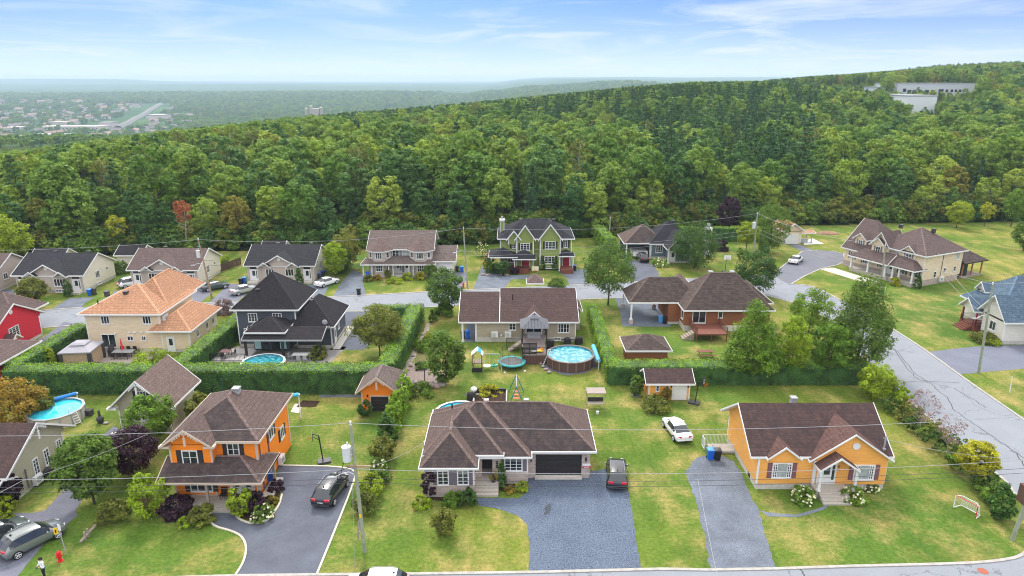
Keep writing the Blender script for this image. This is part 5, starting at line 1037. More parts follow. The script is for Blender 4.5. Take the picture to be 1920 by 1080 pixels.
    n_, lab, px, py, w_, h_, k, shp = a; big = w_*h_
    Y(n_, lab, px, py, w_, h_, k, shp, .02, 'shrub', ncl=max(22, min(70, int(20+big*6))), per=40, leaf=.24 if w_ > 1.2 else .18)
for lab, px, py, w_, h_, b_ in (('white hydrangea in the bed beside the black driveway', 492, 972, 2.1, 1.3, 'mid'), ('white flowering shrub behind the pole right of the black driveway', 712, 890, 1.9, 1.7, 'mid'), ('white hydrangea left of the ochre bungalow steps', 1506, 938, 2.3, 1.25, 'maple'), ('white hydrangea right of the ochre bungalow steps', 1598, 938, 2.3, 1.25, 'maple'), ('tall white hydrangea left of the green house', 905, 482, 3.4, 3.2, 'mid'), ('low white hydrangea before the slate blue house', 1238, 498, 4.0, 1.5, 'maple'), ('pale plants at the right corner of the ochre bungalow', 1632, 918, 1.6, .5, 'mid')):
    t = Y('hydrangea', lab, px, py, w_, h_, b_, 'dome', .02, 'shrub', ncl=34, per=34, leaf=.2)
    fm = crown_mesh('blossom', G_['white'], seedn[0]+900, w_/2*1.04, .1, h_*1.06, 'dome', 46, 12, .17, .8, .07); link('blossom', fm, t)
t = Y('flowering_shrub', 'pink flowering shrub left of the green house porch', 918, 496, 2.4, 2.6, 'mid', 'dome', .02, 'shrub', ncl=30); link('blossom', crown_mesh('blossom', G_['pink'], 77, 1.3, .2, 2.7, 'dome', 40, 14, .2, .8, .1), t)
t = Y('golden_shrub', 'yellow plant trailing over the raised garden bed', 917, 741, 3.0, 1.3, 'yellow', 'dome', .0, 'shrub', ncl=40, leaf=.2)

# columnar cedars
cedm = [crown_mesh('foliage', G_['cedar'], 300+i, .85, 0, 3.3, 'col', 60, 46, .2, .6, .3) for i in range(2)]
cedl = crown_mesh('foliage', G_['cedarl'], 305, .85, 0, 3.3, 'col', 60, 46, .2, .6, .3)
row = [(726, 829), (736, 812), (742, 796), (749, 780), (755, 766), (761, 752)]
ql = ['lime green cedar, lowest of the bright ones in the row by the orange garage', 'lime green cedar, second bright one up in the row by the orange garage', 'lime green cedar, third bright one up in the row by the orange garage', 'lime green cedar, second from the top of the row by the orange garage', 'lime green cedar at the top of the row by the orange garage']
tree('cedar', 'dark green cedar at the lowest end of the row', 'cedar', *P(*row[0]), cedm[0], None, 1.25, 1.05, group='cedar row')
for q, lab in zip(row[1:], ql): tree('cedar', lab, 'cedar', *P(*q), cedl, None, rnd.uniform(.92, 1.08), rnd.uniform(1.05, 1.25), group='cedar row')
for lab, q, s, sz in (('slim upright cedar beside the stone house window', (941, 915), .5, .95), ('dark clipped cone cedar right of the door of the far left bungalow', (129, 556), .95, 1.0), ('narrow cone cedar before the second blue roofed bungalow', (562, 536), .9, 1.1), ('clipped cedar at the left of the green house middle window', (1017, 506), .85, .95), ('clipped cedar at the right of the green house middle window', (1040, 506), .85, .95), ('columnar cedar by the green house left porch', (918, 514), .9, 1.05), ('small cone cedar at the corner of the large cream house', (1720, 541), .8, .8)):
    tree('cedar', lab, 'cedar', *P(*q), cedm[1], None, s, sz)

# clipped hedges
def hedge(label, pts, wd, h_, mats=('cedar', 'cedarl'), dens=64, leaf=.15, z=0):  # mats: sides, top; the default pair paints shaded sides and a lit top
    rs = np.random.RandomState(int(abs(pts[0][0]*13+pts[0][1]))); C_ = []; Nn = []; Ct = []; Nt = []; core = MB()
    for (x0, y0), (x1, y1) in zip(pts[:-1], pts[1:]):
        d = Vector((x1-x0, y1-y0)); L_ = d.length; d.normalize(); n = Vector((-d.y, d.x)); A = L_
        c4 = [(x0+n.x*wd*.38, y0+n.y*wd*.38), (x0-n.x*wd*.38, y0-n.y*wd*.38), (x1-n.x*wd*.38, y1-n.y*wd*.38), (x1+n.x*wd*.38, y1+n.y*wd*.38)]
        core.prism(c4, 0, h_-.22)
        def bulge(s, zz, sd): return .10*np.sin(s*5.2+sd)+.09*np.sin(s*1.9+zz*2+sd*2)+rs.uniform(-.09, .09, len(s))
        for sg in (-1, 1):
            k = int(dens*A*h_); s = rs.uniform(-.1, L_+.1, k); zz = rs.uniform(0, 1, k)**.9*h_; off = sg*(wd/2*(1-.12*(zz/h_)**3)+bulge(s, zz, sg))
            C_.append(np.column_stack([x0+d.x*s+n.x*off, y0+d.y*s+n.y*off, zz])); nn = rs.normal(size=(k, 3))*.4; nn[:, 0] += n.x*sg; nn[:, 1] += n.y*sg; nn[:, 2] += .25; Nn.append(nn)
        k = int(dens*1.3*A*wd); s = rs.uniform(-.1, L_+.1, k); off = rs.uniform(-wd/2, wd/2, k); zz = h_+.07*np.sin(s*1.7)+rs.uniform(-.14, .16, k)-.25*(np.abs(off)/(wd/2))**4
        Ct.append(np.column_stack([x0+d.x*s+n.x*off, y0+d.y*s+n.y*off, zz])); nn = rs.normal(size=(k, 3))*.5; nn[:, 2] += 1; Nt.append(nn)
    for (x, y), sg in ((pts[0], -1), (pts[-1], 1)):
        a, b = (pts[0], pts[1]) if sg < 0 else (pts[-2], pts[-1]); d = Vector((b[0]-a[0], b[1]-a[1])).normalized(); n = Vector((-d.y, d.x)); k = int(dens*wd*h_); off = rs.uniform(-wd/2, wd/2, k); zz = rs.uniform(0, h_, k); e = sg*(.05+rs.uniform(-.1, .1, k))
        C_.append(np.column_stack([x+n.x*off+d.x*e, y+n.y*off+d.y*e, zz])); nn = rs.normal(size=(k, 3))*.4; nn[:, 0] += d.x*sg; nn[:, 1] += d.y*sg; Nn.append(nn)
    t = thing('hedge', label, 'hedge', (0, 0, z))
    link('foliage', quads_mesh('foliage', np.vstack(C_), np.vstack(Nn), leaf, G_[mats[0]], .7, rs=rs), t); link('top_foliage', quads_mesh('top_foliage', np.vstack(Ct), np.vstack(Nt), leaf, G_[mats[1]], .7, rs=rs), t)
    core.build('inner_branches', G_['spruce'], t); return t
hedge('very long tall clipped cedar hedge across the back of the left gardens', [(-58.5, 73.2), (-14.6, 73.4)], 2.7, 3.1)
hedge('clipped hedge running from the long hedge to the red house drive', [(-59.4, 74.7), (-59.4, 88.8)], 2.2, 2.8)
hedge('tall hedge between the cream and the charcoal house', [(-39.9, 74.8), (-39.0, 94.5)], 2.3, 2.8)
hedge('tall bright topped hedge on the right of the charcoal house garden', [(-15.0, 74.9), (-14.4, 97.5)], 2.3, 2.8)
hedge('short hedge closing the charcoal house drive at the street', [(-21.2, 97.3), (-15.6, 97.3)], 1.7, 2.5)
hedge('hedge along the right side of the pool garden', [(12.1, 75.4), (12.3, 98.5)], 1.7, 2.3, ('cedarl', 'cedarl'))
hedge('long hedge behind the ochre shed and young maples', [(11.6, 75.8), (43, 75.8)], 2.7, 2.5)
hedge('dark hedge in the garden behind the slate blue house', [(38, 151), (58, 151)], 2, 3.2, dens=22, leaf=.28)
hedge('light green hedge end between green and slate houses', [(20.5, 138), (19.5, 150)], 2.4, 3.6, ('cedarl', 'cedarl'), 22, .28)
hedge('clipped hedge between the large cream and the blue roofed house', [(81.5, 109), (96, 118)], 2.2, 2.4, ('cedar', 'cedar'), 26, .24)
hedge('narrow strip hedge beside the tall oval tree', [(52.5, 137), (53.5, 143)], 1.2, 2.6, ('cedarl', 'cedarl'), 26, .22)

# ---------------- woodland behind the houses
wt = []   # (crown mesh, trunk mesh)
for i, (mt, shp, r_, h_, b_, ncl, per, lf) in enumerate((('w1', 'round', 4.2, 15, .32, 95, 42, .55), ('w1', 'oval', 3.6, 16.5, .25, 95, 42, .52), ('w2', 'round', 3.9, 14, .3, 90, 42, .52), ('w3', 'oval', 3.9, 15, .2, 95, 42, .55), ('w2', 'oval', 2.8, 15.5, .35, 70, 40, .48), ('w4', 'round', 3.2, 13, .3, 70, 40, .5), ('w1', 'vase', 4.2, 14.5, .35, 80, 42, .52))):
    wt.append((crown_mesh('crown', G_[mt], 500+i, r_, h_*b_, h_, shp, ncl, per, lf, .4, .25), trunk_mesh('trunk', pbark if i in (4, 2) else bark, 500+i, h_*.82, .17, 7, .26, .4)))
for i, (mt, r_, h_, z0, ti, nb, per, lf, dr, pw, up) in enumerate((('pine', 3.0, 17, 5, 15, 11, 20, .62, .02, .62, .14), ('spruce', 2.7, 15, 1.5, 22, 11, 17, .5, .22, .9, 0), ('pine', 2.7, 15.5, 3, 16, 11, 20, .58, .0, .7, .16), ('spruce', 2.2, 12, .8, 18, 11, 16, .45, .2, .85, 0))):
    wt.append((conifer_mesh('crown', G_[mt], 600+i, r_, z0, h_, ti, nb, per, lf, dr, pw, up), trunk_mesh('trunk', bark, 600+i, h_*.95, .17, 0)))
wt.append((crown_mesh('crown', G_['olive'], 640, 2.8, 7, 15.5, 'vase', 40, 20, .42, .3, .3), trunk_mesh('trunk', pbark, 640, 14.5, .19, 16, .24, .35)))
names = ['leafy green tree in the dense woods behind the houses']*4
kinds = [('broadleaf_tree', 'mid green leafy tree in the woods behind the houses', 'mid green leafy trees of the woods'), ('broadleaf_tree', 'tall oval leafy tree in the woods behind the houses', 'tall oval trees of the woods'), ('broadleaf_tree', 'light yellowish green leafy tree in the woods behind the houses', 'light green trees of the woods'), ('broadleaf_tree', 'dark green leafy tree in the woods behind the houses', 'dark leafy trees of the woods'), ('birch_tree', 'slender pale trunked tree in the woods behind the houses', 'slender pale trunked trees of the woods'), ('broadleaf_tree', 'golden tinted leafy tree in the woods behind the houses', 'golden trees of the woods'), ('broadleaf_tree', 'spreading leafy tree in the woods behind the houses', 'spreading trees of the woods'), ('pine_tree', 'tall dark pine in the woods behind the houses', 'tall pines of the woods'), ('spruce_tree', 'dark layered spruce in the woods behind the houses', 'spruces of the woods'), ('pine_tree', 'bushy dark pine in the woods behind the houses', 'bushy pines of the woods'), ('spruce_tree', 'short dense spruce at the foot of the woods', 'short spruces of the woods'), ('birch_tree', 'sparse pale limbed tree in the woods behind the houses', 'sparse pale limbed trees of the woods')]
wr = random.Random(42); pts = []
def proj(x, y, z):
    s, c = math.sin(PITCH), math.cos(PITCH); Z = z-CAM_H; d = y*c-Z*s; return 960+x/d*FPX, 540+(-y*s-Z*c)/d*FPX
SKY = [(-400, 330), (0, 284), (60, 276), (130, 266), (250, 249), (400, 233), (480, 223), (600, 212), (750, 200), (900, 188), (960, 182), (1100, 169), (1200, 159), (1300, 152), (1430, 150), (1480, 144), (1600, 137), (1760, 125), (1920, 116), (2400, 95)]
HTS = [15, 16.5, 14, 15, 15.5, 13, 14.5, 17, 15, 15.5, 12, 15.5]
yy = 122.0
while yy < 900:
    st = 7.0 if yy < 260 else (7.4 if yy < 600 else 8.0); n_ = int(1.85*(yy*.82+25)/st)
    for i in range(n_):
        x = -(yy*.82+25)+i*st+wr.uniform(-.42, .42)*st; y = yy+wr.uniform(-.42, .42)*st
        e = edge(x)
        if y < e+wr.uniform(0, 3): continue
        if y > 600 and x < .25*y-30: continue
        if y > 560 and x < -60: continue
        u = x/y; nz = float(vnoise(x, y, 45, 4)); r_ = wr.random()
        if (u > .17 and u < .43 and y > 185 and nz > .25) or (y > 400 and y < 600 and x > -220 and nz > .18 and u < .5) or (u > -.05 and u < .2 and y > 330 and nz > .5): k = 7 if r_ < .34 else (9 if r_ < .62 else wr.choice((8, 1, 3, 0, 2, 3)))
        elif y < e+14 and r_ < .34: k = wr.choice((10, 8, 3, 10))
        elif r_ < .10: k = wr.choice((8, 7, 10))
        elif r_ < .16: k = 11
        else: k = wr.choices((0, 1, 2, 3, 4, 5, 6), (24, 15, 17, 16, 8, 5, 15))[0]
        s = wr.uniform(.85, 1.5)*(.62+.38*min(1, max(0, (y-e)/14)))
        z = float(TH(x, y))*float(sst(np.array((y-e+5)/30)))
        px_, pyt = proj(x, y, z+HTS[k]*s)
        lim = float(np.interp(px_, [q[0] for q in SKY], [q[1] for q in SKY]))
        if y < 560 and 1440 < px_ < 1660: lim = max(lim, float(np.interp(px_, [1440, 1500, 1560, 1607, 1660], [149, 152, 158, 166, 172])))
        if 1668 < px_ < 1846 and y < 468: lim = 188 if not (1690 < px_ < 1765) else 212
        if 1630 < px_ <= 1668 and y < 468: lim = 172
        if 1690 < px_ < 1765 and 400 < y < 425: continue
        if 1672 < px_ < 1845 and 462 < y < 502: continue
        if pyt < lim:
            hh_ = HTS[k]*s; s2 = s
            for _ in range(12):
                s2 *= .94
                if proj(x, y, z+HTS[k]*s2)[1] >= lim: break
            if s2 < .45*s: continue
            s = s2
        pts.append((math.hypot(x, y), x, y, z-.2, k, s, wr.uniform(0, 6.28)))
    yy += st*.88
vis = sorted([p for p in pts if abs(p[1]) < p[2]*.80]); solo = set(id(p) for p in vis[:285])
src = {}
for p in vis[:285]:
    _, x, y, z, k, s, rz = p; n_, lab, g_ = kinds[k]
    t = tree(n_, lab, 'tree', x, y, wt[k][0], wt[k][1], s, None, rz, g_, z=z); src.setdefault(k, t)
rest = [p for p in pts if id(p) not in solo]
def gn_scatter(name, pts, sources, kind='stuff'):
    me = bpy.data.meshes.new(name); me.from_pydata([(p[1], p[2], p[3]) for p in pts], [], [])
    for an, vals, ty in (('tk', [p[4] for p in pts], 'INT'), ('ts', [p[5] for p in pts], 'FLOAT'), ('tr', [p[6] for p in pts], 'FLOAT')):
        a = me.attributes.new(an, ty, 'POINT'); a.data.foreach_set('value', vals)
    o = link(name, me); o['kind'] = kind; ng = bpy.data.node_groups.new(name, 'GeometryNodeTree')
    ng.interface.new_socket('Geometry', in_out='INPUT', socket_type='NodeSocketGeometry'); ng.interface.new_socket('Geometry', in_out='OUTPUT', socket_type='NodeSocketGeometry')
    gi = ng.nodes.new('NodeGroupInput'); go = ng.nodes.new('NodeGroupOutput'); jn = ng.nodes.new('GeometryNodeJoinGeometry'); ng.links.new(jn.outputs[0], go.inputs[0])
    def na(n_, ty):
        q = ng.nodes.new('GeometryNodeInputNamedAttribute'); q.data_type = ty; q.inputs[0].default_value = n_; return next(s_ for s_ in q.outputs if s_.enabled and s_.name == 'Attribute')
    tk, ts, tr_ = na('tk', 'INT'), na('ts', 'FLOAT'), na('tr', 'FLOAT'); cx3 = ng.nodes.new('ShaderNodeCombineXYZ'); ng.links.new(tr_, cx3.inputs[2])
    for k, obs in sources.items():
        jj = ng.nodes.new('GeometryNodeJoinGeometry')
        for ob in obs: oi = ng.nodes.new('GeometryNodeObjectInfo'); oi.transform_space = 'ORIGINAL'; oi.inputs['Object'].default_value = ob; ng.links.new(oi.outputs['Geometry'], jj.inputs[0])
        gtoi = ng.nodes.new('GeometryNodeGeometryToInstance'); ng.links.new(jj.outputs[0], gtoi.inputs[0])
        cmp_ = ng.nodes.new('FunctionNodeCompare'); cmp_.data_type = 'INT'; cmp_.operation = 'EQUAL'; ii = [s_ for s_ in cmp_.inputs if s_.enabled]; ng.links.new(tk, ii[0]); ii[1].default_value = k
        ip = ng.nodes.new('GeometryNodeInstanceOnPoints'); ng.links.new(gi.outputs[0], ip.inputs['Points']); ng.links.new(cmp_.outputs[0], ip.inputs['Selection']); ng.links.new(gtoi.outputs[0], ip.inputs['Instance']); ng.links.new(cx3.outputs[0], ip.inputs['Rotation']); ng.links.new(ts, ip.inputs['Scale']); ng.links.new(ip.outputs[0], jn.inputs[0])
    md = o.modifiers.new('scatter', 'NODES'); md.node_group = ng; return o
for k in range(len(wt)):
    if k not in src:
        p = next(q for q in rest if q[4] == k and abs(q[1]) < q[2]*.7); rest.remove(p); _, x, y, z, _, s, rz = p; n_, lab, g_ = kinds[k]; src[k] = tree(n_, lab, 'tree', x, y, wt[k][0], wt[k][1], s, None, rz, g_, z=z)
# undergrowth closing the foot of the woods
ub = [crown_mesh('foliage', G_[k_], 820+i, 2.4, 0, h_, 'round', 46, 34, .46, .5, .3) for i, (k_, h_) in enumerate((('w3', 4.5), ('mid', 5.5), ('w1', 4.0), ('olive', 5.0)))]
up = []
for i in range(1500):
    x = wr.uniform(-150, 190); y = float(edge(x))+wr.uniform(0, 1)**1.3*16; u_ = x/y
    if abs(u_) > .86: continue
    up.append((0, x, y, -.1, wr.randrange(4), wr.uniform(.6, 1.25), wr.uniform(0, 6)))
us_ = {}
for k in range(4):
    q = next(p for p in up if p[4] == k); up.remove(q); us_[k] = [link('foliage', ub[k], thing('bush', ('dark round bush at the foot of the woods', 'tall green bush at the foot of the woods', 'low leafy bush at the foot of the woods', 'olive bush at the foot of the woods')[k], 'bush', (q[1], q[2], q[3])))]
gn_scatter('undergrowth', up, us_)
gn_scatter('woodland', rest, {k: list(t.children) for k, t in src.items()})
# singled out trees along the wood's edge
Y('red_maple_tree', 'young maple with bright red leaves at the edge of the woods', 368, 478, 5.0, 11, 'red', 'vase', .55, ncl=34, per=26, leaf=.4, tr=pbark, world=(-68, 139.5))
Y('birch_tree', 'leaning pale birch at the left edge of the woods', 110, 480, 4.5, 12, 'olive', 'oval', .6, ncl=40, per=30, leaf=.4, tr=pbark, world=(-96, 137))
Y('yellow_tree', 'yellow green small tree behind the pale brick bungalows', 215, 470, 5.2, 8.2, 'yellow', 'vase', .3, ncl=40, per=34, leaf=.36, world=(-82, 139))
Y('maple_tree', 'light green broad tree at the left edge beside the brown roofed bungalow', 22, 515, 9.5, 10.5, 'lime', 'round', .1, ncl=110, per=50, leaf=.42, world=(-97, 127))
Y('yellow_tree', 'small bright yellow tree at the top of the grass field', 1845, 425, 4.4, 6.2, 'yellow', 'vase', .25, ncl=36, per=26, leaf=.36)
Y('maple_tree', 'pale green small tree at the top of the grass field', 1793, 427, 6.0, 6.5, 'lime', 'round', .15, ncl=50)
Y('maple_tree', 'light green slender tree at the right end of the grass field', 1895, 425, 5.6, 9.5, 'maple', 'oval', .2, ncl=60)
Y('tree', 'dark green tree cut by the right edge of the photo', 1918, 470, 5.4, 7.0, 'mid', 'round', .1, ncl=70)
Y('copper_tree', 'deep purple leaved tree behind the oval tree', 1412, 440, 5.5, 9, 'purple', 'round', .15, ncl=80, leaf=.4, world=(51, 158))
# far hillside woods and the town in the valley
fr_ = random.Random(5); fpts = []; y = 600.0
fb = [crown_mesh('crown', G_[k], 700+i, 4.6, -1, 9, 'round', 22, 10, 2.6, .6, .3) for i, k in enumerate(('w3', 'w1', 'w3', 'w1'))]
while y < 4200:
    st = 8.5+(y-600)*.0058; x0, x1 = -.84*y-30, min(.42*y, 700)
    for i in range(int((x1-x0)/st)):
        x = x0+(i+fr_.uniform(0, 1))*st; yj = y+fr_.uniform(-.5, .5)*st
        if yj < 900 and x > .22*yj-60: continue
        px_, py_ = proj(x, yj, float(TH(x, yj)))
        if px_ < -60 or px_ > 1340: continue
        town = px_ < 330 and 1150 < yj < 3300 and float(vnoise(x, yj, 240, 6)) > .42
        if town and fr_.random() < .8: continue
        if float(vnoise(x, yj, 170, 12)) > .80 and fr_.random() < .9: continue
        if any(abs(x-hx-(yj-hy)*0) < 46+abs(yj-hy)*.5 and abs(yj-hy) < 90 for hx, hy in hp): continue
        fpts.append((0, x, yj, float(TH(x, yj))-.5, fr_.randrange(4), fr_.uniform(.7, 1.2)*(1+(y-600)*.0004), fr_.uniform(0, 6)))
    y += st*.9
fs = {}
for k in range(4):
    q = fpts.pop(fr_.randrange(len(fpts)//2)); fs[k] = [link('crown', fb[k], thing('distant_tree', 'small distant tree in the far valley woods', 'tree', (q[1], q[2], q[3]), q[6], 'distant valley trees'))]
gn_scatter('far_woods', fpts, fs)
tr_ = random.Random(9); n_t = 0
fw = plain('far_house_wall', (.48, .44, .42), .7, var=.05); fw2 = plain('far_house_wall_tan', (.45, .35, .28), .7, var=.05); fr1 = plain('far_roof_grey', (.16, .14, .14), .8); fr2 = plain('far_roof_brown', (.28, .18, .15), .8); pinkroof = plain('far_flat_roof', (.52, .44, .40), .8)
def fhouse(w_, d_, h_, mw, mr):
    a = MB().box(-w_/2, w_/2, -d_/2, d_/2, -3, h_).mesh('wall', mw); b_ = MB().ext([(-d_/2-.5, h_), (d_/2+.5, h_), (0, h_+d_*.32)], 'x', -w_/2-.5, w_/2+.5).mesh('roof', mr); return a, b_
hv_ = [fhouse(14, 10, 5.5, fw, fr1), fhouse(12, 9, 5, fw2, fr2), fhouse(16, 11, 6.5, fw, fr2), fhouse(18, 12, 7, fw2, fr1)]
tries = 0
while n_t < 190 and tries < 9000:
    tries += 1; y = 1150+2300*tr_.random()**.9; px_ = tr_.uniform(-40, 410); x = (px_-960)/FPX*y*1.02
    if not float(vnoise(x, y, 240, 6)) > .40 and tr_.random() < .9: continue
    if any(math.hypot(x-hx, y-hy) < 60 for hx, hy in hp): continue
    a, b_ = tr_.choice(hv_); t = thing('far_house', 'tiny pale house among trees in the distant town', 'house', (x, y, float(TH(x, y))), tr_.uniform(-.5, .5)+(1.57 if tr_.random() < .3 else 0), 'houses of the distant town'); s = 1.15+(y-1150)*.00022; t.scale = (s, s, s)
    link('wall', a, t); link('roof', b_, t); n_t += 1
bigs = [('blue trimmed flat roofed store in the valley, the larger one', 48, 122, 226, 1420, 30, 7, bluebin), ('pale flat roofed store left of the blue trimmed one', 0, 32, 234, 1400, 36, 6, bluebin), ('white warehouse at the right of the blue trimmed store', 100, 122, 240, 1330, 30, 8, white), ('beige block of shops in the middle of the far town', 88, 122, 205, 1800, 40, 12, pinkroof), ('long low pink roofed mall in the far town', 68, 180, 213, 1700, 50, 6, pinkroof), ('brown hangar next to the far highway', 270, 300, 193, 2100, 60, 12, fr1), ('grey office block near the foot of the far highway', 180, 205, 208, 1760, 30, 12, fr1), ('long pale terrace of buildings above the nearest trees', 8, 55, 253, 1150, 26, 7, fr2), ('second pale terrace of buildings above the nearest trees', 88, 112, 250, 1180, 24, 7, fr2), ('cream building row left of the far mall', 0, 26, 218, 1620, 40, 9, pinkroof)]
for lab, a, b_, row_, Y_, dep, hh_, rf in bigs:
    p0 = PZ(a, row_, Y_); p1 = PZ(b_, row_, Y_); zb = float(TH((p0[0]+p1[0])/2, Y_)); W_ = p1[0]-p0[0]
    t = thing('commercial_building', lab, 'building', (p0[0], Y_, zb)); MB().box(0, W_, 0, dep, -6, hh_).build('wall', fw, t); MB().box(-.5, W_+.5, -.5, dep+.5, hh_, hh_+1.6).build('roof_band', rf, t); MB().box(2, W_-2, 2, dep-2, hh_+1.6, hh_+1.7).build('roof', pinkroof if rf is not white else white, t)
    nw = max(2, int(W_/9))
    for i in range(nw): MB().box(-1.6, 1.6, -.15, 0, 1.2, 3.6).build('window', glass, t, ((i+.5)*W_/nw, 0, 0))
p0 = PZ(571, 210, 760); t = thing('silo_towers', 'group of pale stone towers rising behind the wooded ridge', 'building', (p0[0], 760, p0[2]-8)); W_ = PZ(603, 210, 760)[0]-p0[0]; ps = plain('pale_stone_tower', (.42, .40, .37), .8)
MB().box(W_*.3, W_*.85, 0, 8, -30, 6+p0[2]*0+5.5).build('wall', ps, t)
for fx, hh_ in ((.08, 10.5), (.36, 13.5), (.95, 12)): MB().tube((0, 0, -30), (0, 0, hh_), 1.7, n=12).ball((0, 0, hh_), 1.9, 1.9, 1.4, 12, 4, 0).build('tower', ps, t, (fx*W_, 2, 0))
# ================================================================ vehicles
def paint(name, c, met=.0):
    b = NB(name, .28, .6, met); b.b.inputs['Coat Weight'].default_value = .6; b.b.inputs['Coat Roughness'].default_value = .08
    return b.color(b.ramp(b.noise(b.coord(), 3, 3), [(.3, sc3(c, .93)), (.7, sc3(c, 1.05))]))
carglass = plain('car_glass', (.02, .025, .03), .05, .8, var=.1); tail = plain('tail_light', (.55, .01, .03), .2, .5); headl = plain('head_light', (.6, .62, .65), .1, .7)
SUV = dict(L=4.55, W=1.85, st=[(0, .55, .80, .80), (.12, .35, .98, 1.0), (.45, .3, 1.02, 1.35), (.75, .3, 1.02, 1.60), (1.3, .3, 1.0, 1.66), (2.3, .3, .99, 1.66), (2.75, .3, .98, 1.60), (3.25, .3, .98, 1.28), (3.55, .3, .98, 1.05), (4.2, .32, .88, .93), (4.5, .42, .68, .72)], win=(1, 8))
SEDAN = dict(L=4.6, W=1.8, st=[(0, .5, .78, .80), (.12, .33, .93, .98), (.58, .28, .95, 1.02), (.95, .26, .95, 1.2), (1.42, .26, .94, 1.40), (2.2, .26, .93, 1.45), (2.85, .26, .92, 1.38), (3.45, .26, .92, 1.04), (3.65, .26, .90, .94), (4.25, .3, .80, .85), (4.58, .4, .62, .66)], win=(2, 7))
def car_meshes(sp, pm, key):
    st = sp['st']; hw = sp['W']/2; wa, wb = sp['win']; n = len(st)
    def ring(i):
        x, s, b, r = st[i]; t = i/(n-1); f = 1-.16*max(0, (t-.80)/.2)**2-.10*max(0, (.12-t)/.12)
        cab = r-b > .2; rw = hw*(.74 if cab else .86)*f; bw = hw*f
        return [(s, bw*.90), (s+.18, bw*.99), ((s+b)/2+.1, bw), (b, bw*.95), (r-.07 if cab else r-.03, rw), (r, rw*.80 if cab else rw*.75), (r+.02, 0)]
    V = []
    for i in range(n):
        q = ring(i); x = st[i][0]; V += [(-yy, x, z) for z, yy in q]+[(yy, x, z) for z, yy in q[-2::-1]]
    m = 13; body = []; gl = []
    for i in range(n-1):
        for j in range(m-1):
            f = (i*m+j, i*m+j+1, (i+1)*m+j+1, (i+1)*m+j); cab0 = st[i][3]-st[i][2] > .12; cab1 = st[i+1][3]-st[i+1][2] > .12
            jj = min(j, m-2-j); side = jj == 3 and wa <= i < wb and (cab0 and cab1)
            rising = (jj in (4, 5) or jj == 3) and ((i in (wa, wa+1) if sp is SUV else i in (wa, wa+1)) or i in (wb-2, wb-1)) and abs(st[i+1][3]-st[i][3]) > .1
            (gl if side or (rising and jj >= 4) else body).append(f)
    body.append(tuple(range(m))[::-1]); body.append(tuple((n-1)*m+j for j in range(m)))
    me = mesh_from('body', V, body, pm, True); gm_ = mesh_from('window_glass', [(x*1.004, y, z+.004) for x, y, z in V], gl, carglass, False)
    return me, gm_
wheel_t = MB().tube((-.11, 0, 0), (.11, 0, 0), .34, n=18).mesh('tyre', rubber, False)
def rimm():
    m = MB().tube((-.118, 0, 0), (.118, 0, 0), .10, n=10)
    for k in range(5):
        a = 2*math.pi*k/5
        for sx in (-1, 1): m.tube((sx*.117, 0, 0), (sx*.117, .22*math.cos(a), .22*math.sin(a)), .032, n=4)
    for k in range(14):
        a, b_ = 2*math.pi*k/14, 2*math.pi*(k+1)/14
        for sx in (-1, 1): m.tube((sx*.115, .225*math.cos(a), .225*math.sin(a)), (sx*.115, .225*math.cos(b_), .225*math.sin(b_)), .018, n=4, cap=False)
    return m.mesh('rim', chrome)
rim_me = rimm(); protos = {}
def make_car(kind, pm, label, cat, x, y, rz, roofglass=None):
    """local +y is forwards, origin on the ground under the rear bumper"""
    sp = SUV if kind == 'suv' else SEDAN; L_, W_ = sp['L'], sp['W']; key = (kind, pm.name)
    if key not in protos: protos[key] = car_meshes(sp, pm, key)
    t = thing('parked_car', label, cat, (x, y, .015), rz); bo = link('body', protos[key][0], t); link('window_glass', protos[key][1], t)
    for wy in (.82, L_-.86):
        for sx in (-1, 1):
            w_ = link('wheel', cached('arch', lambda: MB().tube((-.02, 0, 0), (.02, 0, 0), .37, n=18).mesh('wheel_arch', black)), t, (sx*(W_/2-.035), wy, .36)); link('tyre', wheel_t, w_, (-sx*.03, 0, -.02)); link('rim', rim_me, w_, (-sx*.03, 0, -.02))
    zt = sp['st'][1][2]; hz_ = .92 if kind == 'suv' else .82
    for sx in (-1, 1):
        MB().box(-.2, .2, -.05, .1, -.08, .08).build('tail_light', tail, t, (sx*(W_/2-.32), .06, hz_), sx*.25)
        MB().box(-.19, .19, -.06, .05, -.06, .07).build('head_light', headl, t, (sx*(W_/2-.33), L_-.17, .74 if kind == 'suv' else .68), -sx*.45)
        MB().ball((0, 0, 0), .12, .08, .08, 8, 4).build('mirror', pm, t, (sx*(W_/2+.07), L_-1.55, 1.04 if kind == 'suv' else .98))
    MB().box(-.26, .26, -.02, .02, -.07, .07).build('licence_plate', white, t, (0, .03 if kind != 'suv' else .02, .70)); MB().box(-W_*.42, W_*.42, -.03, .1, .0, .1).build('bumper', darkgrey if kind == 'suv' else pm, t, (0, -.01, .42))
    if kind == 'suv':
        for sx in (-1, 1): MB().tube((sx*.58, 1.0, 1.70), (sx*.58, 2.6, 1.70), .022, n=5).build('roof_rail', grey, t)
        MB().ball((0, 0, 0), .04, .1, .07, 6, 3).build('antenna', black, t, (0, .95, 1.70))
    return t
def car2(kind, pm, label, cat, rear, front=None, ang=None):
    a = P(*rear)
    if ang is None: b_ = P(*front); rz = math.atan2(b_[1]-a[1], b_[0]-a[0])-math.pi/2
    else: rz = ang
    return make_car(kind, pm, label, cat, a[0], a[1], rz)
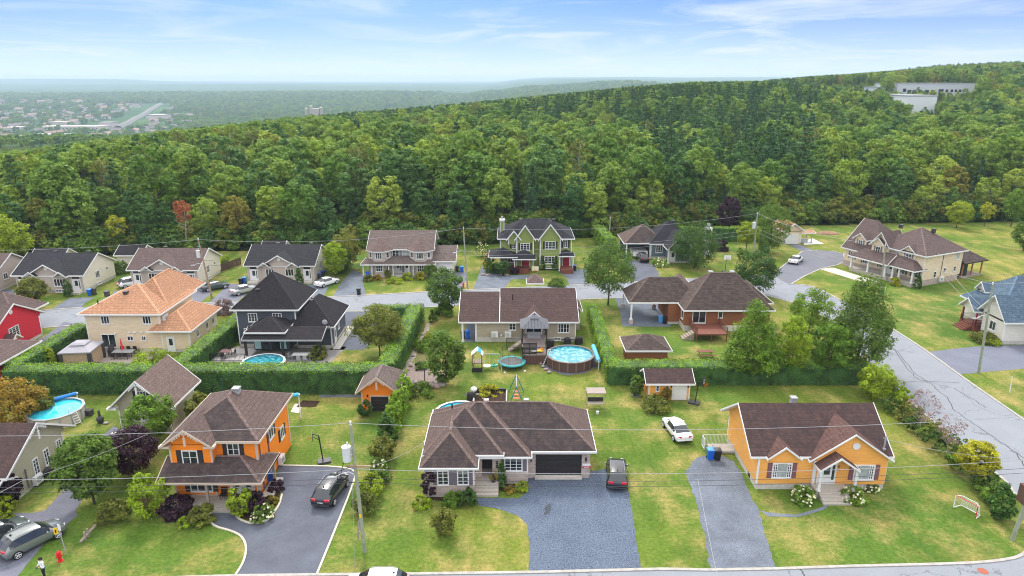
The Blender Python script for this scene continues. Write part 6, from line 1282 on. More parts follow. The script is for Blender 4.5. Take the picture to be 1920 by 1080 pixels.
pb, pw, ps_, pg_, pr2, pdg = paint('black_car_paint', (.012, .012, .014)), paint('white_car_paint', (.78, .79, .80)), paint('silver_car_paint', (.42, .44, .46), .3), paint('grey_green_car_paint', (.19, .21, .20), .3), paint('red_car_paint', (.5, .015, .03)), paint('dark_green_car_paint', (.05, .075, .075), .2)
car2('suv', pb, 'black sport utility vehicle parked at the edge of the grey gravel driveway', 'car', (1157, 924), ang=R(-7)); car2('suv', pb, 'black sport utility vehicle on the black asphalt driveway of the orange house', 'car', (601, 957), ang=R(-9))
car2('sedan', pw, 'white sedan parked on the grass near the ochre shed', 'car', (1284, 834), ang=R(8)); car2('suv', pg_, 'grey green crossover nearest the hydrant at bottom left', 'car', (2, 1052), ang=R(-32))
car2('suv', pdg, 'dark green crossover cropped by the left edge', 'car', (-68, 1046), ang=R(-32)); make_car('suv', pw, 'white sport utility vehicle driving on the street at the bottom edge', 'car', -7.4, 40.9-.7, R(90))
car2('sedan', pw, 'white sedan at the right end of the second blue roofed bungalow', 'car', (594, 540), ang=R(-35)); car2('sedan', ps_, 'silver sedan on the asphalt drive left of the second blue roofed bungalow', 'car', (434, 555), ang=R(-38))
car2('suv', pw, 'white sport utility vehicle left of the mauve roofed bungalow', 'car', (222, 541), ang=R(-42)); car2('sedan', pdg, 'dark green sedan on the drive of the mauve roofed bungalow', 'car', (378, 547), ang=R(-48))
car2('suv', pb, 'black sport utility vehicle half inside the slate blue carport', 'car', (1209, 493.5), ang=R(4)); car2('sedan', pw, 'white sedan parked at the kerb of the cul-de-sac', 'car', (1485, 496.5), ang=R(-38)); car2('sedan', pr2, 'bright red sedan in the drive at the far left', 'car', (2, 574), ang=R(-68))
t = thing('camper_trailer', 'white folded camper trailer inside the slate blue carport', 'trailer', (*P(1200, 486), 0)); MB().box(-1.5, 1.5, 0, 3.4, .6, 1.5).build('body', white, t); MB().box(-1.55, 1.55, -.05, 3.45, 1.5, 1.62).build('roof', grey, t)
for sx in (-1, 1): link('wheel', wheel_t, t, (sx*1.2, 1.6, .34))

# ================================================================ bins, hydrants, hoops, poles
def bin_(label, px, py, body, lid, h_=1.05, ang=0):
    t = thing('wheelie_bin', label, 'bin', (*P(px, py), .012), ang); m = MB(); w0, w1 = .24, .31
    m.v = [(-w0, -w0, .05), (w0, -w0, .05), (w0, w0, .05), (-w0, w0, .05), (-w1, -w1, h_), (w1, -w1, h_), (w1, w1, h_), (-w1, w1, h_)]; m.f = [(3, 2, 1, 0), (4, 5, 6, 7), (0, 1, 5, 4), (1, 2, 6, 5), (2, 3, 7, 6), (3, 0, 4, 7)]
    m.build('body', body, t); MB().box(-.34, .34, -.34, .36, h_, h_+.07).ball((0, 0, h_+.07), .3, .3, .06, 8, 3, 0).build('lid', lid, t)
    for sx in (-1, 1): MB().tube((sx*.2, .26, .12), (sx*.29, .26, .12), .12, n=10).build('wheel', rubber, t)
    MB().tube((-.28, .38, h_-.05), (.28, .38, h_-.05), .03, n=5).build('handle', lid, t)
bl = plain('light_blue_lid', (.10, .30, .62), .5)
for a in (('bright blue bin beside the white railing of the ochre house', 1331, 861, bluebin, bl), ('black bin beside the white railing of the ochre house', 1344, 862, black, darkgrey), ('bright blue bin under the carport of the taupe bungalow', 877, 634, bluebin, bluebin), ('dark bin under the carport of the taupe bungalow', 868, 634, black, darkgrey), ('blue bin at the porch end of the orange house', 510, 903, bluebin, bl), ('dark bin at the porch end of the orange house', 503, 901, black, black),
          ('blue bin right of the door of the far left bungalow', 169, 554, bluebin, bl), ('dark bin right of the door of the far left bungalow', 177, 553, darkgrey, black), ('blue bin at the left of the second blue roofed bungalow', 459, 531, bluebin, bl), ('black bin at the left of the second blue roofed bungalow', 452, 533, black, darkgrey), ('blue bin beside the garage of the turret house', 866, 510, bluebin, bl), ('black bin beside the garage of the turret house', 857, 510, black, black),
          ('black bin standing alone by the street', 673, 553, black, black), ('blue lidded bin right of the second blue roofed bungalow, nearer one', 600, 524, darkgrey, bluebin), ('blue lidded bin right of the second blue roofed bungalow, farther one', 606, 519, darkgrey, bluebin), ('black bin with blue lid beside the green house steps', 1077, 508, black, bluebin), ('blue grey bin in the brick bungalow carport', 1238, 605, bl, bl), ('black bin in the brick bungalow carport', 1246, 607, black, black), ('dark blue bin at the left corner of the turret house', 690, 521, bluebin, bluebin)):
    bin_(a[0], a[1], a[2], a[3], a[4])
def hydrant(label, px, py):
    t = thing('fire_hydrant', label, 'hydrant', (*P(px, py), 0)); MB().tube((0, 0, 0), (0, 0, .08), .2, n=12).tube((0, 0, .08), (0, 0, .7), .13, n=12).tube((0, 0, .7), (0, 0, .74), .18, n=12).ball((0, 0, .74), .15, .15, .16, 12, 4, 0).tube((0, 0, .88), (0, 0, .96), .04, n=6).build('body', red, t)
    for d in ((1, 0), (-1, 0), (0, -1)): MB().tube((0, 0, .5), (d[0]*.24, d[1]*.24, .5), .075, n=8).build('nozzle', red, t)
hydrant('red fire hydrant beside the bus stop sign', 113, 1052); hydrant('red fire hydrant by the pole near the turret house', 869, 539)
def hoop(label, px, py, ang, h_, pole, board, lean=0, pad=True):
    t = thing('basketball_hoop', label, 'basketball hoop', (*P(px, py), 0), ang); MB().box(-.4, .4, -.2, 1.0, 0, .22).build('base', pole if not pad else darkgrey, t); m = MB().tube((0, .3, .2), (0, .1, h_), .06, n=8).tube((0, .1, h_), (0, -.45, h_+.25), .04, n=6).tube((0, .15, h_-.5), (0, -.45, h_), .03, n=6); m.build('pole', pole, t)
    MB().box(-.62, .62, -.5, -.46, h_-.15, h_+.65).build('backboard', board, t); q = MB().box(-.3, .3, -.515, -.501, h_+.0, h_+.04).box(-.3, .3, -.515, -.501, h_+.36, h_+.4).box(-.3, -.26, -.515, -.501, h_+.04, h_+.36).box(.26, .3, -.515, -.501, h_+.04, h_+.36); q.build('target_square', black if board is white else white, t)
    m = MB(); r_ = .23
    for i in range(14):
        a, b_ = 2*math.pi*i/14, 2*math.pi*(i+1)/14; m.tube((r_*math.cos(a), -.74+r_*math.sin(a), h_), (r_*math.cos(b_), -.74+r_*math.sin(b_), h_), .016, n=4)
        if i % 2 == 0: m.tube((r_*math.cos(a), -.74+r_*math.sin(a), h_), (.13*math.cos(b_), -.74+.13*math.sin(b_), h_-.4), .008, n=3)
    m.build('rim', plain('orange_rim', (.6, .12, .02), .5), t)
hoop('black basketball hoop at the end of the black asphalt driveway', 600, 868, R(-70), 2.9, black, darkgrey); hoop('black basketball hoop right of the ochre shed', 1308, 758, R(60), 2.7, black, black); hoop('basketball hoop with clear board on the lawn before the slate blue house', 1360, 512, 0, 2.9, darkgrey, white); hoop('basketball hoop with yellowish board on the green house lawn', 1003, 531, 0, 2.6, black, plain('cream_board', (.6, .55, .35), .6))

pole_m = plain('treated_pole_wood', (.27, .29, .22), .85, .1, var=.2, nscale=2); pole_b = plain('brown_pole_wood', (.30, .21, .14), .85, .1, var=.25, nscale=2)
POLES = {}
def upole(key, label, x, y, h_, lean=(0, 0), mat=None, r=.16, extras=()):
    t = thing('utility_pole', label, 'utility pole', (x, y, 0)); top = Vector((lean[0], lean[1], h_)); f = lambda z: Vector((lean[0]*z/h_, lean[1]*z/h_, z)); MB().tube((0, 0, -.1), top, r, r*.68, 12).build('post', mat or pole_m, t)
    POLES[key] = (Vector((x, y, 0)), f, h_)
    MB().tube(top, top+Vector((0, 0, .25)), .05, n=6).ball(top+Vector((0, 0, .25)), .09).build('insulator', white, t)
    if 'tx' in extras:
        c_ = f(h_-2.3)+Vector((-.5, -.1, 0)); MB().tube(c_-Vector((0, 0, .6)), c_+Vector((0, 0, .5)), .31, n=16).tube(c_+Vector((0, 0, .5)), c_+Vector((0, 0, .58)), .34, n=16).ball(c_+Vector((0, 0, .58)), .3, .3, .1, 12, 3, 0).tube(c_+Vector((.1, 0, .6)), c_+Vector((.1, 0, .95)), .06, n=6).build('transformer', plain('pale_grey_enamel', (.55, .57, .57), .35), t); MB().box(-.3, 0, -.06, .06, -.35, -.25).box(-.3, 0, -.06, .06, .15, .25).build('bracket', grey, t, tuple(f(h_-2.2)))
    if 'lamp' in extras or 'lampr' in extras:
        sg = -1 if 'lamp' in extras else 1; a = f(h_-4.2); pts_ = [a, a+Vector((sg*.5, -.1, .35)), a+Vector((sg*1.0, -.2, .3)), a+Vector((sg*1.5, -.3, .05))]; MB().path(pts_, .035, 6).build('lamp_arm', chrome, t); e = pts_[-1]; MB().ball(e+Vector((sg*.25, 0, -.03)), .38, .16, .11, 10, 5).build('lamp_head', grey, t)
    if 'arm' in extras: MB().box(-.9, .9, -.06, .06, -.06, .06).build('crossarm', pole_b, t, tuple(f(h_-3.3)+Vector((.3, -.2, 0))))
    if 'box' in extras:
        c_ = f(5.3); MB().box(-.75, -.1, -.5, .25, -.75, .75).build('junction_box', plain('brown_metal_box', (.10, .055, .04), .6), t, (c_.x-.1, c_.y, 4.3))
    if 'brace' in extras:
        MB().tube((-.45, -.1, 1.5), (-.1, -.05, 3.6), .07, .06, 6).tube((-.5, -.1, .9), (-.3, -.1, 1.9), .06, n=6).build('brace', wood, t); MB().box(-.08, .08, -.19, -.16, 3.2, 3.5).build('yellow_tag', yellow, t, (f(3).x, 0, 0)); MB().path([f(7.6)+Vector((-.1, -.1, 0)), f(7.0)+Vector((-1.3, -.2, .2)), f(6.4)+Vector((-1.4, -.2, 0)), f(6.2)+Vector((-.2, -.1, 0))], .025, 5).path([f(8.2)+Vector((-.7, -.1, 0)), f(6.9)+Vector((-1.1, -.25, .0)), f(6.35)+Vector((-.9, -.2, 0)), f(6.25)+Vector((-.2, -.1, 0))], .025, 5).build('cable_loop', black, t)
    return t
upole('p1', 'leaning utility pole with white transformer at the right of the black driveway', -11.4, 44.6, 10.95, (-.35, 0), extras=('tx', 'lamp', 'arm', 'brace')); upole('p2', 'utility pole with brown box at the bottom right corner', 39.7, 46.0, 10.9, (1.2, 0), extras=('box', 'arm'))
upole('p3', 'brown utility pole with transformer beside the mauve roofed bungalow', -50, 108.4, 10.0, (-1.0, 0), pole_b, extras=('tx', 'lamp')); upole('p4', 'plain utility pole right of the turret house', -7.8, 114.5, 10.6, (-.5, 0), extras=('lamp',))
upole('p5', 'short pole left of the slate blue house', 21.3, 146.6, 6.0, (.1, 0)); upole('p6', 'utility pole with white transformer before the tall oval tree', 48.9, 134.1, 9.4, (-.1, 0), extras=('tx',)); upole('p7', 'utility pole with green street sign on the large cream house lawn', 58.8, 103.7, 10.2, (-.6, 0)); upole('p8', 'utility pole with long curved lamp arm by the blue roofed house', 58.1, 78.2, 11.5, (-.6, 0), extras=('lamp',))
POLES['off_l'] = (Vector((-63, 44.2, 0)), lambda z: Vector((0, 0, z)), 10.9); POLES['off_r'] = (Vector((88, 95, 0)), lambda z: Vector((0, 0, z)), 10); POLES['off_b'] = (Vector((-110, 104, 0)), lambda z: Vector((0, 0, z)), 10)
wire_m = plain('aluminium_wire', (.32, .32, .33), .5, .4); wire_d = plain('black_cable', (.06, .06, .065), .6, .3)
def at(k, z, dx=0): b_, f, h_ = POLES[k]; return b_+f(z)+Vector((dx, 0, 0))
def wire(label, a, b_, sag, r=.014, mat=None, n=24):
    a = Vector(a); b_ = Vector(b_); pts_ = [a.lerp(b_, i/n)-Vector((0, 0, sag*4*(i/n)*(1-i/n))) for i in range(n+1)]; o = Vector(a)
    t = MB().path([q-o for q in pts_], r, 4).build('overhead_wire', mat or wire_m, None, tuple(o)); tag(t, label, 'wire'); return t
wire('highest overhead wire along the front street, right of the transformer pole', at('p1', 11.1), at('p2', 11.1), .9, .02); wire('highest overhead wire along the front street, left of the transformer pole', at('p1', 11.1), at('off_l', 11), .9, .02)
for i, (z, sg_) in enumerate(((7.3, .8), (6.55, .7), (6.15, .75))):
    nm = ('uppermost', 'middle', 'lowest')[i]; wire(nm+' of the three low cables along the front street, right of the transformer pole', at('p1', z), at('p2', z), sg_, .02 if i == 0 else .017, wire_m if i == 0 else wire_d); wire(nm+' of the three low cables along the front street, left of the transformer pole', at('p1', z), at('off_l', z), sg_, .02 if i == 0 else .017, wire_m if i == 0 else wire_d)
wire('service wire from the transformer pole to the stone house mast', at('p1', 7.2), (-7.75, 53.2, 4.6), .35); wire('service wire from the corner pole to the ochre house mast', at('p2', 7.2), (33.3, 53.6, 4.6), .4)
wire('service wire crossing the street from the low cables towards the viewer', (14.0, 45, 6.2), (11.5, 30, 7.5), .2, .016); wire('service wire crossing the street at the bottom left corner', (-36.5, 44.4, 6.4), (-40.5, 33, 7.2), .2, .02); wire('thin service wire from the left cables to the sage house', (-36.5, 44.4, 6.4), (-30, 50.5, 7), .2, .014)
wire('wire over the back street between brown pole and left edge', at('p3', 10.1), at('off_b', 10), 1.2, .022); wire('wire over the back street between brown pole and turret house pole', at('p3', 10.1), at('p4', 10.7), 1.2, .022); wire('wire above the green house between two back poles', at('p4', 10.7), at('p6', 9.5), 1.4, .022)
wire('wire between the oval tree pole and the cream house pole', at('p6', 9.5), at('p7', 10.3), 1.0, .022); wire('wire between the two poles along the cross street', at('p7', 10.3), at('p8', 11.6), .7, .02); wire('wire from the curved lamp pole to the right edge', at('p8', 11.6), at('off_r', 10), .8, .02)
for i, z in enumerate((6.6, 5.8)): wire(('upper', 'lower')[i]+' cable behind the turret house between two back poles', at('p3', z), at('p4', z), .9, .018, wire_d); wire(('upper', 'lower')[i]+' cable before the slate blue house', at('p4', z), at('p6', z-.3), 1.0, .018, wire_m); wire(('upper', 'lower')[i]+' cable between the oval tree pole and the cream house pole', at('p6', z), at('p7', z), .8, .018)
wire('service wire from the cross street pole to the large cream house', at('p8', 8), (74.5, 116, 6), .6, .018); wire('low service wire to the corner of the large cream house', at('p8', 7.3), (73, 115.4, 5), .5, .016); wire('service wire from the curved lamp pole to the blue roofed house', at('p8', 8), (68.6, 92.5, 5), .3, .016)
MB().box(-.45, .45, -.03, .03, -.12, .12).build('street_sign', plain('green_sign', (.0, .28, .10), .5), bpy.data.objects['utility_pole.006'], (-.1, -.2, 2.6)); MB().box(-.03, .03, -.45, .45, -.12, .12).build('street_sign', plain('green_sign', (.0, .28, .10), .5), bpy.data.objects['utility_pole.006'], (-.25, 0, 2.85))
wire('thin vertical guy wire beside the transformer pole', at('p1', 10.8), P(665, 1066)+(0.0,), .0, .012)
# mast antennas and small posts
def post(name, label, cat, px, py, h_, mat, r=.05, lean=0): t = thing(name, label, cat, (*P(px, py), 0)); MB().tube((0, 0, 0), (lean, 0, h_), r, n=6).build('stake', mat, t); return t
post('survey_stake', 'white leaning stake on the grass beside the blue roofed house drive', 'stake', 1893, 736, 2.0, white, .05, -.12); post('survey_stake', 'pale leaning stake on the large cream house lawn', 'stake', 1659, 571, 3.0, plain('pale_stake', (.6, .5, .25), .7), .05, -.35)
t = post('garden_post', 'dark bare post standing in the stone patch', 'post', 797, 728, 2.6, darkgrey, .06); t = post('net_post', 'dark green post left of the orange house roof', 'post', 420, 748, 2.5, plain('green_post', (.02, .07, .05), .6), .08)
t = thing('bus_stop_sign', 'white and yellow sign on a leaning grey post next to the hydrant', 'sign', (*P(125, 1040), 0)); MB().tube((0, 0, 0), (-.18, 0, 2.6), .035, n=6).build('post', grey, t); MB().box(-.16, .16, -.02, .0, 2.2, 2.75).build('sign_plate', white, t, (-.06, -.05, 0), R(-20)); MB().box(-.15, .15, -.02, 0, 1.9, 2.45).build('sign_plate', yellow, t, (-.38, -.05, 0), R(20)); MB().box(-.04, .04, -.02, 0, 2.05, 2.3).build('sign_symbol', black, t, (-.38, -.08, 0), R(20))
t = thing('hazard_marker', 'small yellow marker sign beside the cross street', 'sign', (*P(1618, 686), 0)); MB().tube((0, 0, 0), (0, 0, .8), .04, n=6).build('post', grey, t); MB().box(-.22, .22, -.04, 0, .7, 1.35).build('sign_plate', yellow, t); MB().box(-.08, .08, -.06, -.041, .85, 1.2).build('sign_symbol', black, t)
# street hockey goal
t = thing('hockey_goal', 'small street hockey goal with white net on the corner lawn', 'hockey goal', (*P(1808, 962), 0), R(-62)); MB().path([(.9, 0, 1.2), (.9, 0, 0)], .035, 6).path([(-.9, 0, 1.2), (.9, 0, 1.2)], .03, 6).build('red_frame', red, t); MB().path([(-.9, 0, 0), (-.9, 0, 1.17)], .04, 6).build('post', white, t); MB().path([(-.9, 0, 0), (-.8, .9, 0), (.8, .9, 0), (.9, 0, 0)], .035, 6).path([(-.9, 0, 1.2), (-.6, .5, 1.15), (.6, .5, 1.15), (.9, 0, 1.2)], .025, 6).path([(-.6, .5, 1.15), (-.6, .9, 0)], .025, 6).path([(.6, .5, 1.15), (.6, .9, 0)], .025, 6).build('rear_frame', white, t)
m = MB()
for i in range(13): x = -.75+i*.125; m.tube((x, .88, .02), (x*.8, .5, 1.15), .008, n=3, cap=False); m.tube((x*.8, .5, 1.15), (x*1.1, .02, 1.2), .008, n=3, cap=False)
for i in range(8): z = .1+i*.13; y = .88-.38*z/1.15; m.tube((-.78, y, z), (.78, y, z), .008, n=3, cap=False); m.tube((-.78, y, z), (-.9, 0, z), .008, n=3, cap=False); m.tube((.78, y, z), (.9, 0, z), .008, n=3, cap=False)
m.build('net', white, t)
# ---- person
def person(label, x, y, rz):
    t = thing('person', label, 'person', (x, y, 0), rz); skin = plain('skin', (.45, .26, .18), .6); shirt = plain('white_shirt', (.72, .72, .74), .8); pants = plain('black_trousers', (.015, .015, .02), .8); hair = plain('dark_hair', (.03, .02, .015), .7)
    J = [((0, 0, .93), .13), ((0, .01, 1.10), .13), ((0, .0, 1.28), .155), ((0, .0, 1.42), .12), ((0, -.02, 1.50), .055), ((0, -.06, 1.60), .10), ((0, -.07, 1.69), .085),
         ((-.18, 0, 1.40), .07), ((-.24, -.06, 1.15), .052), ((-.12, -.28, 1.12), .038), ((-.05, -.33, 1.14), .04), ((.18, 0, 1.40), .07), ((.24, -.06, 1.15), .052), ((.12, -.28, 1.12), .038), ((.05, -.33, 1.14), .04),
         ((-.10, 0, .86), .10), ((-.11, .0, .48), .07), ((-.12, .03, .09), .045), ((-.12, -.12, .05), .045), ((.10, 0, .86), .10), ((.12, -.04, .48), .07), ((.13, -.02, .09), .045), ((.13, -.17, .05), .045)]
    Ed = [(0, 1), (1, 2), (2, 3), (3, 4), (4, 5), (5, 6), (3, 7), (7, 8), (8, 9), (9, 10), (3, 11), (11, 12), (12, 13), (13, 14), (0, 15), (15, 16), (16, 17), (17, 18), (0, 19), (19, 20), (20, 21), (21, 22)]
    me = bpy.data.meshes.new('body'); me.from_pydata([j[0] for j in J], Ed, []); o = link('body', me, t); sm = o.modifiers.new('s', 'SKIN'); me.skin_vertices[0].data[0].use_root = True
    for i, j in enumerate(J): me.skin_vertices[0].data[i].radius = (j[1], j[1])
    o.modifiers.new('u', 'SUBSURF').levels = 2; o.modifiers['u'].render_levels = 2; dg = bpy.context.evaluated_depsgraph_get(); ev = bpy.data.meshes.new_from_object(o.evaluated_get(dg)); o.modifiers.clear(); o.data = ev
    ev.materials.clear()
    for mm in (skin, shirt, pants): ev.materials.append(mm)
    for p_ in ev.polygons:
        c_ = p_.center; p_.material_index = 0 if (c_.z > 1.49 or (c_.y < -.2 and 1.05 < c_.z < 1.3)) else (1 if c_.z > .92 else 2); p_.use_smooth = True
    for p_ in ev.polygons:
        if p_.center.z < .1: p_.material_index = 2
    MB().ball((0, -.03, 1.66), .125, .13, .14, 12, 8, -.2).ball((0, .05, 1.62), .10, .08, .13).build('hair', hair, t)
    m = MB().ball((0, -.165, 1.63), .018, .025, .025, 6, 4); m.build('nose', skin, t); MB().box(-.035, .035, -.155, -.15, 1.58, 1.59).build('mouth', plain('lips', (.3, .1, .09), .6), t)
    for sx in (-1, 1):
        MB().ball((sx*.04, -.148, 1.66), .014, .008, .01, 6, 4).build('eye', black, t)
        fm = MB()
        for k in range(4): fm.tube((sx*(.02+.018*k), -.34, 1.15), (sx*(.01+.016*k), -.40+.008*k, 1.11), .009, .007, 5)
        fm.tube((sx*.07, -.33, 1.15), (sx*.03, -.37, 1.18), .011, .009, 5); fm.build('fingers', skin, t)
    return t
pp = P(84, 1083); person('person in white shirt and black trousers holding a small device at bottom left', pp[0], pp[1], R(-25)); t = MB().box(-.09, .09, -.05, .05, -.03, .03).box(-.02, .02, -.03, .03, .03, .05); o = t.build('remote_control', darkgrey, None, (pp[0]-.12, pp[1]-.38, 1.17), R(-25)); tag(o, 'dark handheld device held by the person in white', 'remote control')

# ================================================================ pools
def pool(label, cx_, cy_, r, h_, wallm, rimm_, nseg=18, ground_ring=False, wtr=poolw):
    t = thing('round_pool', label, 'pool', (cx_, cy_, 0)); A = 2*math.pi/nseg; w_ = 2*r*math.tan(A/2)
    pm = cached(('pp', r, h_, wallm.name), lambda: MB().box(-w_/2+.02, w_/2-.02, 0, .05, .0, h_).mesh('panel', wallm)); um = cached(('pu', r, h_, rimm_.name), lambda: MB().box(-.09, .09, -.08, .04, 0, h_+.02).mesh('upright', rimm_)); cm_ = cached(('pc', r, h_, rimm_.name), lambda: MB().poly([(-w_/2-.03, -.10, h_+.05), (w_/2+.03, -.10, h_+.05), (w_/2-.05, .16, h_+.05), (-w_/2+.05, .16, h_+.05)]).box(-w_/2-.03, w_/2+.03, -.10, -.06, h_-.03, h_+.046).mesh('rim', rimm_))
    for i in range(nseg):
        a = A*i; link('panel', pm, t, (r*math.sin(a), -r*math.cos(a), 0), a); link('rim', cm_, t, (r*math.sin(a), -r*math.cos(a), 0), a); a += A/2; rr = r/math.cos(A/2); link('upright', um, t, (rr*math.sin(a), -rr*math.cos(a), 0), a)
    MB().tube((0, 0, .1), (0, 0, h_-.14), r-.06, n=40).build('water', wtr, t)
    m = MB(); k = 40
    for i in range(k):
        a, b_ = 2*math.pi*i/k, 2*math.pi*(i+1)/k; q = r-.055; m.poly([(q*math.cos(a), q*math.sin(a), h_-.2), (q*math.cos(b_), q*math.sin(b_), h_-.2), (q*math.cos(b_), q*math.sin(b_), h_+.03), (q*math.cos(a), q*math.sin(a), h_+.03)])
    m.build('liner', plain('pool_liner', (.10, .28, .34), .5), t); return t
brownw = plain('brown_pool_wall', (.10, .055, .045), .7, var=.15); cream_w = plain('cream_pool_wall', (.55, .50, .44), .6); aqua = NB('aqua_pool_water', .05, .7); aqua.bump(aqua.noise(aqua.coord(), 5, 3), .2, .04); aqua = aqua.color(aqua.ramp(aqua.noise(aqua.coord(), 1.5, 3), [(.35, (.02, .45, .62)), (.65, (.08, .58, .70))]))
pool('large round brown walled pool with sparkling water in the middle garden', 7.45, 81.15, 3.0, 1.35, brownw, plain('brown_pool_trim', (.16, .11, .10), .6)); pool('round pool with cream walls behind the sage house', -48.8, 66.0, 2.6, 1.3, cream_w, grey, 14, wtr=aqua); pool('round turquoise pool in the charcoal house garden', -31.3, 79.3, 2.6, 1.05, brownw, white, 16, wtr=poolw); pool('turquoise pool mostly hidden behind the stone house roof', -5.6, 65.6, 2.6, 1.1, cream_w, white, 16, wtr=aqua)
def cover_reel(label, a, b_, r, mat, post_m=white):
    t = thing('pool_cover_reel', label, 'pool cover', (a[0], a[1], 0)); a = Vector(a); b_ = Vector(b_); o = Vector((a.x, a.y, 0)); MB().tube(a-o, b_-o, r, r*1.1, 10).build('rolled_cover', mat, t); d = (b_-a).normalized()
    for q in (a, b_): e = q-o; MB().tube((e.x, e.y, 0), (e.x, e.y, e.z), .06, n=6).tube(e-d*.15, e+d*.15, .1, n=6).build('stand', post_m, t)
cover_reel('light blue rolled cover on white stands right of the brown pool', (10.9, 79.2, 1.2), (10.6, 83.0, 1.7), .26, plain('sky_blue_cover', (.10, .42, .62), .5)); cover_reel('royal blue rolled cover behind the cream walled pool', (-52.6, 65.6, 1.5), (-48.6, 69.4, 1.5), .17, bluecover); cover_reel('blue cover roll visible behind the orange house roof', (-26.5, 66.0, 2.4), (-22.8, 66.4, 2.8), .2, plain('sky_blue_cover2', (.04, .42, .66), .5))
def ladder(label, x, y, h_, rz): 
    t = thing('pool_ladder', label, 'ladder', (x, y, 0), rz); m = MB()
    for sx in (-.28, .28): m.path([(sx, -.6, 0), (sx, -.1, h_+.1), (sx, 0, h_+.6), (sx, .3, h_+.6), (sx, .4, h_-.1)], .035, 6)
    m.build('rails', white, t)
    for k in range(5): MB().box(-.28, .28, -.62+.1*k, -.5+.1*k, .2+.25*k, .24+.25*k).build('tread', white, t)
ladder('white ladder at the cream walled pool', -46.4, 65.2, 1.25, R(60)); ladder('white ladder at the turquoise pool of the charcoal house', -31.6, 77.3, 1.1, 0); ladder('white ladder where the deck meets the brown pool', 4.6, 80.9, 1.35, R(-90))
# deck with hardtop gazebo, screens and stairs
t = thing('pool_deck', 'raised brown deck between the taupe house and the round pool', 'deck', (1.3, 80.9, 0)); MB().box(0, 3.1, 0, 7.6, 1.22, 1.35).build('deck_floor', plain('grey_brown_decking', (.20, .16, .15), .75, var=.15), t)
for i in range(16): MB().box(.005, .185, -.03, 0, .03, 1.2).build('skirt_board', brownw, t, (i*.194, 0, 0))
MB().box(0, .03, 0, 7.5, 0, 1.2).build('side_skirt', brownw, t)
hh = House.__new__(House); hh.root = t; hh.o = (0, 0); m = MB()
rail(hh, [(0, 0), (3.1, 0)], 1.35, D_black, 1.0, .12)
for x0 in (.1, 1.0):
    for k in range(9): MB().box(x0, x0+.82, -.03, 0, 0, .13).build('screen_slat', D_black, t, (0, .05, 1.45+.17*k))
    MB().box(x0-.05, x0, -.05, .1, 1.35, 3.0).build('post', D_black, t); MB().box(x0+.82, x0+.87, -.05, .1, 1.35, 3.0).build('post', D_black, t)
rail(hh, [(-.02, 4.2), (-2.0, 4.2)], .6, D_black, 1.3, .15, 'stair_railing')
for k in range(6): MB().box(-.3*(k+1), -.3*k, 4.3, 5.5, 1.2-.2*k-.05, 1.2-.2*k).build('tread', wood, t)
MB().ext([(0, 1.3), (-1.9, .0), (-1.6, 0), (0, 1.1)], 'y', 4.22, 4.28).build('stringer', wood, t)
t = thing('gazebo', 'dark grey hardtop gazebo on the raised deck', 'gazebo', (3.0, 86.4, 1.35)); gz = plain('grey_metal_roof', (.10, .105, .12), .5, .4)
def hiproof(m, r0, z0, r1, z1): m.poly([(-r0, -r0, z0), (r0, -r0, z0), (r1, -r1, z1), (-r1, -r1, z1)]).poly([(r0, -r0, z0), (r0, r0, z0), (r1, r1, z1), (r1, -r1, z1)]).poly([(r0, r0, z0), (-r0, r0, z0), (-r1, r1, z1), (r1, r1, z1)]).poly([(-r0, r0, z0), (-r0, -r0, z0), (-r1, -r1, z1), (-r1, r1, z1)])
m = MB(); hiproof(m, 1.9, 2.2, .5, 3.1); m.build('roof', gz, t); m = MB(); hiproof(m, .6, 3.15, .05, 3.5); m.build('roof_vent', gz, t)
for i in range(-4, 5):
    x = i*.42; s_ = max(.5, abs(x)); zt = 2.2+.9*(1.9-s_)/1.4; MB().tube((x, -1.9, 2.23), (x if abs(x) > .5 else x, -s_, zt+.03), .02, n=4).build('roof_seam', darkgrey, t)
for sx in (-1, 1):
    for sy in (-1, 1): MB().box(sx*1.6-.08, sx*1.6+.08, sy*1.6-.08, sy*1.6+.08, 0, 2.2).tube((sx*1.6, sy*1.6, 1.6), (sx*1.1, sy*1.6, 2.15), .04, n=4).build('post', D_black, t)
for lab, x, y, z, sx, sy, sz, m_ in (('grey cushioned sofa under the hardtop gazebo', 3.0, 87.0, 1.35, 1.8, .7, .7, grey), ('black storage box beside the gazebo', 5.2, 86.2, 0, 1.0, .7, 1.3, D_black)):
    t = thing('outdoor_sofa' if 'sofa' in lab else 'storage_box', lab, 'sofa' if 'sofa' in lab else 'storage box', (x, y, z)); MB().box(-sx/2, sx/2, -sy/2, sy/2, 0, sz*.6).build('seat' if 'sofa' in lab else 'box', m_, t); MB().box(-sx/2-.02, sx/2+.02, sy/2-.2 if 'sofa' in lab else -sy/2-.02, sy/2, sz*.6+.003, sz).build('backrest' if 'sofa' in lab else 'lid', m_, t)
t = thing('inflatable', 'yellow and orange inflatable toys on the deck corner', 'inflatable', (3.6, 81.8, 1.37)); MB().ball((0, 0, .15), .45, .35, .16).build('float', yellow, t); MB().ball((.25, .2, .3), .25, .2, .2).build('float', plain('orange_float', (.8, .2, .02), .5), t); MB().ball((-.7, .1, .08), .5, .4, .08).build('float', white, t)
def grill(label, x, y, z=0, ang=0):
    t = thing('barbecue', label, 'barbecue', (x, y, z), ang); MB().box(-.5, .5, -.28, .28, .1, .8).build('cabinet', D_black, t); MB().ball((0, 0, .82), .5, .3, .35, 12, 4, 0).build('lid', D_black, t); MB().box(-.85, -.52, -.2, .2, .78, .82).box(.52, .85, -.2, .2, .78, .82).build('side_shelf', darkgrey, t)
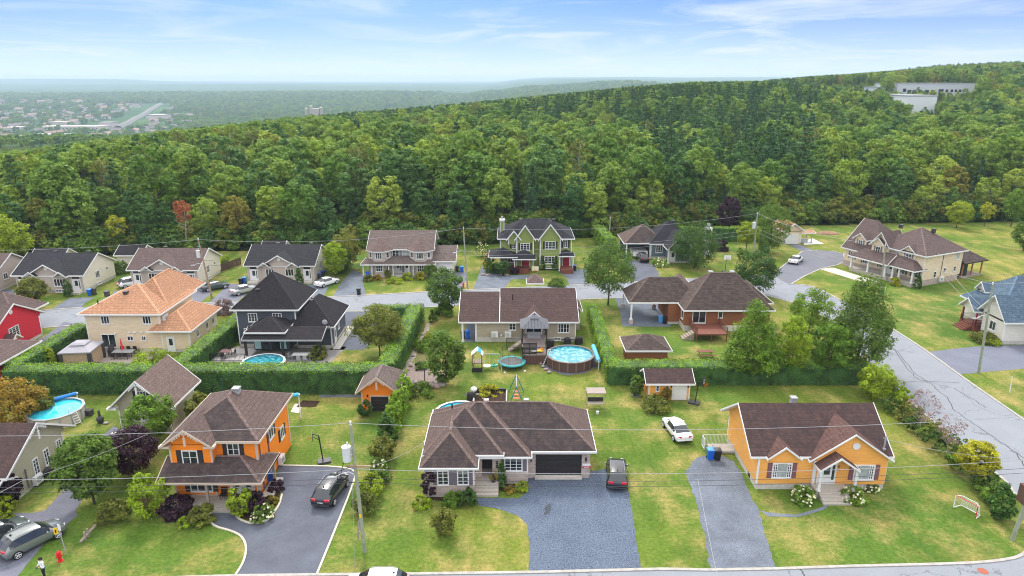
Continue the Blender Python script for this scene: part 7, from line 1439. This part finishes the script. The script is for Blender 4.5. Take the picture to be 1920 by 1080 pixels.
grill('black barbecue right of the deck by the taupe house', 7.6, 87.6); grill('covered black barbecue at the right end of the taupe house', 9.2, 87.9, 0, .4); grill('black barbecue against the sage house wall', -42.4, 54.7, 0, R(90)); grill('black barbecue beside the raised garden behind the stone house', -4.6, 70.6)
t = thing('kettle_barbecue', 'white lidded round barbecue behind the stone house', 'barbecue', (-4.4, 71.8, 0)); MB().ball((0, 0, .85), .4, .4, .3).build('bowl', white, t); MB().tube((0, 0, .2), (0, 0, .6), .2, n=8).build('stand', D_black, t)
# trampoline, play sets
t = thing('trampoline', 'round trampoline with teal pad and safety net', 'trampoline', (0, 80.3, 0)); m = MB(); k = 32
for i in range(k):
    a, b_ = 2*math.pi*i/k, 2*math.pi*(i+1)/k; m.poly([(1.35*math.cos(a), 1.35*math.sin(a), .74), (1.75*math.cos(a), 1.75*math.sin(a), .74), (1.75*math.cos(b_), 1.75*math.sin(b_), .74), (1.35*math.cos(b_), 1.35*math.sin(b_), .74)]); m.poly([(1.75*math.cos(a), 1.75*math.sin(a), .74), (1.75*math.cos(a), 1.75*math.sin(a), .6), (1.75*math.cos(b_), 1.75*math.sin(b_), .6), (1.75*math.cos(b_), 1.75*math.sin(b_), .74)])
m.build('pad', plain('teal_pad', (.03, .26, .27), .6), t); MB().tube((0, 0, .68), (0, 0, .70), 1.36, n=32).build('mat', darkgrey, t); nm = MB()
for i in range(6):
    a = 2*math.pi*i/6+.3; MB().path([(1.7*math.cos(a), 1.7*math.sin(a), 0), (1.7*math.cos(a), 1.7*math.sin(a), 2.3)], .03, 6).build('leg', darkgrey, t); 
for i in range(40):
    a, b_ = 2*math.pi*i/40, 2*math.pi*(i+1)/40; nm.tube((1.5*math.cos(a), 1.5*math.sin(a), .75), (1.6*math.cos(a), 1.6*math.sin(a), 2.25), .006, n=3, cap=False)
    for z in (1.1, 1.5, 1.9, 2.25): nm.tube((1.58*math.cos(a), 1.58*math.sin(a), z), (1.58*math.cos(b_), 1.58*math.sin(b_), z), .006, n=3, cap=False)
nm.build('net', D_black, t); 
for q in ((-.9, -2), (1.6, -1.6), (-1.9, .4)): MB().box(q[0]-.12, q[0]+.12, q[1]-.08, q[1]+.08, 0, .12).build('ballast_block', white, t)
cedw = plain('playset_wood', (.28, .16, .10), .8)
t = thing('play_tower', 'small wooden play tower with white and blue peaked canopy', 'play set', (-4.35, 79.2, 0))
for sx in (-.55, .55):
    for sy in (-.5, .5): MB().box(sx-.05, sx+.05, sy-.05, sy+.05, 0, 2.3).build('post', cedw, t)
MB().box(-.6, .6, -.55, .55, 1.05, 1.15).build('platform', cedw, t); MB().box(-.65, .65, -.75, -.55, 0, .55).build('sandbox', D_black, t); bc = plain('blue_canopy', (.05, .35, .5), .6)
MB().poly([(-.75, -.7, 2.2), (0, -.7, 2.9), (0, .7, 2.9), (-.75, .7, 2.2)]).poly([(0, -.7, 2.9), (.75, -.7, 2.2), (.75, .7, 2.2), (0, .7, 2.9)]).poly([(-.75, -.7, 2.17), (-.75, .7, 2.17), (0, .7, 2.87), (0, -.7, 2.87)]).poly([(0, -.7, 2.87), (0, .7, 2.87), (.75, .7, 2.17), (.75, -.7, 2.17)]).build('canopy', white, t); MB().poly([(.15, -.72, 2.82), (.5, -.72, 2.49), (.5, .72, 2.49), (.15, .72, 2.82)]).build('canopy_stripe', bc, t, (0, 0, .03))
for k in range(5): MB().box(-.5+.22*k, -.42+.22*k, -.57, -.53, 1.15, 1.75).build('baluster', white, t)
t = thing('garden_swing', 'grey wooden swing beam with a teal glider next to the play tower', 'swing', (-3.7, 79.3, 0)); MB().tube((0, 0, 2.1), (2.1, 0, 2.1), .06, n=6).build('beam', grey, t)
for sy in (-.9, .9): MB().tube((2.1, 0, 2.1), (2.45, sy, 0), .05, n=6).build('leg', grey, t)
MB().tube((1.2, 0, 2.1), (1.2, -.1, .8), .015, n=4).tube((1.7, 0, 2.1), (1.7, .1, .8), .015, n=4).box(1.1, 1.8, -.3, .3, .45, .6).tube((1.45, -.3, .6), (1.45, -.4, 1.1), .06, n=6).build('glider', plain('green_glider', (.01, .25, .15), .5), t); MB().tube((.15, 0, 2.1), (.3, 0, .55), .012, n=4).tube((.9, 0, 2.1), (.85, 0, .55), .012, n=4).tube((.55, 0, .5), (.55, 0, .56), .5, n=18).build('nest_swing', white, t)
t = thing('swing_set', 'blue and orange children swing set behind the stone house', 'swing set', (.5, 71.0, 0)); st_ = plain('petrol_blue_tube', (.02, .16, .22), .5)
for y0 in (-1.6, 1.6):
    for sx in (-.9, .9): MB().tube((sx, y0*1.15, 0), (0, y0, 2.3), .05, n=6).build('leg', st_, t)
MB().tube((0, -1.6, 2.3), (0, 1.6, 2.3), .05, n=6).build('beam', grey, t)
for y0 in (-.9, .0, .9): MB().box(-.35, .35, y0-.12, y0+.12, .5, .58).tube((-.3, y0, .58), (-.02, y0, 2.3), .012, n=4).tube((.3, y0, .58), (.02, y0, 2.3), .012, n=4).build('seat', plain('coral_seat', (.65, .18, .12), .5), t)
t = thing('play_boat', 'light aqua toy at the foot of the swing set', 'toy', (.45, 68.5, 0)); MB().ball((0, 0, .3), .6, .5, .3).tube((0, 0, .4), (0, 0, .9), .15, n=8).build('toy_body', plain('aqua_toy', (.3, .62, .65), .5), t)
t = thing('canopy_swing', 'taupe canopied garden swing bench on the lawn', 'garden swing', (9.3, 69.0, 0)); cn_ = plain('taupe_canvas', (.30, .25, .22), .8)
MB().box(-1.05, 1.05, -.75, .75, 1.95, 2.05).build('canopy', cn_, t)
for sx in (-1, 1):
    for sy in (-.65, .65): MB().tube((sx*1.0, sy, 0), (sx*1.0, sy*.7, 1.95), .035, n=6).build('leg', cn_, t)
MB().box(-.85, .85, -.35, .2, .5, .6).build('seat', plain('beige_cushion', (.4, .35, .3), .8), t); MB().box(-.85, .85, .2, .3, .6, 1.1).build('backrest', D_black, t); t = thing('bucket', 'small white bucket below the canopied swing', 'bucket', (9.35, 67.4, 0)); MB().tube((0, 0, 0), (0, 0, .3), .14, .18, 10).build('tub', white, t)
# raised garden and boulders
t = thing('raised_garden', 'grey walled raised vegetable garden behind the stone house', 'garden bed', (-2.4, 70.2, 0)); MB().box(-1.9, 1.7, -2.4, -2.25, 0, .5).build('wall', grey, t); MB().box(-2.0, -1.85, -2.4, 2.2, 0, .5).build('wall', white, t); MB().box(1.7, 1.85, -2.4, 2.2, 0, .5).build('wall', grey, t); MB().box(-1.85, 1.7, 2.05, 2.2, 0, .7).build('wall', D_black, t); MB().box(-1.85, 1.7, -2.25, 2.05, 0, .35).build('soil', soil_m, t); MB().tube((-.5, -.5, .45), (1.6, -2.2, .45), .06, n=5).tube((-1.0, .2, .45), (.6, -2.2, .45), .06, n=5).build('plank', wood, t)
rk = [plain('grey_boulder', (.30, .27, .25), .9, var=.25, nscale=2), plain('pinkish_boulder', (.36, .26, .23), .9, var=.25, nscale=2)]
def rock_me(seed):
    rs = random.Random(seed); m = MB().ball((0, 0, .35), .62, .5, .42, 8, 6); m.v = [(x*rs.uniform(.85, 1.15), y*rs.uniform(.85, 1.15), z*rs.uniform(.9, 1.1)) for x, y, z in m.v]; return m.mesh('boulder', rk[seed % 2])
rms = [rock_me(i) for i in range(4)]
for i in range(9):
    x, y = P(758+i*8.8, 725+rnd.uniform(-2, 3)); o = link('boulder', rms[i % 4], None, (x, y, 0), rnd.uniform(0, 6), (rnd.uniform(.75, 1.0),)*3); tag(o, 'weathered boulder in the low retaining row below the stone patch', 'boulder', 'boulders of the low retaining row')
for i, (px, py) in enumerate(((760, 702), (764, 694), (770, 687), (783, 683), (775, 668), (781, 655), (788, 640), (793, 628), (1018, 688), (1023, 694), (1030, 699), (1014, 683))):
    x, y = P(px, py); o = link('boulder', rms[i % 4], None, (x, y, 0), rnd.uniform(0, 6), (.5, .5, .4)); tag(o, 'pale stone in the border of the long hedge garden' if i < 8 else 'pale stone piled at the foot of the brown pool', 'stone', 'border stones by the hedge' if i < 8 else 'stones beside the brown pool')
for i, px in enumerate((906, 914, 938, 950)): x, y = P(px, 516+i % 2); o = link('boulder', rms[i % 4], None, (x, y, 0), i, (.8, .6, .5)); tag(o, 'garden rock edging the green house driveway', 'rock', 'rocks edging the green house driveway')
# patio furniture
def chair(label, x, y, z, rz, mat, group): 
    t = thing('patio_chair', label, 'chair', (x, y, z), rz, group); MB().box(-.25, .25, -.25, .25, .40, .45).build('seat', mat, t); MB().box(-.25, .25, .22, .27, .45, .95).build('backrest', mat, t)
    for sx in (-.22, .22):
        for sy in (-.22, .22): MB().box(sx-.02, sx+.02, sy-.02, sy+.02, 0, .4).build('leg', mat, t)
def table(label, x, y, z, w_, d_, mat, top=None):
    t = thing('patio_table', label, 'table', (x, y, z)); MB().box(-w_/2, w_/2, -d_/2, d_/2, .70, .74).build('tabletop', top or mat, t)
    for sx in (-1, 1):
        for sy in (-1, 1): MB().box(sx*(w_/2-.1)-.03, sx*(w_/2-.1)+.03, sy*(d_/2-.1)-.03, sy*(d_/2-.1)+.03, 0, .7).build('leg', mat, t)
cxp, cyp = -51.2, 83.6
table('dark dining table on the cream house patio', cxp, cyp, .02, 2.6, 1.1, D_black, grey)
for i in range(3):
    chair('dark chair along the near side of the patio dining table', cxp-.85+.85*i, cyp-.95, .02, math.pi, D_black, 'dark chairs at the patio dining table, near side'); chair('dark chair along the house side of the patio dining table', cxp-.85+.85*i, cyp+.95, .02, 0, D_black, 'dark chairs at the patio dining table, house side')
for sx, lb in ((-1, 'dark chair at the left head of the patio dining table'), (1, 'dark chair at the right head of the patio dining table')): chair(lb, cxp+sx*1.7, cyp, .02, -sx*math.pi/2, D_black, None) if False else chair(lb, cxp+sx*1.7, cyp, .02, -sx*math.pi/2, D_black, 'patio dining chairs at the heads')
t = thing('parasol', 'closed bright red parasol over the patio dining table', 'parasol', (cxp-.1, cyp, 0)); MB().tube((0, 0, 0), (0, 0, 2.6), .03, n=6).build('pole', grey, t); MB().tube((0, 0, 1.0), (-.05, 0, 2.5), .17, .05, 8).build('canopy', plain('red_fabric', (.7, .02, .06), .7), t)
t = thing('sun_lounger', 'dark wicker lounge chair near the tan gazebo', 'lounger', (-53.2, 84.2, .02), .5); MB().box(-.35, .35, -.9, .4, .3, .4).build('seat', D_black, t); MB().ext([(.4, .35), (.5, .35), (.9, 1.1), (.8, 1.1)], 'x', -.35, .35).build('backrest', D_black, t)
for sx in (-.3, .3): MB().box(sx-.04, sx+.04, -.8, -.72, 0, .3).build('leg', D_black, t); MB().box(sx-.04, sx+.04, .3, .38, 0, .3).build('leg', D_black, t)
t = thing('gazebo', 'square gazebo with grey roof and tan canvas curtains on the patio', 'gazebo', (-55.2, 81.4, 0), R(6)); cv_ = plain('tan_canvas', (.42, .30, .20), .85); sv = plain('grey_vinyl_roof', (.30, .29, .32), .6)
m = MB(); hiproof(m, 1.95, 2.2, .75, 2.75); m.build('roof', sv, t); m = MB(); hiproof(m, .95, 2.8, .55, 3.0); m.poly([(-.55, -.55, 3.0), (.55, -.55, 3.0), (.55, .55, 3.0), (-.55, .55, 3.0)]); m.build('roof_vent', sv, t); MB().box(-1.95, 1.95, -1.95, 1.95, 2.05, 2.195).build('valance', sv, t)
for sx in (-1, 1):
    for sy in (-1, 1): MB().box(sx*1.7-.2, sx*1.7+.2, sy*1.7-.2, sy*1.7+.2, 0, 2.05).build('corner_curtain', darkgrey, t)
for a in range(4):
    if a != 2: MB().box(-1.5, 1.5, -1.72, -1.66, .05, 2.05).build('canvas_curtain', cv_, t, (0, 0, 0), a*math.pi/2)
table('pale long table on the charcoal house terrace', -27.4, 82.6, .02, 2.4, .95, grey, white)
for i in range(4): chair('grey chair around the pale long terrace table', -28.9 if i == 0 else (-26.0 if i == 3 else -27.9+i*.8-.4), 82.6 if i in (0, 3) else 81.6, .02, (math.pi/2, math.pi, math.pi, -math.pi/2)[i], grey, 'grey chairs at the pale terrace table')
table('brown table on the raised terrace of the charcoal house', -37.2, 82.4, .55, 1.3, 1.0, plain('burgundy_table', (.10, .03, .03), .5))
for i, (dx, dy) in enumerate(((-1, 0), (1, 0), (0, -.9), (0, .9))): chair('dark chair at the brown table on the raised terrace', -37.2+dx, 82.4+dy, .55, (math.pi/2, -math.pi/2, math.pi, 0)[i], D_black, 'dark chairs on the raised terrace')
t = thing('picnic_table', 'weathered picnic table behind the hedge near the brick bungalow', 'picnic table', (*P(1322, 668), 0)); MB().box(-1, 1, -.4, .4, .72, .77).build('tabletop', redwood, t); MB().box(-1, 1, -.85, -.6, .42, .46).build('bench', redwood, t); MB().box(-1, 1, .6, .85, .42, .46).build('bench', redwood, t)
for sx in (-.8, .8): MB().tube((sx, -.8, 0), (sx, .1, .72), .04, n=4).tube((sx, .8, 0), (sx, -.1, .72), .04, n=4).build('leg', redwood, t)
t = thing('chimenea', 'rusty black outdoor fireplace on the lawn beside the cream pool', 'fire pit', (*P(189, 793), 0)); MB().ball((0, 0, .45), .38, .38, .4).tube((0, 0, .7), (0, 0, 1.5), .16, .10, 10).tube((0, 0, 0), (0, 0, .2), .3, n=10).build('body', darkgrey, t); MB().ball((.7, -.2, .12), .3, .2, .12).build('log_pile', rk[0], t)
t = thing('storage_bench', 'dark storage box beside the cream pool ladder', 'storage box', (*P(165, 778), 0)); MB().box(-.5, .5, -.3, .3, 0, .55).build('box', darkgrey, t); MB().box(-.53, .53, -.33, .33, .553, .62).build('lid', D_black, t)
t = thing('porch_chair', 'dark chair on the porch of the orange house', 'chair', (-24.9, 51.1, .35)); MB().box(-.25, .25, -.25, .25, .40, .45).build('seat', D_black, t); MB().box(-.25, .25, .2, .25, .45, 1.0).build('backrest', D_black, t); MB().box(-.22, -.18, -.22, -.18, 0, .4).box(.18, .22, -.22, -.18, 0, .4).box(-.22, -.18, .18, .22, 0, .4).box(.18, .22, .18, .22, 0, .4).build('legs', D_black, t)
t = thing('flower_pot', 'dark pot with red and yellow flowers on the stone house landing', 'flower pot', (-1.65, 53.1, .72)); MB().tube((0, 0, 0), (0, 0, .4), .16, .24, 10).build('pot', D_black, t); link('flowers', crown_mesh('flowers', G_['orange'], 991, .42, .3, .95, 'dome', 16, 20, .14, .5, .3), t)
# fences and rails
t = thing('white_railing', 'white baluster railing and ramp beside the ochre house', 'railing', (*P(1320, 845), 0)); hh = House.__new__(House); hh.root = t; hh.o = (0, 0); rail(hh, [(0, 0), (0, .9), (3.1, .9)], .1, white, 1.15, .13); rail(hh, [(.6, -.6), (3.1, -.6)], .1, white, .95, .13); MB().box(.5, 3.1, -.55, .85, 0, .3).build('ramp', deck_g, t); MB().box(2.95, 3.15, -.7, .9, .3, 1.3).build('panel', white, t)
t = thing('timber_fence', 'dark brown board fence beside the mauve roofed bungalow', 'fence', (*P(407, 513), 0)); a = P(407, 513); b_ = P(453, 496); d = Vector((b_[0]-a[0], b_[1]-a[1])); n_ = int(d.length/.5); an = math.atan2(d.y, d.x); fb_ = MB().box(.01, .47, -.02, .02, .05, 1.5).mesh('board', D_maroon if False else plain('dark_fence_wood', (.09, .05, .04), .8))
for i in range(n_): link('board', fb_, t, (d.x*i/n_, d.y*i/n_, 0), an)
t = thing('log_rail', 'low weathered log rail along the edge of the front left lawn', 'fence', (*P(152, 1022), 0)); a = P(152, 1022); b_ = P(206, 962); d = Vector((b_[0]-a[0], b_[1]-a[1], 0)); MB().tube((0, 0, .3), (d.x, d.y, .3), .11, n=6).build('rail', wood, t)
for f in (.15, .25, .8): MB().tube((d.x*f, d.y*f, 0), (d.x*f, d.y*f, .75), .09, n=6).build('post', wood, t)
t = thing('soil_mound', 'reddish soil mound at the foot of the woods beyond the cul-de-sac', 'mound', (*P(1552, 438), 0)); MB().ball((0, 0, 0), 2.6, 1.8, .6, 14, 6, 0).build('heap', plain('reddish_soil', (.24, .15, .09), .95, var=.2, nscale=1), t)
t = thing('patio_pavilion_grill', 'white outdoor counter beside the tan garage', 'counter', (65.2, 149.4, 0)); MB().box(-.9, .9, -.4, .4, 0, .95).build('cabinet', grey, t); MB().box(-.95, .95, -.45, .45, .953, 1.0).build('worktop', white, t)
